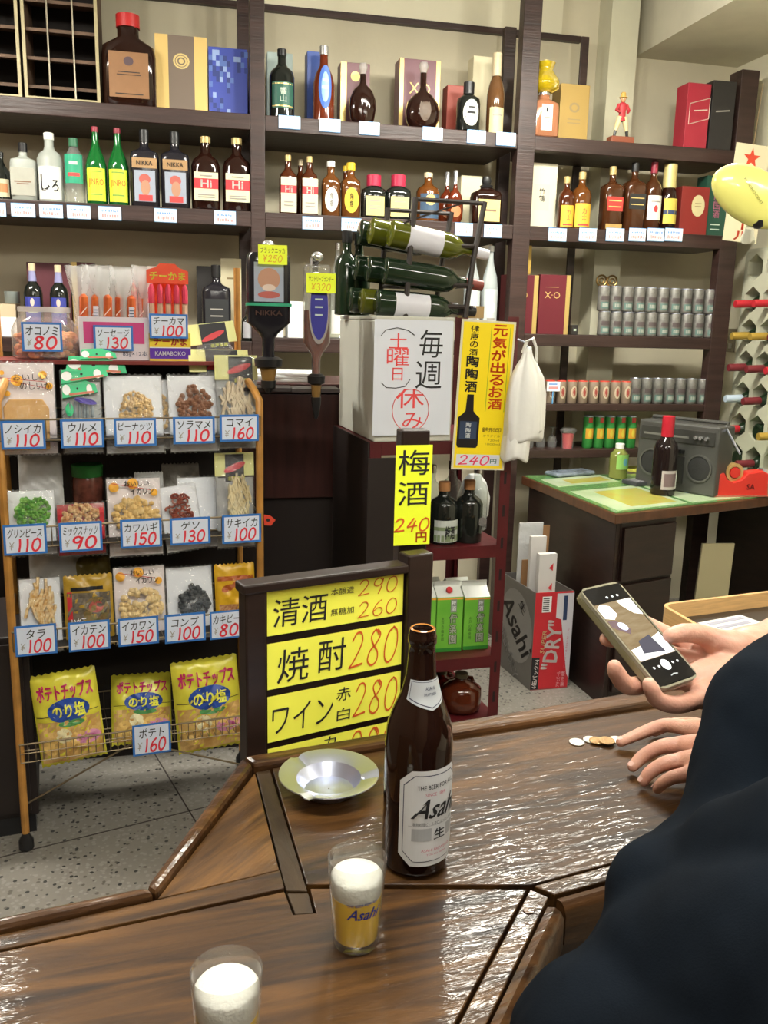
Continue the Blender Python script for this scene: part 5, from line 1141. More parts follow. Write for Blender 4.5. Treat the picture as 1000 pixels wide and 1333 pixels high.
# bottom tier: crisps
def crisps(label, x0, y0, x1, y1, roll, v, seed, tilt=8, pale=False):
    def art(t, w, h, V_):
        E = lambda e: (lambda x, z: V_(x, z, e))
        patch(t, 'lower_print', M('crisp_photo', (.52,.27,.06), .4, col2=(.72,.48,.18), vscale=30), E(.001), -w*.47, w*.47, h*.04, h*.50, 14, 8)
        for i, (a, b, r) in enumerate(((-.30,.22,.13),(-.10,.33,.12),(.14,.26,.14),(.33,.30,.11))): disc(t, 'crisp_picture', M('crisp_slice', (.78,.52,.16), .4) if i != 1 else M('crisp_pale', (.80,.72,.44), .4), E(.0016), a*w, b*h, r*w, r*w*1.1, 16, rot=.5*i)
        patch(t, 'thin_line', BLACK, E(.0016), -w*.47, w*.47, h*.555, h*.562, 12, 1)
        disc(t, 'blue_oval', M('oval_blue', (.02,.07,.36), .4), E(.002), w*.02, h*.60, w*.32, h*.13, 24)
        disc(t, 'green_leaf', M('leaf_green', (.08,.28,.08), .4), E(.0022), w*.04, h*.46, w*.20, h*.04, 14)
        lettering(t, [('のり塩', w*.02, h*.60, w*.50, h*.15, 0, .04)], E(.0055), YELLOW, 'yellow_lettering')
        lettering(t, [('ポテトチップス', w*.0, h*.81, w*.84, h*.17, 0, .045)], E(.0050), M('crisp_red', (.55,.02,.12), .4), 'red_lettering')
        disc(t, 'pink_badge', M('pink_badge', (.72,.30,.50), .4), E(.0022), w*.26, h*.27, w*.19, h*.075, 18)
        lettering(t, [('パリッと軽い', w*.26, h*.27, w*.3, h*.05, 0, .01)], E(.0050), M('magenta_ink', (.55,.03,.30), .4), 'pink_lettering')
    return packet('crisp_packet', label, x0, y0, x1, y1, v, tilt, .034, M('crisp_yellow', (.72,.66,.06), .25, bump=.15, bscale=30), seed=seed, art=art, roll=roll)
crisps('seaweed salt crisp packet at the left of the bottom basket, bulging forward', 48, 882, 140, 984, -5, -.05, 31)
crisps('seaweed salt crisp packet lying back in the middle of the bottom basket', 142, 888, 224, 962, 3, -.10, 32, 22)
crisps('seaweed salt crisp packet at the right of the bottom basket', 230, 866, 318, 968, -3, -.05, 33)
# red tag on the rack's right upright
u, z = SF.px(349, 677, .0)
t = thing('hang_tag', 'small red plastic tag with a dark hole on the right upright', 'tag', SF.P(u, .012, z), SF.yaw)
MB().prism([(-.016,.020),(.004,.016),(.020,.002),(.006,-.014),(-.014,-.012)], -.001, .002, axis='y').obj('tag_plate', M('tag_red', (.60,.06,.03), .4), t, smooth=False)
disc(t, 'hole', BLACK, flatmap(-.0015), -.003, .003, .006, .005, 12, rot=-.3)
# ---- top of the rack: jar, sausage box, cheese kamaboko box
def bigjar():
    v = -.19; u, zt = SF.px(57, 400, v); r = (SF.px(101, 430, v)[0]-SF.px(13, 430, v)[0])/2; z = ZTT; h = zt-z
    t = thing('snack_jar', 'wide clear plastic jar of orange snacks at the left of the rack top', 'jar', SF.P(u, v, z+.001), SF.yaw)
    MB().lathe([(0,r*.92),(h*.05,r),(h*.55,r),(h*.74,r*.86),(h*.80,r*.76),(h,r*.76)], 32, cap=False).obj('jar_body', film('jar_clear', (.93,.90,.86), .05, .14, .2, 20), t)
    MB().lathe([(h*.98,r*.74),(h*1.0,r*.79),(h*.9,r*.79)], 32, cap=False).obj('rim', film('jar_rim', (.8,.78,.74), .1, .35, 0), t)
    m = MB(); rn = random.Random(4)
    for i in range(230):
        a = rn.uniform(0,6.28); q = sqrt(rn.random())*r*.86; zz = h*(.06+.40*rn.random())
        m.ball((q*cos(a), q*sin(a), zz), .014, 6, sx=rn.uniform(.7,1.4), sz=rn.uniform(.5,1))
    tag(m.obj('snacks', M('orange_snacks', (.55,.10,.02), .5, col2=(.62,.32,.10), vscale=40), t), kind='stuff')
bigjar()
card(27, 419, 82, 458, 'オコノミ', '80', 'blue-bordered price card reading 80 yen on the wide clear jar', v=-.19+.098)
def sausage():
    v = -.13; x0, zt = SF.px(102, 412, v); x1, zb = SF.px(196, 466, v); w = x1-x0; h = zt-ZTT; v2 = v
    t = thing('sausage_box', 'white and magenta counter box packed with orange sausages in clear wrap', 'box', SF.P((x0+x1)/2, v, ZTT+.001), SF.yaw)
    m = MB().box(-w/2, w/2, 0, .003, 0, h).box(-w/2, w/2, .10, .103, 0, h).box(-w/2, -w/2+.003, .003, .10, 0, h).box(w/2-.003, w/2, .003, .10, 0, h*1.35).box(-w/2, w/2, .003, .1, 0, .003)
    m.obj('tray', M('pinkish_white_card', (.66,.60,.64), .5), t, smooth=False)
    patch(t, 'magenta_panel', M('magenta_card', (.55,.05,.20), .45), flatmap(-.0006), -w*.44, w*.42, h*.38, h*.88, 1, 1)
    lettering(t, [('85g×12本', w*.28, h*.14, w*.36, h*.14)], flatmap(-.0008), M('navy_ink'))
    org = M('sausage_orange', (.62,.14,.03), .3, col2=(.42,.06,.02), vscale=30)
    hs = h*1.68
    for i in range(6):
        x = -w*.42+w*.84*i/5
        s = MB().tube([(x,.03+.02*(i%2),h*.1),(x,.025+.02*(i%2),hs*.5),(x+.002,.022+.02*(i%2),hs*.86),(x,.022+.02*(i%2),hs*.90)], [.011,.0125,.012,.005], 10).obj('sausage', org, t)
        patch(s, 'sausage_stripe', M('white_stripe', (.75,.62,.58), .4), lambda a, b: (x+a, .010+.02*(i%2), b+a*1.2), -.009, .009, hs*.66, hs*.68, 4, 1)
    for k_, (i, e) in enumerate(((1,.30),(4,.34))):
        x = -w*.42+w*.84*i/5; patch(t, 'barcode_label', M('barcode_pale', (.60,.60,.68), .5), flatmap(.006), x-.007, x+.007, hs*.54, hs*.74, 1, 1)
        for q in range(4): patch(t, 'barcode_line', M('navy_ink'), flatmap(.005), x-.006, x+.006, hs*(.56+q*.04), hs*(.572+q*.04), 1, 1)
    zt2 = SF.px(150, 345, v)[1]-ZTT
    for i in range(7):   # crumpled tops of the clear bags
        x = -w*.46+w*.92*i/6; rn = random.Random(40+i); c = (x, .04+.015*(i%2), 0)
        vs = []; fs = []; n = 14
        prof = [(hs*.45,.014),(hs*.85,.016),(hs*.95,.020),(zt2*.85,.026),(zt2*(.95+.07*rn.random()),.030)]
        for z, r in prof:
            for j in range(n): a = 2*pi*j/n; q = r*(1+.45*(rn.random()-.5)*(z > hs*.8)); vs.append((c[0]+q*cos(a)*1.1, c[1]+q*sin(a)*.7, z+.006*(rn.random()-.5)*(z > hs*.8)))
        fs = [(j*n+i_, j*n+(i_+1)%n, (j+1)*n+(i_+1)%n, (j+1)*n+i_) for j in range(len(prof)-1) for i_ in range(n)]
        MB().add(vs, fs).obj('bag_top', film('crinkled_film', (.96,.96,.96), .14, .30, 1.0, 70), t)
sausage()
card(121, 423, 174, 457, 'ソーセージ', '130', 'blue-bordered price card reading 130 yen on the sausage box', v=-.12)
def chikama():
    v = -.12; x0, _ = SF.px(194, 430, v); x1, zt = SF.px(246, 342, v); w = x1-x0; h = zt-ZTT
    t = thing('cheese_stick_box', 'red and yellow hanging box of cheese fish sausages right of the sausages', 'box', SF.P((x0+x1)/2, v, ZTT-.004), SF.yaw)
    rd = M('bright_red')
    MB().prism([(-w/2,h*.80),(w/2,h*.80),(w/2,h*.93),(w*.28,h*.96),(w*.18,h),(-w*.18,h),(-w*.28,h*.96),(-w/2,h*.93)], .02, .024, axis='y').obj('top_flap', M('flap_red', (.75,.07,.02), .4), t, smooth=False)
    lettering(t, [('チーかま', 0, h*.875, w*.85, h*.08, 0, .05)], flatmap(.019), YELLOW, 'yellow_lettering')
    MB().box(-w/2, w/2, 0, .07, 0, h*.30).obj('carton', M('cheese_carton_yellow', (.78,.58,.04), .4), t, smooth=False)
    patch(t, 'violet_band', M('violet_card', (.10,.03,.34), .4), flatmap(-.0006), -w/2, w/2, h*.035, h*.145, 1, 1)
    lettering(t, [('KAMABOKO', 0, h*.09, w*.74, h*.045, 0, .04)], flatmap(-.001), WHITE)
    lettering(t, [('チーかま', 0, h*.215, w*.80, h*.085, 0, .05)], flatmap(-.001), rd, 'red_lettering')
    patch(t, 'white_band', WHITE, flatmap(-.0004), -w/2, w/2, h*.145, h*.155, 1, 1)
    for i in range(5):
        x = -w*.40+w*.80*i/4
        MB().tube([(x,.02,h*.28),(x,.018,h*.62),(x,.018,h*.72)], [.008,.008,.004], 8).obj('cheese_sausage', M('pale_sausage', (.62,.38,.26), .35), t)
        MB().tube([(x,.016,h*.60),(x,.015,h*.74),(x,.016,h*.79)], [.0088,.0088,.004], 8).obj('sausage_wrapper', M('wrapper_red', (.60,.05,.10), .3), t)
        patch(t, 'sausage_label', rd, flatmap(.0095), x-.004, x+.004, h*.38, h*.44, 1, 1)
    MB().box(-w/2, w/2, .072, .074, 0, h*.86).obj('back_card', M('flap_red'), t, smooth=False)
chikama()
u0, zt = SF.px(172, 365, -.17)
t = thing('cheese_stick_bundle', 'bundle of pink wrapped sticks between the sausages and cheese sausages', 'snack packet', SF.P(SF.px(184,400,-.17)[0], -.17, ZTT+.001), SF.yaw)
for i in range(3): MB().tube([((i-1)*.016,0,0),((i-1)*.018,0,zt-ZTT-.03),((i-1)*.019,0,zt-ZTT)], [.009,.009,.003], 8).obj('stick', M('pink_stick', (.55,.18,.20), .35, col2=(.62,.50,.42), vscale=60), t)
card(194, 408, 245, 441, 'チーカマ', '100', 'blue-bordered price card reading 100 yen on the cheese sausage box', v=-.105)
# ------------------------------------------------------------------ dark cabinet behind the snack rack, with papers on top
KF = Frame(0, 3.05, 13)
zk = KF.px(388, 499, 0)[1]
DKR = M('dark_red_wood', (.040,.012,.010), .4, var=.3, stretch=(5,5,.6), bump=.05); DKB = M('near_black_wood', (.014,.009,.008), .5)
uk0, uk1 = -1.9, KF.px(475, 520, 0)[0]
t = thing('back_cabinet', 'tall dark red-brown wooden cabinet behind the snack rack', 'cabinet', KF.P(0,0,0), KF.yaw)
MB().box(uk0-.02, uk1+.02, -.015, .46, zk-.03, zk).obj('top', DKR, t, smooth=False, bevel=.003)
zmid = KF.px(380, 648, 0)[1]
MB().box(uk0, uk1, .02, .45, .0, zk-.03).obj('body', DKB, t, smooth=False)
for i in range(4):
    a = uk0+(uk1-uk0)*i/4; b = uk0+(uk1-uk0)*(i+1)/4
    d = MB().box(a+.004, b-.004, -.002, .018, zmid, zk-.036).obj('door', DKR, t, smooth=False, bevel=.002)
    MB().box(b-.05, b-.04, -.014, -.003, (zmid+zk)/2-.05, (zmid+zk)/2+.05).obj('handle', BLKMET, d, smooth=False)
for i, (x0, x1, y, n) in enumerate(((296, 400, 476, 'left'),)):
    for j, (dx, dz, rr_) in enumerate(((0,0,0),(.02,.011,4),(.05,.021,-5))):
        u0 = KF.px(322, y, -.15)[0]; u1 = KF.px(404, y, -.15)[0]; w = u1-u0
        c = KF.P((u0+u1)/2+dx-.02, -.17, zk+dz+.0005)
        o = thing('paper_sheaf', ['bottom','middle','topmost'][j]+' sheaf of white papers on the dark cabinet behind the dispensers', 'papers', c, KF.yaw+R(rr_), 'paper sheaves')
        MB().box(-w/2, w/2, -.12, .12, 0, .010).obj('sheets', WHITE, o, smooth=False, bevel=.002)
# dark cabinet at the far left edge
e0 = onz(20, 1106, 0)
t = thing('dark_cabinet', 'black cabinet at the left picture edge beside the rack foot', 'cabinet', (e0.x-.24, e0.y+.20, 0), R(21))
MB().box(-.22, .22, -.2, .2, .06, .62).obj('body', DKB, t, smooth=False, bevel=.004)
MB().box(-.21, .21, -.19, .19, 0, .06).obj('plinth', BLKPL, t, smooth=False)
MB().box(-.20, -.005, -.212, -.201, .08, .60).obj('door', DKB, t, smooth=False); MB().box(.005, .20, -.212, -.201, .08, .60).obj('door', DKB, t, smooth=False)
# ------------------------------------------------------------------ inverted liquor dispensers
HF = Frame(0, 2.62, 10)
zc_top = zk
def dispenser(px, ytop, wpx, ybody, yneck, yend, label, body_mat, label_mat, sq, notetxt, notepx, liquid=None, extra=None):
    v = 0; u, zt = HF.px(px, ytop, v); r = (HF.px(px+wpx/2, 400)[0]-HF.px(px-wpx/2, 400)[0])/2
    zb, zn, ze = HF.px(px, ybody)[1], HF.px(px, yneck)[1], HF.px(px, yend)[1]
    base = HF.P(u, v, 0)
    t = thing('liquor_dispenser', label, 'dispenser', base, HF.yaw)
    p = 4.5 if sq else 2.6; sy = .8 if sq else .7
    pr = [(zn-.005, r*.28),(zb-.045, r*.30),(zb-.03, r*.45),(zb, r*.98),(zt-.04, r),(zt-.01, r*.97),(zt, r*.85)]
    def shp(prf, nm, mt):
        n = 28; vs = []; k = len(prf)
        for z, q in prf:
            w_ = min(1, max(0, (q/r-.35)/.5)); pp = 2+(p-2)*w_; s2 = 1+(sy-1)*w_
            for i in range(n):
                a = 2*pi*(i+.5)/n; c, s = cos(a), sin(a); c = math.copysign(abs(c)**(2/pp), c); s = math.copysign(abs(s)**(2/pp), s); vs.append((q*c, q*s*s2, z))
        fs = [(j*n+i, j*n+(i+1)%n, (j+1)*n+(i+1)%n, (j+1)*n+i) for j in range(k-1) for i in range(n)]+[tuple(range(n-1,-1,-1)), tuple((k-1)*n+i for i in range(n))]
        return MB().add(vs, fs).obj(nm, mt, t, angle=50)
    shp(pr, 'bottle', body_mat)
    if liquid:
        shp([(zn, r*.24),(zb-.045, r*.26),(zb-.03, r*.40),(zb, r*.92),(zb+(zt-zb)*.42, r*.93)], 'liquor', liquid)
    MB().lathe([(zn-.02,r*.30),(zn-.015,r*.62),(zn+.005,r*.66),(zn+.012,r*.45)], 20).obj('collar', BLKPL, t)
    MB().lathe([(zn-.055,r*.30),(zn-.02,r*.40)], 18).obj('measure_chamber', M('amber_chamber', (.30,.17,.05), .2, trans=.3), t)
    MB().lathe([(ze,r*.10),(ze+.01,r*.20),(zn-.075,r*.34),(zn-.055,r*.36)], 16).obj('nozzle', BLKPL, t)
    yb = r*sy+.02
    MB().tube([(0,yb+.012,zk+.001),(0,yb+.012,zt+.03)], .009, 10).obj('stand_pole', BLKMET, t)
    MB().box(-.07, .07, yb-.045, yb+.075, zk+.001, zk+.011).obj('stand_base', BLKMET, t, smooth=False)
    MB().tube([(0,yb+.012,zt+.02),(0,.0,zt+.02),(0,0,zt+.003)], .007, 8).obj('top_clamp', BLKMET, t)
    MB().tube([(0,yb+.012,zn-.01),(0,r*.3,zn-.01)], .007, 8).obj('lower_arm', BLKMET, t)
    MB().ball((0,0,zt+.022), .018, 12, sz=.8).obj('clamp_knob', M('silver_cap'), t)
    if extra: extra(t, r, sy, zb, zt)
    # note
    x0, y0, x1, y1 = notepx; a, z1 = HF.px(x0, y0, r*sy+.012); b, z0 = HF.px(x1, y1, r*sy+.012); w, h = b-a, z1-z0
    nt = thing('price_note', notetxt[2], 'sign', HF.P((a+b)/2, r*sy+.012, z0), HF.yaw)
    MB().box(-w/2, w/2, 0, .001, 0, h).obj('paper', FLUO, nt, smooth=False, bevel=0)
    lettering(nt, [(notetxt[0], 0, h*.72, w*.84, h*.28)], flatmap(-.0006), BLACK, 'black_lettering')
    lettering(nt, [('¥'+notetxt[1], 0, h*.30, w*.66, h*.34, .1, .02)], flatmap(-.0006), M('orange_red_ink', (.70,.30,.02), .5), 'red_numbers')
    return t
def ex1(t, r, sy, zb, zt):
    f = flatmap(-r*sy-.001)
    h = zt-zb; patch(t, 'label', M('label_greyblue'), f, -r*.66, r*.66, zb+h*.30, zb+h*.86, 1, 1)
    disc(t, 'label_print', M('tan_print'), flatmap(-r*sy-.0014), 0, zb+h*.62, r*.50, h*.16, 16); disc(t, 'label_print', M('reddish'), flatmap(-r*sy-.0018), 0, zb+h*.40, r*.5, h*.05, 14); disc(t, 'label_print', M('pale_print2'), flatmap(-r*sy-.0018), 0, zb+h*.50, r*.3, h*.05, 14)
    MB().box(-r*1.02, r*1.02, -r*sy-.003, r*sy+.003, zb+h*.24, zb+h*.28).obj('green_band', M('green_band', (.02,.30,.16), .4), t, smooth=False)
    lettering(t, [('NIKKA', 0, zb+h*.14, r*1.2, h*.07, 0, .03)], f, M('bronze_print', (.12,.06,.04), .4))
dispenser(349, 330, 57, 420, 470, 512, 'inverted large black square bottle on a liquor dispenser with green band', M('black_glass'), None, True, ('ブラックニッカ','250','fluorescent yellow price note on the black dispenser bottle'), (336,318,374,345), extra=ex1)
def ex2(t, r, sy, zb, zt):
    disc(t, 'label', M('silver_cap'), flatmap(-r*sy-.001), r*.1, zb+(zt-zb)*.42, r*.74, (zt-zb)*.44, 22); disc(t, 'label_centre', M('label_cobalt2', (.03,.03,.24), .4), flatmap(-r*sy-.0014), r*.1, zb+(zt-zb)*.44, r*.64, (zt-zb)*.40, 22)
    for k in (.35,.45,.55): patch(t, 'label_line', M('pale_print'), flatmap(-r*sy-.0018), -r*.2, r*.35, zb+(zt-zb)*k, zb+(zt-zb)*(k+.02), 1, 1)
dispenser(413, 345, 36, 446, 492, 545, 'inverted clear brandy bottle with blue oval label on a liquor dispenser', film('dispenser_clear', (.90,.88,.85), .04, .10, 0), None, False, ('サントリーブランデー','320','fluorescent yellow price note on the clear dispenser bottle'), (399,355,437,382), liquid=M('brandy_liquid', (.30,.06,.01), .05, trans=.5), extra=ex2)
# ------------------------------------------------------------------ red slotted-angle shelf
RF = Frame(0, 2.50, 17)
RDM = M('red_painted_angle', (.075,.006,.008), .45, var=.2, bump=.05)
ur1 = RF.px(655, 800)[0]; ur0 = ur1-.44; rdp = .42
zs_ = [RF.px(600, y, 0)[1] for y in (712, 857)]; ztopr = RF.px(600, 574, 0)[1]
t = thing('slotted_shelf', 'dark red slotted-angle metal shelf rack beside the post', 'shelf rack', RF.P(0,0,0), RF.yaw)
def angle_post(u, y, su, sy_, h):
    MB().box(min(u,u+su*.034), max(u,u+su*.034), min(y,y+sy_*.003), max(y,y+sy_*.003), 0, h).box(min(u,u+su*.003), max(u,u+su*.003), min(y+sy_*.0031,y+sy_*.034), max(y+sy_*.0031,y+sy_*.034), 0, h).obj('upright', RDM, t, smooth=False)
    for k in range(int(h/.1)): MB().box(u+su*.013, u+su*.021, y-.0004 if sy_ > 0 else y, y+.0005, .05+k*.1, .085+k*.1).obj('slot', M('slot_dark', (.01,.004,.004), .6), t, smooth=False) if y == 0 and u > ur0+.1 else None
hup = RF.px(648, 412)[1]
for u, su in ((ur0,1),(ur1,-1)):
    for y, sy_ in ((0,1),(rdp,-1)): angle_post(u, y, su, sy_, hup if (u > ur0+.1) else ztopr)
zlow = .30
MB().box(ur0-.006, ur0-.0015, .0, rdp, .0, ztopr-.0).obj('side_sheet', DKB, t, smooth=False)
MB().box(ur0-.006, RF.px(548, 700)[0], -.006, -.0015, .0, ztopr-.045).obj('front_sheet', DKB, t, smooth=False)
for z in (zlow, zs_[1], zs_[0], ztopr):
    MB().box(ur0+.004, ur1-.004, .0035, rdp-.004, z-.004, z).obj('shelf_plate', RDM, t, smooth=False)
    MB().box(ur0+.034, ur1-.034, -.001, .003, z-.038, z).obj('front_beam', RDM, t, smooth=False)
    MB().box(ur0-.001, ur0+.003, .034, rdp-.034, z-.038, z).obj('side_beam', RDM, t, smooth=False)
MB().box(ur0+.004, ur1-.004, rdp-.02, rdp-.01, zlow, ztopr-.006).obj('back_sheet', DKB, t, smooth=False) if False else None
def RB(name, label, px, pytop, w, v, z, **k):
    u, zt = RF.px(px, pytop, v); r = (RF.px(px+w/2, pytop, v)[0]-RF.px(px-w/2, pytop, v)[0])/2
    return bottle(name, label, k.pop('group', None), RF.P(u, v, z+.001), RF.yaw, zt-z, r, **k)
wl = LBL('landscape', (.50,.54,.50)); brcap = M('tan_cap', (.35,.16,.06), .45)
RB('plum_wine_bottle', 'black plum wine bottle facing out with white brushwork label on the red shelf', 579, 627, 36, -.07, zs_[0], shape='cyl', glass=DARKG, cap=brcap, capz=.85, labels=[(.04,.40,.98,wl,[('#',0,.18,2,.30,M('label_sage',(.20,.26,.14),.5)),('#',0,.62,2,.16,M('label_sage')),('梅酒',.15,.45,.7,.6,BLACK,.03)])])
RB('plum_wine_bottle', 'black plum wine bottle turned sideways, right on the red shelf', 612, 625, 34, -.07, zs_[0], shape='cyl', glass=DARKG, cap=brcap, capz=.85, labels=[])
o = MB(); 
u, z = RF.px(626, 678, -.045)
tt = thing('bottle_tag', 'round silver tag hanging on the right plum wine bottle', 'tag', RF.P(u, -.045+.012, z), RF.yaw)
MB().lathe([(-.001,.014),(.001,.014)], 18).obj('disc', M('silver_cap'), tt).rotation_euler = (R(90),0,0)
for x, y, dd, nm in ((563,605,-.20,'left'),(590,600,-.24,'middle'),(623,606,-.22,'right')):
    RB('glass_bottle', f'clear bottle at the back of the red shelf, {nm} of the three', x, y, 26, dd, zs_[0], shape='cyl', glass=CLEARG, cap=M('silver_cap'), capz=.88, group='clear bottles at the back of the red shelf')
u, z = RF.px(640, 620, -.28); 
tt = thing('plastic_bundle', 'bunched white plastic bag behind the plum wine bottles', 'bag', RF.P(RF.px(617,640,-.30)[0], -.30, zs_[0]+.001), RF.yaw)
MB().lathe([(0,.03),(.03,.052),(.09,.055),(.14,.04),(.165,.02)], 18).obj('bag', M('milky_plastic', (.55,.56,.56), .35, bump=.6, bscale=18), tt)
# green paper cartons of plum wine
GC1 = M('carton_green', (.13,.42,.04), .4, col2=(.20,.52,.06), vscale=10); GC2 = M('carton_white', (.72,.75,.70), .4)
def brick(px0, px1, ytopbody, ytop, v, label, cap=True):
    z = zs_[1]; u0, zt = RF.px(px0, ytopbody, v); u1 = RF.px(px1, ytopbody, v)[0]; zg = RF.px(px0, ytop, v)[1]; w = u1-u0; h = zt-z; g = zg-z
    t = thing('drink_carton', label, 'carton', RF.P((u0+u1)/2, v, z+.001), RF.yaw-R(4))
    d = w
    MB().box(-w/2, w/2, 0, d, 0, h).obj('body', GC1, t, smooth=False, bevel=.0015)
    MB().add([(-w/2,0,h),(w/2,0,h),(w/2,d,h),(-w/2,d,h),(-w/2,d/2,g-.012),(w/2,d/2,g-.012)], [(0,1,5,4),(3,4,5,2),(0,4,3),(1,2,5),(0,3,2,1)]).obj('gable', GC2, t, smooth=False)
    MB().box(-w/2, w/2, d/2-.001, d/2+.001, g-.013, g+.004).obj('top_seam', GC2, t, smooth=False)
    if cap:
        c = MB().lathe([(0,.010),(.008,.010),(.009,.009)], 16).obj('screw_cap', M('cap_red', (.55,.04,.05), .35), t); c.location = (.0, d*.22, h+(g-h)*.42); c.rotation_euler = (R(42),0,0)
    patch(t, 'grey_title_panel', M('title_grey', (.24,.27,.22), .5), flatmap(-.0006), w*.02, w*.26, h*.72, h*.96, 1, 1)
    lettering(t, [('|梅酒', w*.14, h*.84, w*.18, h*.20, 0, .01)], flatmap(-.001), WHITE)
    lettering(t, [('|偕楽園', w*.14, h*.42, w*.30, h*.58, 0, .07)], flatmap(-.0008), M('dark_outline', (.03,.06,.02), .5), 'lettering_outline')
    lettering(t, [('|偕楽園', w*.14, h*.42, w*.27, h*.57, 0, .02)], flatmap(-.0014), M('pale_letter', (.70,.74,.62), .5))
    lettering(t, [('|水戸の梅使用', -w*.26, h*.42, w*.10, h*.45, 0, .0)], flatmap(-.0008), M('dark_outline'), 'small_lettering')
    patch(t, 'green_foot', M('foot_green', (.03,.22,.03), .4), flatmap(-.0004), -w/2, w/2, 0, h*.07, 1, 1)
    patch(t, 'orange_band', ORP, flatmap(-.0004), -w/2, w/2, h*.955, h*.985, 1, 1)
brick(570, 603, 779, 764, -.06, 'green plum wine carton with red screw cap, left of two facing out')
brick(606, 638, 779, 763, -.06, 'green plum wine carton with folded grey top, right of two facing out', False)
brick(536, 568, 780, 766, -.06, 'green plum wine carton mostly hidden behind the post and beer bottle', False)
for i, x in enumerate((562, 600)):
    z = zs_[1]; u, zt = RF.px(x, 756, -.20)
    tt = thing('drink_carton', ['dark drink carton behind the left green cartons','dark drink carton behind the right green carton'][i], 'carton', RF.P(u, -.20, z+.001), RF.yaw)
    w = .078; h = zt-z; MB().box(-w/2, w/2, 0, w, 0, h-.03).obj('body', M('carton_grey_green', (.10,.12,.09), .5), tt, smooth=False, bevel=.002)  # dull grey-green body, darker than the cartons in front
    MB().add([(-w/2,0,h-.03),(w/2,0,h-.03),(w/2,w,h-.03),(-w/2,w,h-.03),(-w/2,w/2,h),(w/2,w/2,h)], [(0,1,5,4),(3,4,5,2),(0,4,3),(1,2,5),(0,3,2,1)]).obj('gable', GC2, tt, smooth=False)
for i, (x, y, w_, v) in enumerate(((601, 876, 50, -.08),(575, 872, 44, -.17))):
    u, zt = RF.px(x, y, v); r = (RF.px(x+w_/2, y, v)[0]-RF.px(x-w_/2, y, v)[0])/2; h = zt-zlow
    tt = thing('liquor_jug', ['round amber glass jug at the front of the lowest red shelf','reddish glass jug behind the amber one'][i], 'jug', RF.P(u, v, zlow+.001), RF.yaw)
    MB().lathe([(0,r*.8),(.01,r*.95),(h*.25,r),(h*.60,r*.98),(h*.76,r*.62),(h*.82,r*.30),(h*.90,r*.27)], 28).obj('body', G(['jug_amber','jug_red'][i], [(.11,.022,.008),(.16,.012,.006)][i], trans=.35), tt, angle=60)
    MB().lathe([(h*.89,r*.32),(h,r*.32)], 16).obj('cap', M('dull_olive_cap', (.12,.10,.05), .4), tt)
    MB().tube([(r*.28,0,h*.86),(r*.55,0,h*.84),(r*.62,0,h*.72)], .006, 8).obj('handle', G('jug_amber'), tt)
# ------------------------------------------------------------------ grey-white box on the shelf with notice and poster
GBm = M('white_panel_box', (.50,.50,.44), .5, var=.04)
zb0, zb1 = ztopr+.001, RF.px(540, 412, 0)[1]
ub0, ub1 = RF.px(489, 420, 0)[0], RF.px(592, 420, 0)[0]
c = RF.P(ub0, .004, zb0); lf_ = Vector((onY(430, 412, 3.02).x, 3.02))
bl = lf_-Vector((c.x, c.y)); nn = bl.normalized()
w2 = (ub1-ub0); rgt = RF.d
base = Vector((c.x, c.y))
t = thing('cooler_box', 'large off-white box standing on the red shelf behind the closing-day notice', 'box', (base.x, base.y, zb0), 0)
P2 = [Vector((0,0)), rgt*w2, rgt*w2+nn*.42, nn*.42]
MB().prism([tuple(p) for p in P2], 0, zb1-zb0-.012).obj('body', GBm, t, smooth=False, bevel=.004)
MB().prism([tuple(p+Vector((0,-.003)) if i < 2 else tuple(p)) for i, p in enumerate(P2)], zb1-zb0-.011, zb1-zb0).obj('lid', M('white_panel_lid', (.50,.50,.44), .45), t, smooth=False, bevel=.003)
def notice():
    v = .012; x0, z1 = RF.px(488, 415, v); x1, z0 = RF.px(585, 566, v); w, h = x1-x0, z1-z0
    t = thing('closing_day_notice', 'white handwritten notice reading closed every Saturday in black and red', 'sign', RF.P((x0+x1)/2, v, z0), RF.yaw)
    MB().box(-w/2, w/2, 0, .0015, 0, h).obj('paper', M('notice_paper', (.62,.65,.72), .5, var=.02), t, smooth=False)
    rp = M('red_pen', (.72,.06,.06), .5); F_ = flatmap(-.0006)
    lettering(t, [('毎', w*.22, h*.80, w*.30, h*.24), ('週', w*.20, h*.53, w*.34, h*.24)], F_, BLACK, 'black_lettering')
    lettering(t, [('土', -w*.20, h*.82, w*.24, h*.13), ('曜', -w*.20, h*.68, w*.28, h*.15), ('日', -w*.20, h*.535, w*.13, h*.11), ('休', -w*.03, h*.325, w*.36, h*.17), ('み', w*.01, h*.13, w*.27, h*.14)], F_, rp, 'red_lettering')
    def arc(pts, nm, mt, r=.0011): MB().tube([(x*w, -.0012, z*h) for x, z in pts], r, 5).obj(nm, mt, t)
    arc([(-.02+.235*cos(a), .222+.185*sin(a)) for a in [2*pi*i/28 for i in range(28)]]+[(.215,.222)], 'red_ring', rp)
    arc([(-.42,.86),(-.36,.91),(-.22,.93),(-.08,.91),(.0,.87)], 'bracket', BLACK); arc([(-.40,.46),(-.34,.42),(-.22,.415),(-.10,.43),(-.04,.49)], 'bracket', BLACK)
notice()
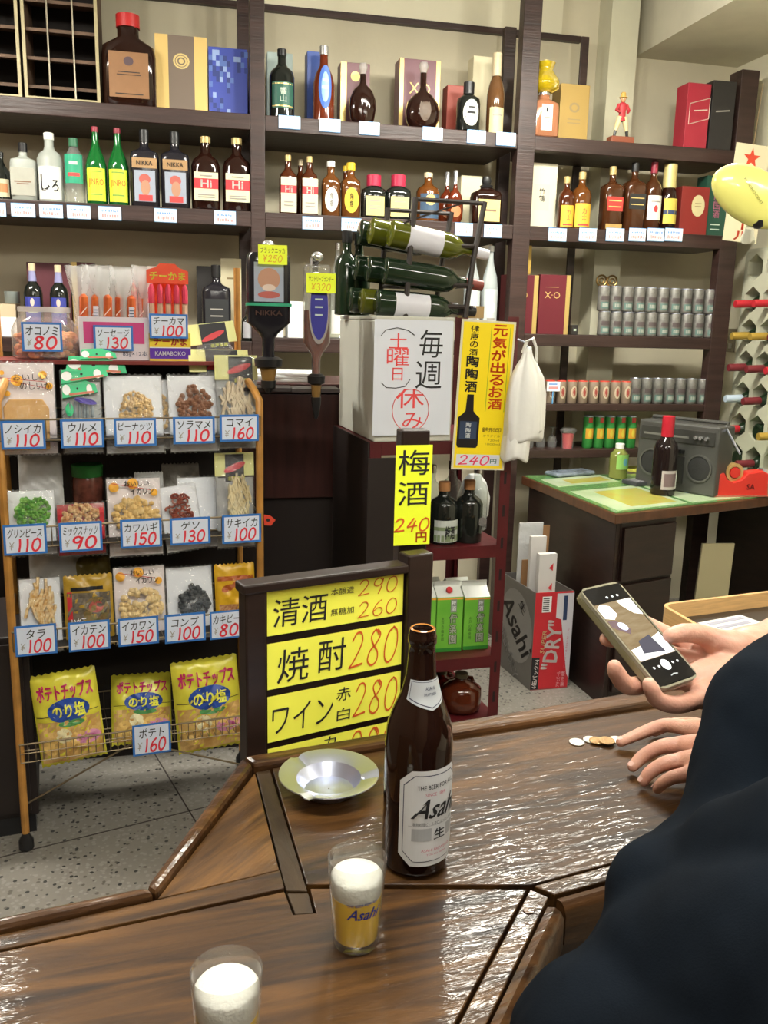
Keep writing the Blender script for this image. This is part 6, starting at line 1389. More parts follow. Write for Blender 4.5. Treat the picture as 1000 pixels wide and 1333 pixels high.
def poster():
    v = .006; fr = Frame(RF.P(ur1,0,0).x, RF.P(ur1,0,0).y, 14); v = .022
    x0, z1 = fr.px(595, 416, v); x1, z0 = fr.px(656, 611, v); w, h = x1-x0, z1-z0
    t = thing('health_drink_poster', 'long yellow poster for medicinal liquor with bottle picture and 240 yen price', 'poster', fr.P((x0+x1)/2, v, z0), fr.yaw)
    t.rotation_euler.y = R(2)
    MB().box(-w/2, w/2, 0, .001, 0, h).obj('paper', M('poster_pale', (.66,.62,.45), .45), t, smooth=False)
    patch(t, 'yellow_field', M('poster_yellow', (.86,.66,.01), .4), flatmap(-.0005), -w*.46, w*.46, h*.012, h*.985, 1, 1)
    red_ = M('poster_red', (.75,.08,.01), .4); F_ = flatmap(-.001)
    lettering(t, [('|元気が出るお酒', w*.22, h*.695, w*.26, h*.57, 0, .05)], F_, red_, 'red_lettering')
    for x in (.045, .395): patch(t, 'green_line', M('olive_line', (.30,.42,.02), .4), F_, w*x, w*x+.002, h*.40, h*.96, 1, 1)
    lettering(t, [('|健康の酒', -w*.25, h*.865, w*.15, h*.20, 0, .02), ('|陶陶酒', -w*.25, h*.645, w*.22, h*.25, 0, .05)], F_, BLACK, 'black_lettering')
    b = [(-.06,.53),(.06,.53),(.075,.42),(.12,.40),(.20,.375),(.20,.19),(.17,.17),(-.17,.17),(-.20,.19),(-.20,.375),(-.12,.40),(-.075,.42)]
    poly(t, 'bottle_picture', M('picture_black', (.012,.010,.012), .3), F_, [(-w*.24+x*w, (z-.02)*h) for x, z in b])
    patch(t, 'bottle_label_picture', M('picture_navy', (.03,.05,.10), .4), flatmap(-.0014), -w*.40, -w*.08, h*.21, h*.33, 1, 1)
    lettering(t, [('|陶陶酒', -w*.24, h*.27, w*.09, h*.11, 0, .03)], flatmap(-.0018), WHITE, 'white_lettering')
    lettering(t, [('銭形印', w*.20, h*.275, w*.36, h*.033, 0, .03), ('オリジナル', w*.21, h*.235, w*.32, h*.018), ('720ml', w*.25, h*.205, w*.22, h*.015), ('1000ml', w*.24, h*.178, w*.28, h*.015)], F_, M('poster_brown_ink', (.25,.16,.01), .5), 'small_lettering')
    patch(t, 'price_panel', M('notice_paper'), flatmap(-.0008), -w*.42, w*.40, h*.03, h*.105, 1, 1)
    lettering(t, [('240', -w*.08, h*.066, w*.56, h*.062, .25, .035)], flatmap(-.0014), M('price_pink_red', (.75,.04,.12), .4), 'red_numbers')
    lettering(t, [('円', w*.28, h*.06, w*.12, h*.03, 0, .03)], flatmap(-.0014), M('teal_ink', (.05,.15,.12), .5))
poster()
# ------------------------------------------------------------------ wine bottles lying in a black rack on the box
zx = zb1+.001
QF = Frame(base.x, base.y, 17)
def wine_rack():
    u0, u1 = QF.px(528, 400, -.04)[0], QF.px(606, 400, -.04)[0]
    zt = QF.px(560, 258, -.04)[1]
    t = thing('wine_rack', 'black metal rack of stacked lying wine bottles on top of the white box', 'wine rack', QF.P(0,0,zx), QF.yaw)
    H = zt-zx
    def leg(u, lean): return [(u,0,0),(u+lean*.4,0,H*.5),(u+lean,0,H)]
    pts = {}
    for nm, yv in (('f',.04),('b',.30)):
        for k, (u, ln) in enumerate(((u0,.020),(u1,.045))):
            MB().tube([(u,yv,.0),(u+ln*.4,yv,H*.5),(u+ln,yv,H)], .0085, 8).obj('upright', BLKMET, t)
        for z in (.03, H*.28, H*.62, H*.985): MB().tube([(u0+.02*z/H,yv,z),(u1+.045*z/H,yv,z)], .0065, 6).obj('cross_bar', BLKMET, t)
    for u in (u0+.01, u1+.02):
        for z in (.03, H*.28, H*.62): MB().tube([(u,.04,z),(u,.30,z)], .0045, 6).obj('side_bar', BLKMET, t)
    MB().tube([(u0-.03,.04,H*.75),(u0+.0,.04,H*.80),(u1,.04,H*1.0)], .003, 6).obj('wire', BLKMET, t)
    return u0, u1, H
u0w, u1w, HW = wine_rack()
def lying(px, py, v, ang, glass, caps, label, lab_mat=None, L=.30, r=.0365, pitch=0):
    """bottle lying with its base at the left pixel (px, py); neck points right"""
    u, z = QF.px(px, py, v)
    t = thing('wine_bottle', label, 'bottle', QF.P(u, v, z), QF.yaw, 'lying wine bottles in the black rack')
    t.rotation_euler = (0, R(90-ang), QF.yaw+R(pitch))
    pr = [(a*L, b*r) for a, b in SH['wine'] if a < .82]; pr.append((.82*L, r*.37))
    MB().lathe(pr, 24).obj('body', glass, t, angle=50)
    MB().lathe([(.82*L,r*.42),(.995*L,r*.42),(L,r*.36)], 14).obj('capsule', caps, t)
    if lab_mat:
        vs = []; fs = []; n = 10
        for i in range(n+1):
            a = R(-150)+R(150)*i/n
            for z_ in (.16*L, .50*L): vs.append(((r+.0007)*cos(a), (r+.0007)*sin(a), z_))
        fs = [(2*i,2*i+2,2*i+3,2*i+1) for i in range(n)]
        MB().add(vs, fs).obj('label', lab_mat, t)
    return t
WL = M('wine_label_white', (.62,.62,.68), .5); YG = G('yellow_green_glass', (.09,.10,.008)); GD = G('dark_green_wine', (.012,.025,.012))
rows_ = [  # px, py, v, angle, glass, capsule, label text
 (508,303,-.06,-9,YG,M('foil_white',(.62,.62,.68),.4),'green bottle at the front of the top row with white neck foil',WL),
 (482,300,-.15,-8,YG,M('foil_silver',(.5,.5,.5),.3,metal=.6),'green bottle in the middle of the top row',WL),
 (468,302,-.24,-8,GD,BLKPL,'dark bottle at the back of the top row',None),
 (500,352,-.06,-6,GD,M('foil_red_brown',(.20,.04,.03),.4),'dark bottle at the front of the middle row with red-brown neck foil',None),
 (478,350,-.15,-5,GD,BLKPL,'dark bottle in the middle of the middle row',None),
 (462,348,-.24,-5,GD,BLKPL,'dark bottle at the back of the middle row',None),
 (490,394,-.06,-3,GD,BLKPL,'dark bottle at the front of the bottom row with pale label',WL),
 (470,392,-.15,-2,YG,BLKPL,'olive bottle in the middle of the bottom row',None),
 (455,390,-.24,-2,GD,BLKPL,'dark bottle at the back of the bottom row',None)]
for px, py, v, a, g, cpm, lb, lm in rows_: lying(px, py, v, a, g, cpm, lb, lm)
u, zt = QF.px(463, 285, -.33)
for i, x in enumerate((452, 468)):
    u, zt = QF.px(x, 300+i*4, -.34)
    bottle('wine_bottle', ['leftmost','second'][i]+' upright dark wine bottle at the left end of the white box', None, QF.P(u, -.34, zx), QF.yaw, zt-zx, .036, 'wine', GD, BLKPL, .86)
t = thing('cardboard_scrap', 'small brown paper box on the white box beside the rack', 'box', QF.P(QF.px(618,405,-.10)[0], -.12, zx), QF.yaw)
MB().box(-.03, .03, -.02, .04, 0, .035).obj('carton', M('kraft', (.40,.27,.12), .6), t, smooth=False)
# ------------------------------------------------------------------ hanging white carrier bags
def bags():
    fr = Frame(RF.P(ur1,0,0).x+.02, RF.P(ur1,0,0).y-.0, 10)
    u, zt = fr.px(687, 440, .03); x0 = fr.px(656, 520, .03)[0]; x1 = fr.px(712, 520, .03)[0]
    zb1_ = fr.px(680, 572, .03)[1]; zb2_ = fr.px(675, 598, .03)[1]
    plast = M('white_carrier_plastic', (.80,.80,.76), .35, bump=.5, bscale=12, sss=.0)
    t = thing('carrier_bags', 'bunch of white plastic carrier bags hanging from the red shelf upright', 'bags', fr.P(u, .03, zb2_), fr.yaw)
    def sack(nm, cx, w0, z0, z1, dep, seed):
        rn = random.Random(seed); n = 28; prof = [(0,.93),(.04,1),(.25,1.02),(.5,.95),(.68,.78),(.80,.50),(.88,.28),(.94,.20),(1,.16)]
        vs = []; ph = [rn.uniform(0,6.28) for _ in range(4)]
        for f_, q in prof:
            for i in range(n):
                a = 2*pi*i/n; k = 1+.13*sin(a*5+ph[0]+f_*3)*min(1,.3+f_)+.07*sin(a*9+ph[1])
                vs.append((cx*(1-f_*.6)+w0*q*cos(a)*k, dep*q*sin(a)*k, z0+(z1-z0)*f_+.008*sin(a*3+ph[2])*(f_ < .1)))
        fs = [(j*n+i, j*n+(i+1)%n, (j+1)*n+(i+1)%n, (j+1)*n+i) for j in range(len(prof)-1) for i in range(n)]+[tuple(range(n-1,-1,-1)), tuple((len(prof)-1)*n+i for i in range(n))]
        MB().add(vs, fs).obj(nm, plast, t, angle=180)
    hw = (x1-x0)/2; zz = zt-zb2_
    sack('bag', .004, hw*.92, zb1_-zb2_, zz*.93, .040, 1)
    sack('bag', -hw*.30, hw*.62, -.0, zz*.55, .034, 2)
    sack('bag', hw*.42, hw*.55, (zb1_-zb2_)*1.5, zz*.85, .036, 3)
    MB().tube([(-.012,0,zz*.88),(-.006,-.01,zz*.97),(.012,-.012,zz*1.0),(.026,-.006,zz*.92),(.032,0,zz*.72)], [.006,.005,.005,.004,.003], 8).obj('handle_loop', plast, t)
    MB().tube([(-.03,.0,zz*.99),(-.012,-.004,zz*.97),(0,-.005,zz*.93)], .003, 6).obj('hook', STEEL, t)
bags()
# ------------------------------------------------------------------ desk by the back wall
ZD_ = .82
dA = onz(802, 668, ZD_); dB = onz(672, 615, ZD_); dC = onz(1000, 646, ZD_)
dd = (dC-dA).normalized(); dl = (dB-dA).normalized()
DF = Frame(dA.x, dA.y, degrees(atan2(dd.y, dd.x)))
ln_ = (dB-dA).length; WD = 1.5
ang = dl.angle(dd)
desk = thing('desk', 'dark wooden desk with a green mat by the back wall', 'desk', dA-Vector((0,0,ZD_)), 0)
def dpt(a, b, z=0): p = dd*a+dl*b; return Vector((p.x, p.y, z))
def dprism(nm, pts, z0, z1, mat, par=desk, bev=.003):
    return MB().prism([(dpt(a,b).x, dpt(a,b).y) for a, b in pts], z0, z1).obj(nm, mat, par, smooth=False, bevel=bev)
DW = M('desk_dark_wood', (.018,.008,.006), .4, var=.3, stretch=(1,1,5)); DT = M('desk_top_wood', (.09,.035,.015), .3, var=.3, stretch=(1,6,1))
DK4 = [(0,0),(1.12,0),(1.146,.553),(0,.885)]
dprism('top', DK4, ZD_-.045, ZD_-.006, DT)
dprism('side_panel', [(.03,.03),(.055,.03),(.055,.84),(.03,.85)], 0, ZD_-.046, DW)
dprism('pedestal', [(.056,.03),(.36,.03),(.36,.74),(.056,.82)], .02, ZD_-.046, DW)
for i in range(3):
    dprism('drawer_front', [(.065,.012),(.35,.012),(.35,.029),(.065,.029)], .06+i*.235, .28+i*.235, DW)
dprism('side_panel', [(1.07,.03),(1.095,.03),(1.10,.52),(1.075,.52)], 0, ZD_-.046, DW)
MG = M('green_desk_mat', (.10,.25,.08), .22, col2=(.16,.34,.11), vscale=3, coat=.5)
dprism('desk_mat', [(.01,.015),(1.10,.015),(1.125,.54),(.01,.868)], ZD_-.0055, ZD_-.001, MG, bev=0)
PS = M('pale_green_sheet', (.40,.54,.30), .25, coat=.5, col2=(.54,.62,.42), vscale=6); PY = M('yellow_green_sheet', (.46,.48,.10), .25, coat=.5, col2=(.50,.40,.08), vscale=14)
for i, (a0, a1, b0, b1) in enumerate(((.035,.42,.035,.44),(.035,.40,.55,.74),(.45,.78,.035,.44))):
    o = thing('desk_sheet', ['pale green and yellow sheet under the mat at the desk front corner','pale green and yellow sheet at the back of the desk','pale green sheet under the tape dispenser'][i], 'sheet', dA-Vector((0,0,ZD_)), 0)
    dprism('sheet', [(a0,b0),(a1,b0),(a1,b1),(a0,b1)], ZD_-.0008, ZD_+.0004, PS, par=o, bev=0)
    if i < 2: dprism('yellow_print', [(a0+.10,b0+.04),(a1-.03,b0+.04),(a1-.03,b1-.05),(a0+.10,b1-.05)], ZD_+.0005, ZD_+.0009, PY, par=o, bev=0)
# things on the desk
def ond(px, py): return onz(px, py, ZD_+.0012)
def desk_bottle(name, label, px, pyb, pytop, wpx, **k):
    p = ond(px, pyb); top = onY(px, pytop, p.y); h = top.z-p.z; r = abs(onY(px+wpx/2, pyb, p.y).x-onY(px-wpx/2, pyb, p.y).x)/2
    return bottle(name, label, None, p, DF.yaw, h, r, **k)
desk_bottle('tea_bottle', 'small clear drink bottle with green label and white cap on the desk mat', 804, 622, 577, 24, shape='pet', glass=M('tea_liquid', (.34,.38,.10), .1, trans=.5), cap=M('white_cap'), capz=.86, labels=[(.28,.70,1,LBL('tea_green',(.25,.50,.12)),[('o',0,.5,.6,.5,M('label_tealblue',(.12,.36,.42),.5))])])
desk_bottle('wine_bottle', 'dark wine bottle with red neck foil and white label on the desk', 862, 643, 541, 31, shape='wine', glass=G('red_wine_glass', (.010,.006,.006)), cap=M('wine_red_foil', (.42,.015,.03), .35), capz=.74, labels=[(.08,.32,.98,LBL('greyish',(.42,.38,.38)),[('#',-.2,.5,1.2,.7,M('label_winegrey',(.16,.11,.12),.5)),('#',.65,.5,.55,.85,WHITE)])])
def tapedisp():
    p0 = ond(921, 644); q = onY(995, 644, p0.y); w = (onY(996,640,p0.y+.02)-onY(921,644,p0.y)).x
    c = p0+Vector((w/2, .01, 0)); h = .11
    t = thing('tape_dispenser', 'red tape dispenser with a roll of tan tape on the desk', 'tape dispenser', c, R(9))
    rd = M('dispenser_red', (.62,.03,.02), .35); k = w
    pr = [(-.50,0),(.50,0),(.47,.90),(.38,1.0),(.10,.92),(.0,.66),(-.14,.56),(-.26,.66),(-.32,.92),(-.44,.88),(-.46,.5)]
    MB().prism([(a*k, b*h) for a, b in pr], -.035, .035, axis='y').obj('body', rd, t, smooth=False, bevel=.004)
    MB().box(-.53*k, .53*k, -.04, .04, -.0005, .006).obj('base', M('dispenser_base', (.45,.12,.08), .5), t, smooth=False)
    m = MB(); n = 28; c0 = (-.10*k, h*.92); ro, ri, yy = .040, .026, .016
    vs = []; 
    for r_, y_ in ((ro,-yy),(ro,yy),(ri,yy),(ri,-yy)):
        for i in range(n): a = 2*pi*i/n; vs.append((c0[0]+r_*cos(a), y_, c0[1]+r_*sin(a)))
    fs = [(j*n+i, j*n+(i+1)%n, ((j+1)%4)*n+(i+1)%n, ((j+1)%4)*n+i) for j in range(4) for i in range(n)]
    m.add(vs, fs).obj('tape_roll', M('tan_tape', (.50,.32,.12), .4), t, angle=40)
    MB().tube([(c0[0],-.02,c0[1]),(c0[0],.02,c0[1])], ri-.003, 20).obj('hub', rd, t)
    MB().box(.40*k, .47*k, -.018, .018, h*.9, h*1.06).obj('cutter', STEEL, t, smooth=False)
    lettering(t, [('SA', .17*k, h*.38, .15*k, h*.22, 0, .03)], flatmap(-.0356), M('worn_ink', (.20,.02,.02), .5))
tapedisp()
p = ond(900, 640); t = thing('tape_roll', 'roll of blue tape lying flat on the desk beside the dispenser', 'tape', p+Vector((0,0,.0)), 0)
MB().lathe([(0,.042),(.030,.042),(.030,.033),(0,.033),(0,.042)], 32, cap=False).obj('roll', M('blue_tape', (.03,.22,.62), .35), t)
p = ond(893, 622); t = thing('small_box', 'small green box behind the blue tape on the desk', 'box', onz(918,632,ZD_+.0012), DF.yaw)
MB().box(-.035, .035, 0, .06, 0, .055).obj('carton', M('bright_green_box', (.04,.36,.05), .45), t, smooth=False, bevel=.002)
t = thing('notepad', 'yellow notepad on the desk behind the black calculator', 'notepad', onz(832,612,ZD_+.0012), DF.yaw+R(5))
MB().box(-.08, .08, -.06, .06, 0, .012).obj('sheets', M('notepad_yellow', (.60,.60,.10), .5), t, smooth=False)
t = thing('calculator', 'small dark calculator on the desk left of the wine bottle', 'calculator', onz(834,630,ZD_+.0012), DF.yaw-R(5))
MB().box(-.07, .07, -.05, .05, 0, .018).obj('body', M('dark_grey_plastic', (.05,.05,.06), .4), t, smooth=False, bevel=.003)
MB().box(-.055, .055, .018, .040, .0181, .021).obj('display', M('grey_lcd', (.25,.27,.24), .3), t, smooth=False)
for i in range(5):
    for j in range(3): MB().box(-.055+i*.023, -.038+i*.023, -.04+j*.018, -.028+j*.018, .0181, .021).obj('key', M('key_grey', (.30,.30,.32), .5), t, smooth=False)
t = thing('clear_tray', 'flat clear plastic wrapped packs at the back left of the desk', 'tray', onz(742,618,ZD_+.0012), DF.yaw)
MB().box(-.12, .12, -.05, .05, 0, .02).obj('wrapped_pack', M('bluish_grey_wrap', (.22,.26,.32), .25, col2=(.10,.12,.14), vscale=25, bump=.5, bscale=25), t, smooth=False, bevel=.01)
def boombox():
    a = onY(826, 630, 4.00); b = onY(930, 632, 3.70)
    a = Vector((a.x, a.y, ZD_+.0012)); b = Vector((b.x, b.y, ZD_+.0012)); w = (Vector((b.x-a.x, b.y-a.y))).length
    fr = Frame(a.x, a.y, degrees(atan2(b.y-a.y, b.x-a.x))); h = onY(833, 545, a.y).z-a.z
    t = thing('radio_cassette_player', 'grey portable radio cassette player with two round speakers on the desk', 'radio', fr.P(w/2, 0, a.z), fr.yaw)
    gm = M('boombox_grey', (.085,.085,.078), .4, metal=.3, var=.1); dk = M('speaker_cloth', (.02,.02,.02), .7, bump=.3, bscale=200)
    MB().box(-w/2, w/2, 0, .13, 0, h).obj('case', gm, t, smooth=False, bevel=.008)
    for s in (-1, 1):
        f = flatmap(-.004)
        MB().lathe([(0,w*.155),(.006,w*.155),(.006,w*.135),(.0,w*.135)], 32, cap=False).obj('speaker_ring', M('ring_grey', (.14,.14,.13), .35, metal=.5), t).rotation_euler = (R(90),0,0)
        t.children[-1].location = (s*w*.30, .002, h*.38)
        d_ = MB().lathe([(0,w*.134),(.003,w*.10),(.001,w*.03)], 28).obj('speaker', dk, t); d_.rotation_euler = (R(90),0,0); d_.location = (s*w*.30, -.0005, h*.38)
    MB().box(-w*.12, w*.12, -.005, -.0005, h*.12, h*.52).obj('cassette_door', M('door_dark', (.03,.03,.03), .25), t, smooth=False, bevel=.002)
    MB().box(-w*.46, w*.46, -.004, -.0005, h*.72, h*.92).obj('tuner_panel', M('tuner_panel', (.055,.055,.05), .3, metal=.3), t, smooth=False, bevel=.002)
    MB().box(-w*.42, w*.15, -.005, -.0041, h*.79, h*.82).obj('tuner_scale', M('tuner_scale', (.16,.16,.14), .3), t, smooth=False)
    for i in range(6): MB().box(-w*.11+i*w*.038, -w*.08+i*w*.038, -.012, -.001, h*.57, h*.62).obj('key', BLKPL, t, smooth=False)
    for x in (.24, .30, .37): 
        kx = MB().lathe([(0,.009),(.012,.008)], 14).obj('knob', M('silver_cap'), t); kx.rotation_euler = (R(90),0,0); kx.location = (w*x, -.004, h*.82)
    m = MB().tube([(w*.46,.07,h+.0),(w*.60,.03,h*.86),(w*.78,-.02,h*.68)], .0045, 6).obj('antenna', STEEL, t)
    MB().tube([(-w*.46,.065,h-.03),(-w*.47,.09,h+.01),(w*.47,.09,h+.012),(w*.46,.065,h-.03)], .008, 8).obj('carry_handle', gm, t)
boombox()
# ------------------------------------------------------------------ beer carton box holding flattened card
def beercarton():
    pf = onz(690, 899, 0); pr_ = onz(742, 891, 0); pl2 = onz(652, 850, 0)
    d1 = Vector((.98, .18, 0)).normalized(); 
    fr = Frame(pf.x, pf.y, 14); w = .135; h = .40
    w = fr.px(746, 800)[0]
    dl_ = (onY(650, 846, pf.y+.30)-pf); dl_.z = 0
    ex = Vector((-.10, .30, 0))
    t = thing('beer_carton', 'silver and red open beer carton holding flattened cardboard on the floor', 'carton', pf, fr.yaw)
    hT = fr.px(700, 772)[1]; n_ = Matrix.Rotation(-fr.yaw, 4, 'Z') @ ex; L_ = n_
    Pq = [(0,0),(w,0),(w+L_.x,L_.y),(L_.x,L_.y)]
    red = M('beer_carton_red', (.50,.02,.03), .45); sil = M('beer_carton_silver', (.16,.15,.14), .45, var=.1)
    def wall(a, b, nm, mt):
        a, b = Vector(a), Vector(b); d = (b-a).normalized(); n = Vector((-d.y, d.x))*.004
        MB().prism([tuple(a), tuple(b), tuple(b+n), tuple(a+n)], 0, hT).obj(nm, mt, t, smooth=False)
    wall(Pq[0], Pq[1], 'front_panel', red); wall(Pq[1], Pq[2], 'side_panel', sil); wall(Pq[2], Pq[3], 'back_panel', sil); wall(Pq[3], Pq[0], 'side_panel', sil)
    MB().prism([(x, y) for x, y in Pq], .0005, .004).obj('bottom', sil, t, smooth=False)
    F_ = flatmap(-.0006)
    poly(t, 'white_panel', M('carton_pale', (.58,.56,.60), .45), F_, [(w*.56,hT*.985),(w,hT*.985),(w,hT*.10),(w*.93,hT*.15),(w*.70,hT*.72),(w*.56,hT*.74)])
    lettering(t, [('"DRY"', w*.50, hT*.46, hT*.50, w*.38, 0, .05, 84)], flatmap(-.0014), M('carton_lettering', (.75,.70,.68), .45))
    lettering(t, [('SUPER', w*.27, hT*.50, hT*.24, w*.11, .2, .04, 86)], flatmap(-.0014), M('carton_cream', (.70,.58,.30), .45), 'small_lettering')
    patch(t, 'black_panel', BLACK, flatmap(-.0009), w*.0, w*.20, hT*.01, hT*.34, 1, 1)
    lettering(t, [('6缶パック×4', w*.11, hT*.17, hT*.30, w*.13, 0, .05, 86)], flatmap(-.0014), M('carton_lettering'), 'pack_lettering')
    lettering(t, [('アサヒビール', w*.72, hT*.10, hT*.16, w*.10, 0, .01, 88), ('要冷蔵', w*.84, hT*.10, hT*.16, w*.09, 0, .01, 88)], flatmap(-.0014), M('pink_small', (.70,.35,.38), .5), 'pink_lettering')
    lettering(t, [('アルコール分5%ビール', w*.885, hT*.42, hT*.42, w*.05, 0, .0, 87)], flatmap(-.0014), M('rose_ink'), 'rose_lettering')
    patch(t, 'barcode_panel', WHITE, flatmap(-.0009), w*.18, w*.42, hT*.80, hT*.96, 1, 1)
    for i in range(7): patch(t, 'barcode_line', BLACK, flatmap(-.0013), w*.20, w*.36, hT*(.815+i*.02), hT*(.815+i*.02+.009), 1, 1)
    patch(t, 'navy_strip', M('navy_ink'), flatmap(-.0011), w*.74, w*.84, hT*.71, hT*.96, 1, 1)
    # left side: big oval badge and lettering, seen obliquely
    a, b = Vector(Pq[3]), Vector(Pq[0]); e = (b-a); le = e.length; e = e.normalized(); nn_ = Vector((e.y, -e.x))
    S = lambda o: (lambda x, z: (a.x+e.x*(x+le/2)+nn_.x*o, a.y+e.y*(x+le/2)+nn_.y*o, z))
    disc(t, 'badge', M('badge_silver', (.27,.26,.25), .45), S(.0008), 0, hT*.55, le*.46, hT*.38, 24, rot=.5)
    lettering(t, [('Asahi', 0, hT*.55, le*.95, hT*.26, .3, .03, -38), ('生', le*.16, hT*.78, le*.2, hT*.1, 0, .02, -38)], S(.0014), M('badge_ink', (.05,.045,.045), .5))
    lettering(t, [('SUPER DRY', -le*.22, hT*.26, le*.9, hT*.12, 0, .03, -48)], S(.0014), M('grey_letter', (.35,.34,.33), .5), 'grey_lettering')
    # flattened cardboard and folded papers inside
    kr = M('kraft_board', (.30,.16,.07), .6, var=.1); wp = M('folded_white_paper', (.62,.60,.58), .5)
    hB = fr.px(738, 684, -.22)[1]
    def sheet(nm, mt, x0, x1, y, z1, th=.004, lean=0, par=None):
        s = thing(nm[0], nm[1], nm[2], pf+Matrix.Rotation(fr.yaw,4,'Z')@Vector((0,0,0)), fr.yaw)
        yo = y; off = L_.x*(y/L_.y)
        MB().add([(x0+off,yo,.006),(x1+off,yo,.006),(x1+off,yo+th,.006),(x0+off,yo+th,.006),(x0+off,yo+lean,z1),(x1+off,yo+lean,z1),(x1+off,yo+th+lean,z1),(x0+off,yo+th+lean,z1)],
            [(0,1,5,4),(1,2,6,5),(2,3,7,6),(3,0,4,7),(4,5,6,7),(3,2,1,0)]).obj('sheet', mt, s, smooth=False)
        return s
    sheet(('cardboard_sheet','brown cardboard sheet standing at the back right of the beer carton','cardboard'), kr, w*.35, w*.98, .235, hB, .008)
    sheet(('cardboard_sheet','brown cardboard piece standing behind the folded white papers','cardboard'), kr, .012, w*.7, .16, fr.px(680,740,-.1)[1]+.02, .006)
    sheet(('plastic_sheet','crumpled translucent white plastic sheet above the papers in the carton','plastic sheet'), M('milky_plastic'), .006, w*.66, .19, fr.px(690, 680, -.2)[1], .008)
    s = sheet(('folded_paper','folded white paper with red triangles standing at the front of the carton','paper'), wp, w*.10, w*.55, .020, fr.px(700, 722, -.02)[1], .030)
    for k in (.70,.90): poly(s, 'red_triangle', M('bright_red'), lambda x, z: (x+L_.x*(.02/L_.y), .0192, z), [(w*.36, hT*(k+.33)),(w*.46,hT*(k+.30)),(w*.46,hT*(k+.38))])
    sheet(('folded_paper','white folded paper sheets behind the ones with triangles','paper'), wp, .010, w*.45, .085, fr.px(672, 700, -.08)[1], .022)
beercarton()
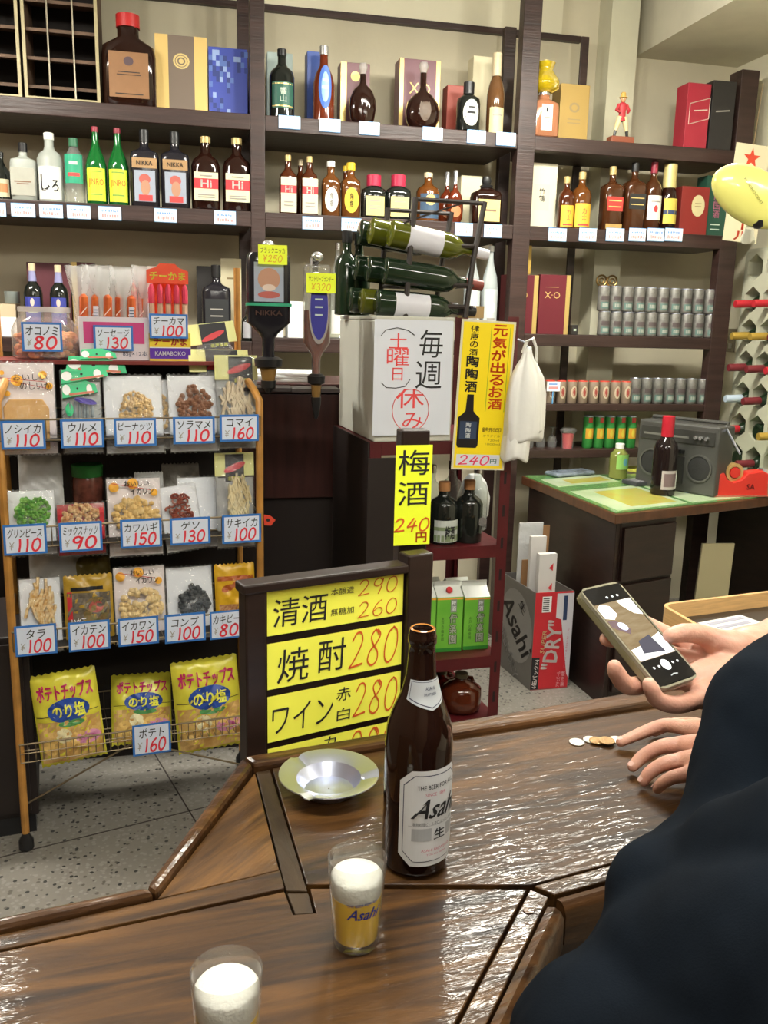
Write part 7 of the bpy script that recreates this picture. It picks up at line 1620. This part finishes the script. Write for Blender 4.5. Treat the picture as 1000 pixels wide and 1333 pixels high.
# ------------------------------------------------------------------ hexagon wine wall on the right, with bottles
def hexwall():
    c0 = WALL.P(UR, VB, 0); dx = -WALL.n*-1; outd = WALL.n           # runs out of the corner towards the viewer
    # local frame: x = distance from the corner, z up, y = into the wall
    yaw = atan2(WALL.n.y, WALL.n.x); T = .10
    def loc(s, z, o): q = Vector((WALL.P(UR,VB,0).x, WALL.P(UR,VB,0).y))+WALL.n*s-WALL.d*o; return q, z
    def hit(px, py, o=T):   # pixel -> (s, z) on the face of the panel
        n = WALL.d; org = Vector((WALL.P(UR,VB,0).x, WALL.P(UR,VB,0).y))-WALL.d*o
        d = ray(px, py); k = org.dot(n)/Vector((d.x,d.y)).dot(n); P = Vector((d.x,d.y))*k
        return (P-org).dot(WALL.n), CZ+d.z*k
    s1, z1 = hit(970,473); s2, z2 = hit(994,473); s3, z3 = hit(974,426); s4, z4 = hit(986,552); s5, z5 = hit(983,342)
    pitch = s2-s1; rowh = (z5-z4)/5.0
    t = thing('wine_wall', 'pale wall rack with hexagonal holes holding bottles on the right wall', 'wine rack', (WALL.P(UR,VB,0).x, WALL.P(UR,VB,0).y, 0), yaw)
    # local x along WALL.n, local y = rotate +90
    ysgn = 1 if Vector((-sin(yaw), cos(yaw))).dot(-WALL.d) > 0 else -1
    pm = M('pale_green_white_panel', (.50,.50,.38), .5, var=.04); nc, nr = 9, 9
    s0 = s1-pitch*1.0; zt = z1+rowh*3.2; rx, rz_ = pitch*.40, rowh*.42
    vs = []; fs = []
    def hexp(cx, cz, kx=1, kz=1): return [(cx+rx*kx*a, cz+rz_*kz*b) for a, b in ((0,1),(1,.45),(1,-.45),(0,-1),(-1,-.45),(-1,.45))]
    for r_ in range(nr):
        for c_ in range(nc):
            cx = s1+(c_-(1 if False else 0))*pitch+(pitch*.5 if r_ % 2 else 0)*0; cz = z1+rowh*(3-r_)
            X0, X1, Z0, Z1 = cx-pitch/2, cx+pitch/2, cz-rowh/2, cz+rowh/2
            h = hexp(cx, cz); fr_ = [(cx,Z1),(X1,Z1),(X1,Z0),(cx,Z0),(X0,Z0),(X0,Z1)]; n = len(vs)
            for a, b in h: vs.append((a, ysgn*T, b))
            for a, b in fr_: vs.append((a, ysgn*T, b))
            for a, b in h: vs.append((a, ysgn*.012, b))
            for i in range(6): j = (i+1)%6; fs += [(n+i,n+j,n+6+j,n+6+i),(n+i,n+12+i,n+12+j,n+j)]
    X0, X1, Z0, Z1 = s1-pitch/2, s1-pitch/2+nc*pitch, z1+rowh*(3-nr+.5), z1+rowh*3.5
    mb = MB().add(vs, fs); m2 = mb.mesh('panel', pm, False)
    o = bpy.data.objects.new('panel', m2); COL.objects.link(o); o.parent = t
    lo, hi = (0.001, .011) if ysgn > 0 else (-.011, -.001)
    MB().box(X0, X1, lo, hi, Z0, Z1).obj('back_board', M('rack_recess', (.05,.05,.035), .7), t, smooth=False)
    a, b = sorted((ysgn*.012, ysgn*T))
    MB().box(X0-.012, X0-.0005, a, b, Z0, Z1).obj('end_board', pm, t, smooth=False); MB().box(X0, X1, a, b, Z1+.0005, Z1+.012).obj('top_board', pm, t, smooth=False)
    MB().box(X0, X1, a, b, 0, Z0-.001).obj('base_panel', pm, t, smooth=False)
    # bottles: (column, row, kind) kinds: n = neck out, b = base out
    pal = {'red': M('foil_red', (.45,.02,.03), .35), 'gold': M('foil_gold', (.50,.33,.06), .35, metal=.4), 'dred': M('foil_dark_red', (.16,.02,.025), .4), 'blue': M('foil_pale_blue', (.48,.58,.68), .4), 'white': M('foil_ivory', (.66,.62,.50), .4)}
    spots = [(0,0,None),(0,1,'red'),(1,1,'red'),(0,2,'gold'),(1,2,'gold'),(0,3,'dred'),(1,3,'dred'),(0,4,'blue'),(1,4,'dred'),(0,5,'red'),(1,5,'base'),(0,6,'base'),(1,6,'dred'),(2,1,'white'),(2,2,'dred'),(2,3,'red'),(2,4,'base'),(2,5,'gold'),(1,0,'base'),(3,2,'base'),(3,4,'red')]
    nm = {'red':'bright red','gold':'gold','dred':'dark red','blue':'pale blue','white':'ivory'}
    rows = ['top','second','third','fourth','fifth','sixth','seventh']
    cols = ['column nearest the corner','second column from the corner','third column from the corner','fourth column from the corner']
    for c_, r_, kd in spots:
        if kd is None: continue
        cx = s1+c_*pitch; cz = z1+rowh*(3-r_)-rz_*.25; r = min(rx, rz_)*.72
        org = Vector((WALL.P(UR,VB,0).x, WALL.P(UR,VB,0).y))+WALL.n*cx-WALL.d*.016
        lab = (nm.get(kd,'dark')+(' capped wine bottle neck out, ' if kd != 'base' else ' wine bottle base out, ')+rows[r_]+' row, '+cols[c_])
        w = thing('wine_bottle', lab, 'bottle', (org.x, org.y, cz), 0, 'bottles in the hexagon wall rack')
        w.rotation_euler = (0, R(-90-2), WALL.yaw)     # local z now points out of the wall
        if kd == 'base': MB().lathe([(0,r*.9),(.075,r),(.080,r*.75),(.076,r*.2)], 18).obj('body', GD, w)
        else:
            MB().lathe([(0,r),(.045,r*.98),(.070,r*.6),(.085,r*.40)], 18).obj('body', GD, w)
            MB().lathe([(.080,r*.40),(.083,r*.46),(.170,r*.44),(.173,r*.40)], 14).obj('capsule', pal[kd], w)
    # switch plate between rack and shelves
hexwall()
sw_u, sw_z = WALL.px(954, 443, -.30)
def switchplate():
    n = WALL.d; org = Vector((WALL.P(UR,VB,0).x, WALL.P(UR,VB,0).y))
    d = ray(953, 443); k = org.dot(n)/Vector((d.x,d.y)).dot(n); P = Vector((d.x,d.y))*k
    t = thing('wall_switch', 'grey switch plate on the right wall beside the wine rack', 'switch', (P.x, P.y, CZ+d.z*k-.06), WALL.yaw)
    MB().box(-.006, 0, -.035, .035, 0, .12).obj('plate', M('switch_plate', (.22,.19,.13), .4, metal=.3), t, smooth=False, bevel=.002)
    for z in (.03, .075): MB().box(-.011, -.0065, -.012, .012, z-.012, z+.012).obj('rocker', M('switch_white', (.6,.58,.5), .4), t, smooth=False)
switchplate()
# ------------------------------------------------------------------ hanging beer banner and yellow lamp
def banner():
    fr = Frame(0, onY(950, 250, 3.85).y-.0, 13); fr = Frame(0, 4.05-.13/cos(R(13)), 13)
    x0, z1 = fr.px(957, 186); x1, z0 = fr.px(986, 316); w = (x1-x0)*1.05; h = z1-z0
    xb = fr.px(950, 314)[0]
    t = thing('hanging_banner', 'narrow cream hanging banner with red star and red beer lettering', 'banner', fr.P((x0+x1)/2-.01, 0, z0), fr.yaw)
    t.rotation_euler.y = R(3.0)
    MB().box(-w/2, w/2, 0, .0015, 0, h).obj('paper', M('banner_cream', (.62,.56,.38), .55), t, smooth=False)
    rd = M('banner_red', (.55,.05,.02), .5)
    st = [(cos(pi/2+2*pi*i/10)*(1 if i % 2 == 0 else .40), sin(pi/2+2*pi*i/10)*(1 if i % 2 == 0 else .40)) for i in range(10)]
    m = MB(); m.add([(0,-.0006,h*.86)]+[(a*w*.26,-.0006,h*.86+b*w*.26) for a, b in st], [(0,i+1,(i+1)%10+1) for i in range(10)]).obj('star', rd, t, smooth=False)
    lettering(t, [('|サッポロビール', w*.02, h*.385, w*.44, h*.75, 0, .06)], flatmap(-.0006), rd, 'red_lettering')
    MB().tube([(0,.0,h),(0.002,.0,h+.26)], .0015, 5).obj('cord', M('brown_cord', (.25,.17,.08), .5), t)
banner()
def ylamp():
    c = onY(980, 256, 2.35); e = onY(937, 225, 2.35)
    t = thing('clip_lamp', 'bright yellow oval lamp head with black joint hanging at the right edge', 'lamp', c, 0)
    yl = M('lamp_yellow', (.92,.90,.25), .25, coat=.6); 
    s = 1.15*2.35/1150/1.15
    px_ = lambda x, y: ((x-980)*2.3/1150, (256-y)*2.3/1150)
    # flattened shell, tilted: long axis runs down to the right
    n = 40; vs = []; fs = []; k = 9; a_ = R(-27); L_, H_ = .115, .066
    for j in range(k+1):
        ph = -pi/2+pi*j/k
        for i in range(n):
            q = 2*pi*i/n; x = L_*cos(ph)*cos(q); z = H_*cos(ph)*sin(q); y = .034*sin(ph)
            vs.append((x*cos(a_)-z*sin(a_), y, x*sin(a_)+z*cos(a_)))
    fs = [(j*n+i, j*n+(i+1)%n, (j+1)*n+(i+1)%n, (j+1)*n+i) for j in range(k) for i in range(n)]
    hd = MB().add(vs, fs).obj('lamp_head', yl, t, angle=80)
    lettering(hd, [('FLUORESCENT', -.012, .008, .078, .006, 0, .0, -50)], flatmap(-.0342), M('olive_ink', (.20,.20,.03), .5))
    x, z = px_(990, 278); MB().ball((x,.0,z-.012), .022, 16).obj('joint', BLKPL, t)
    MB().tube([(x,0,z-.02),(x+.10,.03,z+.02),(x+.24,.06,z-.10),(x+.26,.06,z-.42)], .010, 10).obj('arm', BLKMET, t)
    MB().tube([(x+.26,.06,z-.42),(x+.26,.06,.02-c.z)], .013, 10).obj('stand', BLKMET, t)
    MB().lathe([(0,.13),(.02,.12),(.03,.03)], 24, c=(x+.26,.06,-c.z)).obj('base', BLKMET, t)
    MB().tube([(x-.02,.0,z-.03),(x-.015,.02,z-.055),(x+.01,.04,z-.06)], [.010,.018,.006], 10).obj('inner_shade', M('lamp_white', (.66,.66,.52), .3), t)
ylamp()
# curved bracket hanging from the beam at the top right
b0 = onY(990, 8, 3.0)
t = thing('ceiling_hook', 'dark curved metal hook hanging from the beam at the top right', 'hook', (b0.x, b0.y, zs-.0005), 0)
MB().tube([(-.03,0,0),(-.035,0,-.06),(0,0,-.085),(.04,0,-.07),(.05,0,0)], .006, 8).obj('hook', BLKMET, t)
# ------------------------------------------------------------------ bentwood tray on a small dark stand behind the counter
def tray():
    ztr = .935; a = onz(858, 786, ztr); b = onz(1000, 769, ztr); c = onz(934, 830, ztr)
    d1 = (b-a).normalized(); wd = .30; d2 = (c-a).normalized()
    ln = .42; H = .04
    t = thing('wooden_tray', 'pale bentwood tray with rounded corners beyond the counter at the right', 'tray', (a.x, a.y, ztr-H), 0)
    e2 = d2
    def pt(u, v): p = d1*u+e2*v; return (p.x, p.y)
    def loop(ins):
        out = []; r = .030
        for cu, cv, a0 in ((ln-r, r, -90), (ln-r, wd-r, 0), (r, wd-r, 90), (r, r, 180)):
            for k in range(7):
                q = R(a0+k*15); out.append(pt(cu+(r-ins)*cos(q), cv+(r-ins)*sin(q)))
        return out
    O, I = loop(0), loop(.009); n = len(O)
    wdm = M('pale_bentwood', (.62,.38,.16), .35, var=.12, stretch=(1,1,12), vscale=20, coat=.3)
    vs = [(x,y,0) for x,y in O]+[(x,y,H) for x,y in O]+[(x,y,H) for x,y in I]+[(x,y,0) for x,y in I]
    fs = [(j*n+i, j*n+(i+1)%n, ((j+1)%4)*n+(i+1)%n, ((j+1)%4)*n+i) for j in range(4) for i in range(n)]
    MB().add(vs, fs).obj('rim', wdm, t, angle=30)
    MB().prism(loop(.0095), .001, .006).obj('base', M('tray_black_base', (.02,.017,.015), .35), t, smooth=False)
    cc = Vector((*pt(.12,.13), 0))
    p = thing('paper_pack', 'flat white printed pack lying in the wooden tray', 'pack', Vector((a.x, a.y, ztr-H+.0065))+cc, atan2(d1.y, d1.x)+R(6))
    MB().box(-.065, .065, -.05, .05, 0, .016).obj('pack', M('pack_white', (.62,.62,.60), .4), p, smooth=False, bevel=.002)
    for i, y in enumerate((-.03, 0, .025)): MB().box(-.05, .03+.01*i, y, y+.012, .0162, .0168).obj('print', M('pack_print', (.30,.30,.36), .5), p, smooth=False)
    st = thing('side_stand', 'small dark stand carrying the wooden tray behind the counter', 'stand', (a.x, a.y, 0), 0)
    pts = [pt(.02,.02), pt(ln-.02,.02), pt(ln-.02,wd-.02), pt(.02,wd-.02)]
    MB().prism(pts, ztr-H-.022, ztr-H-.001).obj('top', DKB, st, smooth=False)
    for x, y in pts: cx = (pts[0][0]+pts[2][0])/2; cy = (pts[0][1]+pts[2][1])/2; xx, yy = x+(cx-x)*.12, y+(cy-y)*.12; MB().box(xx-.012, xx+.012, yy-.012, yy+.012, 0, ztr-H-.0225).obj('leg', DKB, st, smooth=False)
tray()
# pale papers standing in the desk kneehole
for i, (x, y) in enumerate(((925, 760), (905, 770))):
    q = onY(x, 790, 3.75+.05*i)
    t = thing('paper_stack', ['tall cream paper leaning in the kneehole under the desk','low beige bundle on the floor under the desk'][i], 'papers', (q.x, q.y, 0), R(8))
    if i == 0: MB().add([(-.09,0,.0),(.07,0,.0),(.07,.012,.0),(-.09,.012,.0),(-.05,.03,.60),(.10,.03,.60),(.10,.042,.60),(-.05,.042,.60)], [(0,1,5,4),(1,2,6,5),(2,3,7,6),(3,0,4,7),(4,5,6,7),(3,2,1,0)]).obj('sheet', M('cream_sheet', (.45,.40,.24), .6), t, smooth=False)
    else: MB().box(-.12, .08, -.16, -.04, 0, .34).obj('bundle', M('beige_bundle', (.30,.27,.20), .7, var=.2), t, smooth=False, bevel=.01)
# ------------------------------------------------------------------ the customer: dark coat, two hands, phone
from mathutils import Quaternion
pq = Vector((.560,.207,.636)); PHR = Matrix.Rotation(pq.length, 3, pq.normalized()); PHC = Vector((.279,.913,1.189))
PHX, PHY, PHN = PHR @ Vector((1,0,0)), PHR @ Vector((0,1,0)), PHR @ Vector((0,0,1))
def ph(px, py, d=0):
    """point seen at this pixel on the plane d above (+) or below (-) the phone's screen"""
    r = ray(px, py); o = PHC+PHN*d-Vector((0,0,CZ)); k = o.dot(PHN)/r.dot(PHN)
    return Vector((0,0,CZ))+r*k
def phone():
    t = thing('phone', 'smartphone in a clear olive case held up, showing its camera app', 'phone', PHC, 0)
    t.rotation_euler = PHR.to_euler()
    def rr(hw, hh, r, n=6):
        o = []
        for cx, cy, a0 in ((hw-r,hh-r,0),(-hw+r,hh-r,90),(-hw+r,-hh+r,180),(hw-r,-hh+r,270)):
            for k in range(n+1): q = R(a0+90*k/n); o.append((cx+r*cos(q), cy+r*sin(q)))
        return o
    MB().prism(rr(.0345,.0695,.010), -.0125, -.0035).obj('case', M('olive_clear_case', (.20,.18,.10), .22, trans=.15, coat=.5), t, smooth=False, bevel=.0018)
    O, I = rr(.0345,.0695,.010), rr(.0320,.0670,.008); n = len(O)
    MB().add([(x,y,-.0034) for x,y in O]+[(x,y,.0006) for x,y in O]+[(x,y,.0006) for x,y in I]+[(x,y,-.0034) for x,y in I], [(j*n+i, j*n+(i+1)%n, ((j+1)%4)*n+(i+1)%n, ((j+1)%4)*n+i) for j in range(4) for i in range(n)]).obj('case_rim', M('case_rim_clear', (.32,.30,.22), .18, trans=.3), t, smooth=False)
    MB().prism(rr(.0318,.0668,.008), -.0034, -.0004).obj('glass_face', M('phone_black_glass', (.006,.006,.008), .06), t, smooth=False)
    # lit picture on the screen: the wooden counter seen through the camera
    m = bpy.data.materials.new('lit_camera_view'); m.use_nodes = True; N = m.node_tree.nodes; L = m.node_tree.links; b = N['Principled BSDF']
    tc = N.new('ShaderNodeTexCoord'); mp = N.new('ShaderNodeMapping'); mp.inputs['Scale'].default_value = (30, 160, 1); ns = N.new('ShaderNodeTexNoise'); ns.inputs['Scale'].default_value = 1; ns.inputs['Detail'].default_value = 3
    L.new(tc.outputs['Object'], mp.inputs[0]); L.new(mp.outputs[0], ns.inputs[0]); cr = N.new('ShaderNodeValToRGB'); cr.color_ramp.elements[0].position = .3; cr.color_ramp.elements[0].color = (.36,.24,.11,1); cr.color_ramp.elements[1].position = .7; cr.color_ramp.elements[1].color = (.55,.42,.24,1)
    L.new(ns.outputs['Fac'], cr.inputs[0]); L.new(cr.outputs[0], b.inputs['Emission Color']); b.inputs['Emission Strength'].default_value = .7; b.inputs['Base Color'].default_value = (.01,.01,.01,1); b.inputs['Roughness'].default_value = .12
    F2 = lambda e: (lambda x, z: (x, z, e))
    s = MB().box(-.0305, .0305, -.034, .045, -.0003, .0001).obj('screen', m, t, smooth=False)
    E_ = lambda n_, c=(.5,.5,.5): M(n_, c, .2, emit=.55)
    quads = (('screen_light', [(-.0304,.040),(-.022,.0445),(-.010,.040),(-.008,.028),(-.018,.022),(-.0304,.026)], (.85,.87,.88)),
      ('screen_light', [(.006,.0445),(.0300,.0445),(.0300,.020),(.018,.024),(.010,.034)], (.85,.87,.88)),
      ('screen_bottle', [(-.0304,.022),(-.018,.020),(-.006,.006),(-.012,.000),(-.024,.008),(-.0304,.014)], (.10,.07,.08)),
      ('screen_light', [(-.0304,-.018),(-.012,-.016),(.0300,-.006),(.0300,-.0335),(-.0304,-.0335)], (.55,.60,.66)),
      ('screen_shadow', [(-.010,-.010),(.012,-.006),(.017,-.030),(-.017,-.026)], (.04,.04,.06)))
    for k_, (nm, q, c) in enumerate(quads): poly(t, nm, E_('lit_%s_%d' % (nm, int(c[0]*100)), c), F2(.0003+.0001*k_), q)
    disc(t, 'screen_label', E_('lit_label_blue', (.45,.52,.80)), F2(.0009), -.015, .0115, .0068, .0052, 18, rot=-.6)
    MB().box(-.0318, .0318, -.0662, -.0342, .0002, .0009).obj('control_bar', M('phone_black_glass'), t, smooth=False); MB().box(-.0318, .0318, .0452, .0662, .0002, .0009).obj('top_bar', M('phone_black_glass'), t, smooth=False)
    disc(t, 'shutter_button', E_('lit_white', (.80,.86,.88)), F2(.0012), .0, -.045, .0068, .0068, 22)
    disc(t, 'shutter_ring', E_('lit_shadow_grey', (.30,.36,.40)), F2(.0014), .0, -.045, .0030, .0030, 16, inner=.55)
    for x in (-.020,-.0115,.0125,.021): disc(t, 'screen_icon', E_('lit_grey', (.45,.47,.48)), F2(.0012), x, -.045, .0018, .0016, 10)
    for x in (-.004,.005,.014): disc(t, 'screen_icon', E_('lit_grey'), F2(.0012), x, .051, .0020, .0016, 10)
    MB().tube([(-.005,-.0585,.0014),(0,-.0575,.0014),(.006,-.0585,.0014)], .0006, 5).obj('screen_icon', E_('lit_grey'), t)
phone()
SKIN = M('skin', (.52,.26,.19), .45, col2=(.62,.34,.25), vscale=28, bump=.12, bscale=260, sss=.18); SKIN.node_tree.nodes['Principled BSDF'].inputs['Coat Weight'].default_value = .05
COAT = M('navy_black_wool', (.0035,.0058,.0095), .9, spec=.08, bump=.08, bscale=600, var=.3, vscale=8)
person = thing('person', 'customer in a dark navy coat holding a phone and reaching for coins', 'person', (.30,.45,0), 0)
PO = Vector((.30,.45,0))
def limb(mb, pts, rad, n=16, flat=None):
    """closed tapered chain through the joints; overlapping chains are fused by the voxel remesh"""
    P = [Vector(p)-PO for p in pts]; Q = []; Rr = []
    for i in range(len(P)-1):
        a, b, c, d = P[max(i-1,0)], P[i], P[i+1], P[min(i+2,len(P)-1)]
        for k in range(6):
            t = k/6; Q.append(.5*((2*b)+(c-a)*t+(2*a-5*b+4*c-d)*t*t+(3*b-a-3*c+d)*t**3)); Rr.append(rad[i]+(rad[i+1]-rad[i])*t)
    Q.append(P[-1]); Rr.append(rad[-1])
    mb.tube(Q, Rr, n)
    for q, r in ((Q[0],Rr[0]),(Q[-1],Rr[-1])): mb.ball(q, r, n)
    for p, r in zip(P[1:-1], rad[1:-1]): mb.ball(p, r*1.02, n)
def fused(mb, name, mat, vox, smooth_it=6, parent=person, disp=None):
    o = mb.obj(name, mat, parent, smooth=True, angle=180)
    md = o.modifiers.new('fuse', 'REMESH'); md.mode = 'VOXEL'; md.voxel_size = vox; md.use_smooth_shade = True
    ms = o.modifiers.new('smooth', 'SMOOTH'); ms.factor = .5; ms.iterations = smooth_it
    if disp:
        tx = bpy.data.textures.new(name+'_folds', 'CLOUDS'); tx.noise_scale = disp[1]; tx.noise_depth = 2
        dm = o.modifiers.new('folds', 'DISPLACE'); dm.texture = tx; dm.strength = disp[0]; dm.mid_level = .5
        ms2 = o.modifiers.new('soften', 'SMOOTH'); ms2.factor = .5; ms2.iterations = 3
    return o
def nail(par, p, n, d, w=.0055, l=.0065):
    """small curved nail at p, facing n, growing towards d"""
    p = Vector(p)-PO; n = Vector(n).normalized(); d = (Vector(d)-n*Vector(d).dot(n)).normalized(); s = n.cross(d)
    vs = []; m_ = 5
    for j in range(m_+1):
        for i in range(m_+1):
            a = (i/m_-.5)*2; b = j/m_; vs.append(p+s*(a*w)+d*(b*l*(1-.25*a*a))+n*(.0012*(1-a*a)))
    fs = [(j*(m_+1)+i, j*(m_+1)+i+1, (j+1)*(m_+1)+i+1, (j+1)*(m_+1)+i) for j in range(m_) for i in range(m_)]
    MB().add(vs, fs).obj('nail', M('nail_pink', (.66,.42,.36), .3), par)
# --- right hand holding the phone
h = MB()
palm = ph(938,868,-.020); wr = ph(1000,838,-.014)
limb(h, [ph(1075,812,.0), ph(1030,826,-.008), wr, ph(972,848,-.016)], [.034,.030,.027,.030])           # forearm and wrist
limb(h, [ph(978,842,-.018), ph(948,852,-.022), ph(912,850,-.026)], [.026,.024,.017])
limb(h, [ph(972,862,-.016), ph(940,878,-.020), ph(905,885,-.026)], [.024,.025,.018])
limb(h, [ph(968,872,-.016), ph(940,896,-.018), ph(915,906,-.022)], [.022,.021,.015])
limb(h, [ph(975,850,-.010), ph(952,844,-.004), ph(930,835,.000)], [.024,.021,.015])                    # ball of the thumb
limb(h, [ph(938,836,.0), ph(912,826,.003), ph(890,824,.006), ph(873,828,.0045)], [.0145,.0118,.0108,.0088])   # thumb
limb(h, [ph(905,846,-.028), ph(868,826,-.029), ph(826,806,-.026), ph(796,800,-.019)], [.0125,.0105,.0095,.0080])   # index, behind the phone
limb(h, [ph(905,862,-.028), ph(862,850,-.031), ph(815,836,-.028), ph(790,832,-.020)], [.0125,.0110,.0100,.0082])   # middle
limb(h, [ph(908,884,-.028), ph(862,886,-.032), ph(820,893,-.022), ph(803,876,-.009), ph(800,868,-.003)], [.0125,.0110,.0100,.0092,.0078])  # ring, tip curls round the edge
limb(h, [ph(918,906,-.022), ph(884,917,-.022), ph(858,912,-.012), ph(848,897,-.002), ph(845,890,.002)], [.0115,.0098,.0090,.0085,.0070])    # little finger under the corner
rh = fused(h, 'right_hand', SKIN, .0021, 5)
# --- left hand on the coins
h = MB()
def tz(px, py, z): return onz(px, py, z)
limb(h, [tz(985,985,1.015), tz(958,978,1.0), tz(935,975,.985)], [.027,.025,.028])
limb(h, [tz(958,962,.992), tz(925,952,.978), tz(896,948,.966)], [.021,.0175,.0125])
limb(h, [tz(952,978,.990), tz(918,972,.976), tz(886,970,.964)], [.021,.0175,.0125])
limb(h, [tz(950,992,.986), tz(915,990,.972), tz(888,990,.960)], [.020,.0165,.0120])
limb(h, [tz(950,1004,.982), tz(920,1006,.966), tz(896,1008,.956)], [.018,.0145,.0110])
limb(h, [tz(896,948,.966), tz(866,944,.958), tz(836,954,.944), tz(808,966,.931)], [.0118,.0100,.0090,.0072])
limb(h, [tz(888,970,.965), tz(862,972,.960), tz(838,984,.945), tz(824,998,.9315)], [.0120,.0102,.0092,.0075])
limb(h, [tz(890,990,.961), tz(866,994,.956), tz(846,1006,.943), tz(838,1017,.9312)], [.0115,.0098,.0088,.0072])
limb(h, [tz(896,1008,.956), tz(876,1012,.950), tz(862,1020,.940), tz(856,1027,.9305)], [.0105,.0090,.0080,.0068])
limb(h, [tz(935,960,.972), tz(905,945,.950), tz(872,944,.938), tz(852,952,.9315)], [.016,.0125,.0098,.0080])
lh = fused(h, 'left_hand', SKIN, .0021, 5)
for a, b in (((836,954,.944),(808,966,.931)),((838,984,.945),(824,998,.9315)),((846,1006,.943),(838,1017,.9312)),((862,1020,.940),(856,1027,.9305))):
    A, B = tz(*a), tz(*b); d = (B-A).normalized(); nrm = (Vector((0,0,1))-d*d.z).normalized()
    nail(lh, B+nrm*.0066-d*.004, nrm, d, .0046, .0075)
# --- coat: torso, both sleeves, fused into one garment
c = MB()
E1 = onY(868,1172,.66); A1_ = onY(1020,940,.80)
Lsh, Rsh = Vector((.45,.48,1.26)), Vector((.70,.40,1.29))
limb(c, [Vector((.36,.46,.80)), Vector((.37,.48,.95)), Vector((.42,.46,1.12)), Vector((.50,.44,1.27)), Vector((.54,.44,1.37))], [.17,.165,.15,.13,.07], 28)
limb(c, [Lsh, Vector((.54,.45,1.30)), Rsh], [.095,.11,.09], 24)
limb(c, [onY(925,1310,.60), Vector((.42,.46,1.10))], [.105,.14], 28)
limb(c, [onY(850,1430,.57), Vector((.34,.47,.95))], [.118,.15], 28)
limb(c, [Lsh, onY(1000,1160,.64), E1], [.095,.080,.054], 24)
limb(c, [E1, onY(955,1105,.72), A1_], [.054,.058,.074], 24)
limb(c, [A1_, onY(1075,905,.84)], [.074,.080], 24)
limb(c, [A1_, tz(1010,985,1.045), tz(975,985,1.010)], [.072,.056,.046], 24)
limb(c, [Rsh, Vector((.70,.68,1.12)), Vector((.62,.84,1.13)), ph(1085,808,0)], [.085,.068,.056,.048], 20)
coat = fused(c, 'coat', COAT, .0065, 8, disp=(.016,.09))
# creases pressed into the inside of the elbow and along the sleeve
# --- trousers, shoes, neck and head (outside the picture to the right)
tr = MB()
for s, hx in ((-1,.30),(1,.46)):
    limb(tr, [Vector((hx,.46,.86)), Vector((hx-.01,.42,.48)), Vector((hx,.34,.10))], [.095,.07,.055], 18)
limb(tr, [Vector((.30,.46,.88)), Vector((.46,.46,.88))], [.12,.12], 18)
fused(tr, 'trousers', M('charcoal_trousers', (.02,.02,.022), .8), .009, 6)
for hx in (.30,.46):
    sh = MB(); limb(sh, [Vector((hx,.33,.055)), Vector((hx-.01,.42,.045)), Vector((hx-.02,.52,.034))], [.045,.042,.032], 14); fused(sh, 'shoe', M('black_leather', (.015,.013,.012), .35), .006, 4)
hd = MB(); HC_ = Vector((.53,.50,1.57))
limb(hd, [Vector((.54,.44,1.36)), Vector((.535,.47,1.47))], [.058,.056], 20)
hb = HC_-PO; hd.ball(hb, .088, 24, sx=.86, sy=1.05, sz=1.28)
fdir = Vector((-.55,.83,0)); sdir = Vector((.83,.55,0))
def hp(f, s, z): return HC_+fdir*f+sdir*s+Vector((0,0,z))
limb(hd, [hp(.080,0,.010), hp(.098,0,-.012), hp(.104,0,-.022)], [.010,.012,.012], 12)
limb(hd, [hp(.070,0,-.085), hp(.055,0,-.060)], [.030,.05], 14)
for s in (-1,1): limb(hd, [hp(-.004,s*.083,.012), hp(-.010,s*.090,-.010), hp(-.004,s*.084,-.028)], [.010,.011,.008], 10)
limb(hd, [hp(.084,-.018,-.048), hp(.090,0,-.047), hp(.084,.018,-.048)], [.006,.008,.006], 10)
head = fused(hd, 'head', SKIN, .004, 4)
for s in (-1,1):
    e_ = hp(.082,s*.032,.012)-PO; MB().ball(e_, .0115, 14).obj('eye', M('eye_white', (.7,.68,.65), .2), head); MB().ball(e_+fdir*.0075, .0055, 12).obj('iris', M('iris_dark', (.03,.015,.01), .2), head)
    b = MB(); limb(b, [hp(.088,s*.018,.034), hp(.086,s*.034,.038), hp(.074,s*.050,.032)], [.003,.004,.0025], 8); b.obj('eyebrow', M('black_hair', (.012,.010,.010), .5), head)
hr = MB(); hr.ball(hb+Vector((.012,-.018,.026)), .094, 26, sx=.90, sy=1.06, sz=1.16)
hair = fused(hr, 'hair', M('black_hair'), .005, 2, disp=(.008,.02))
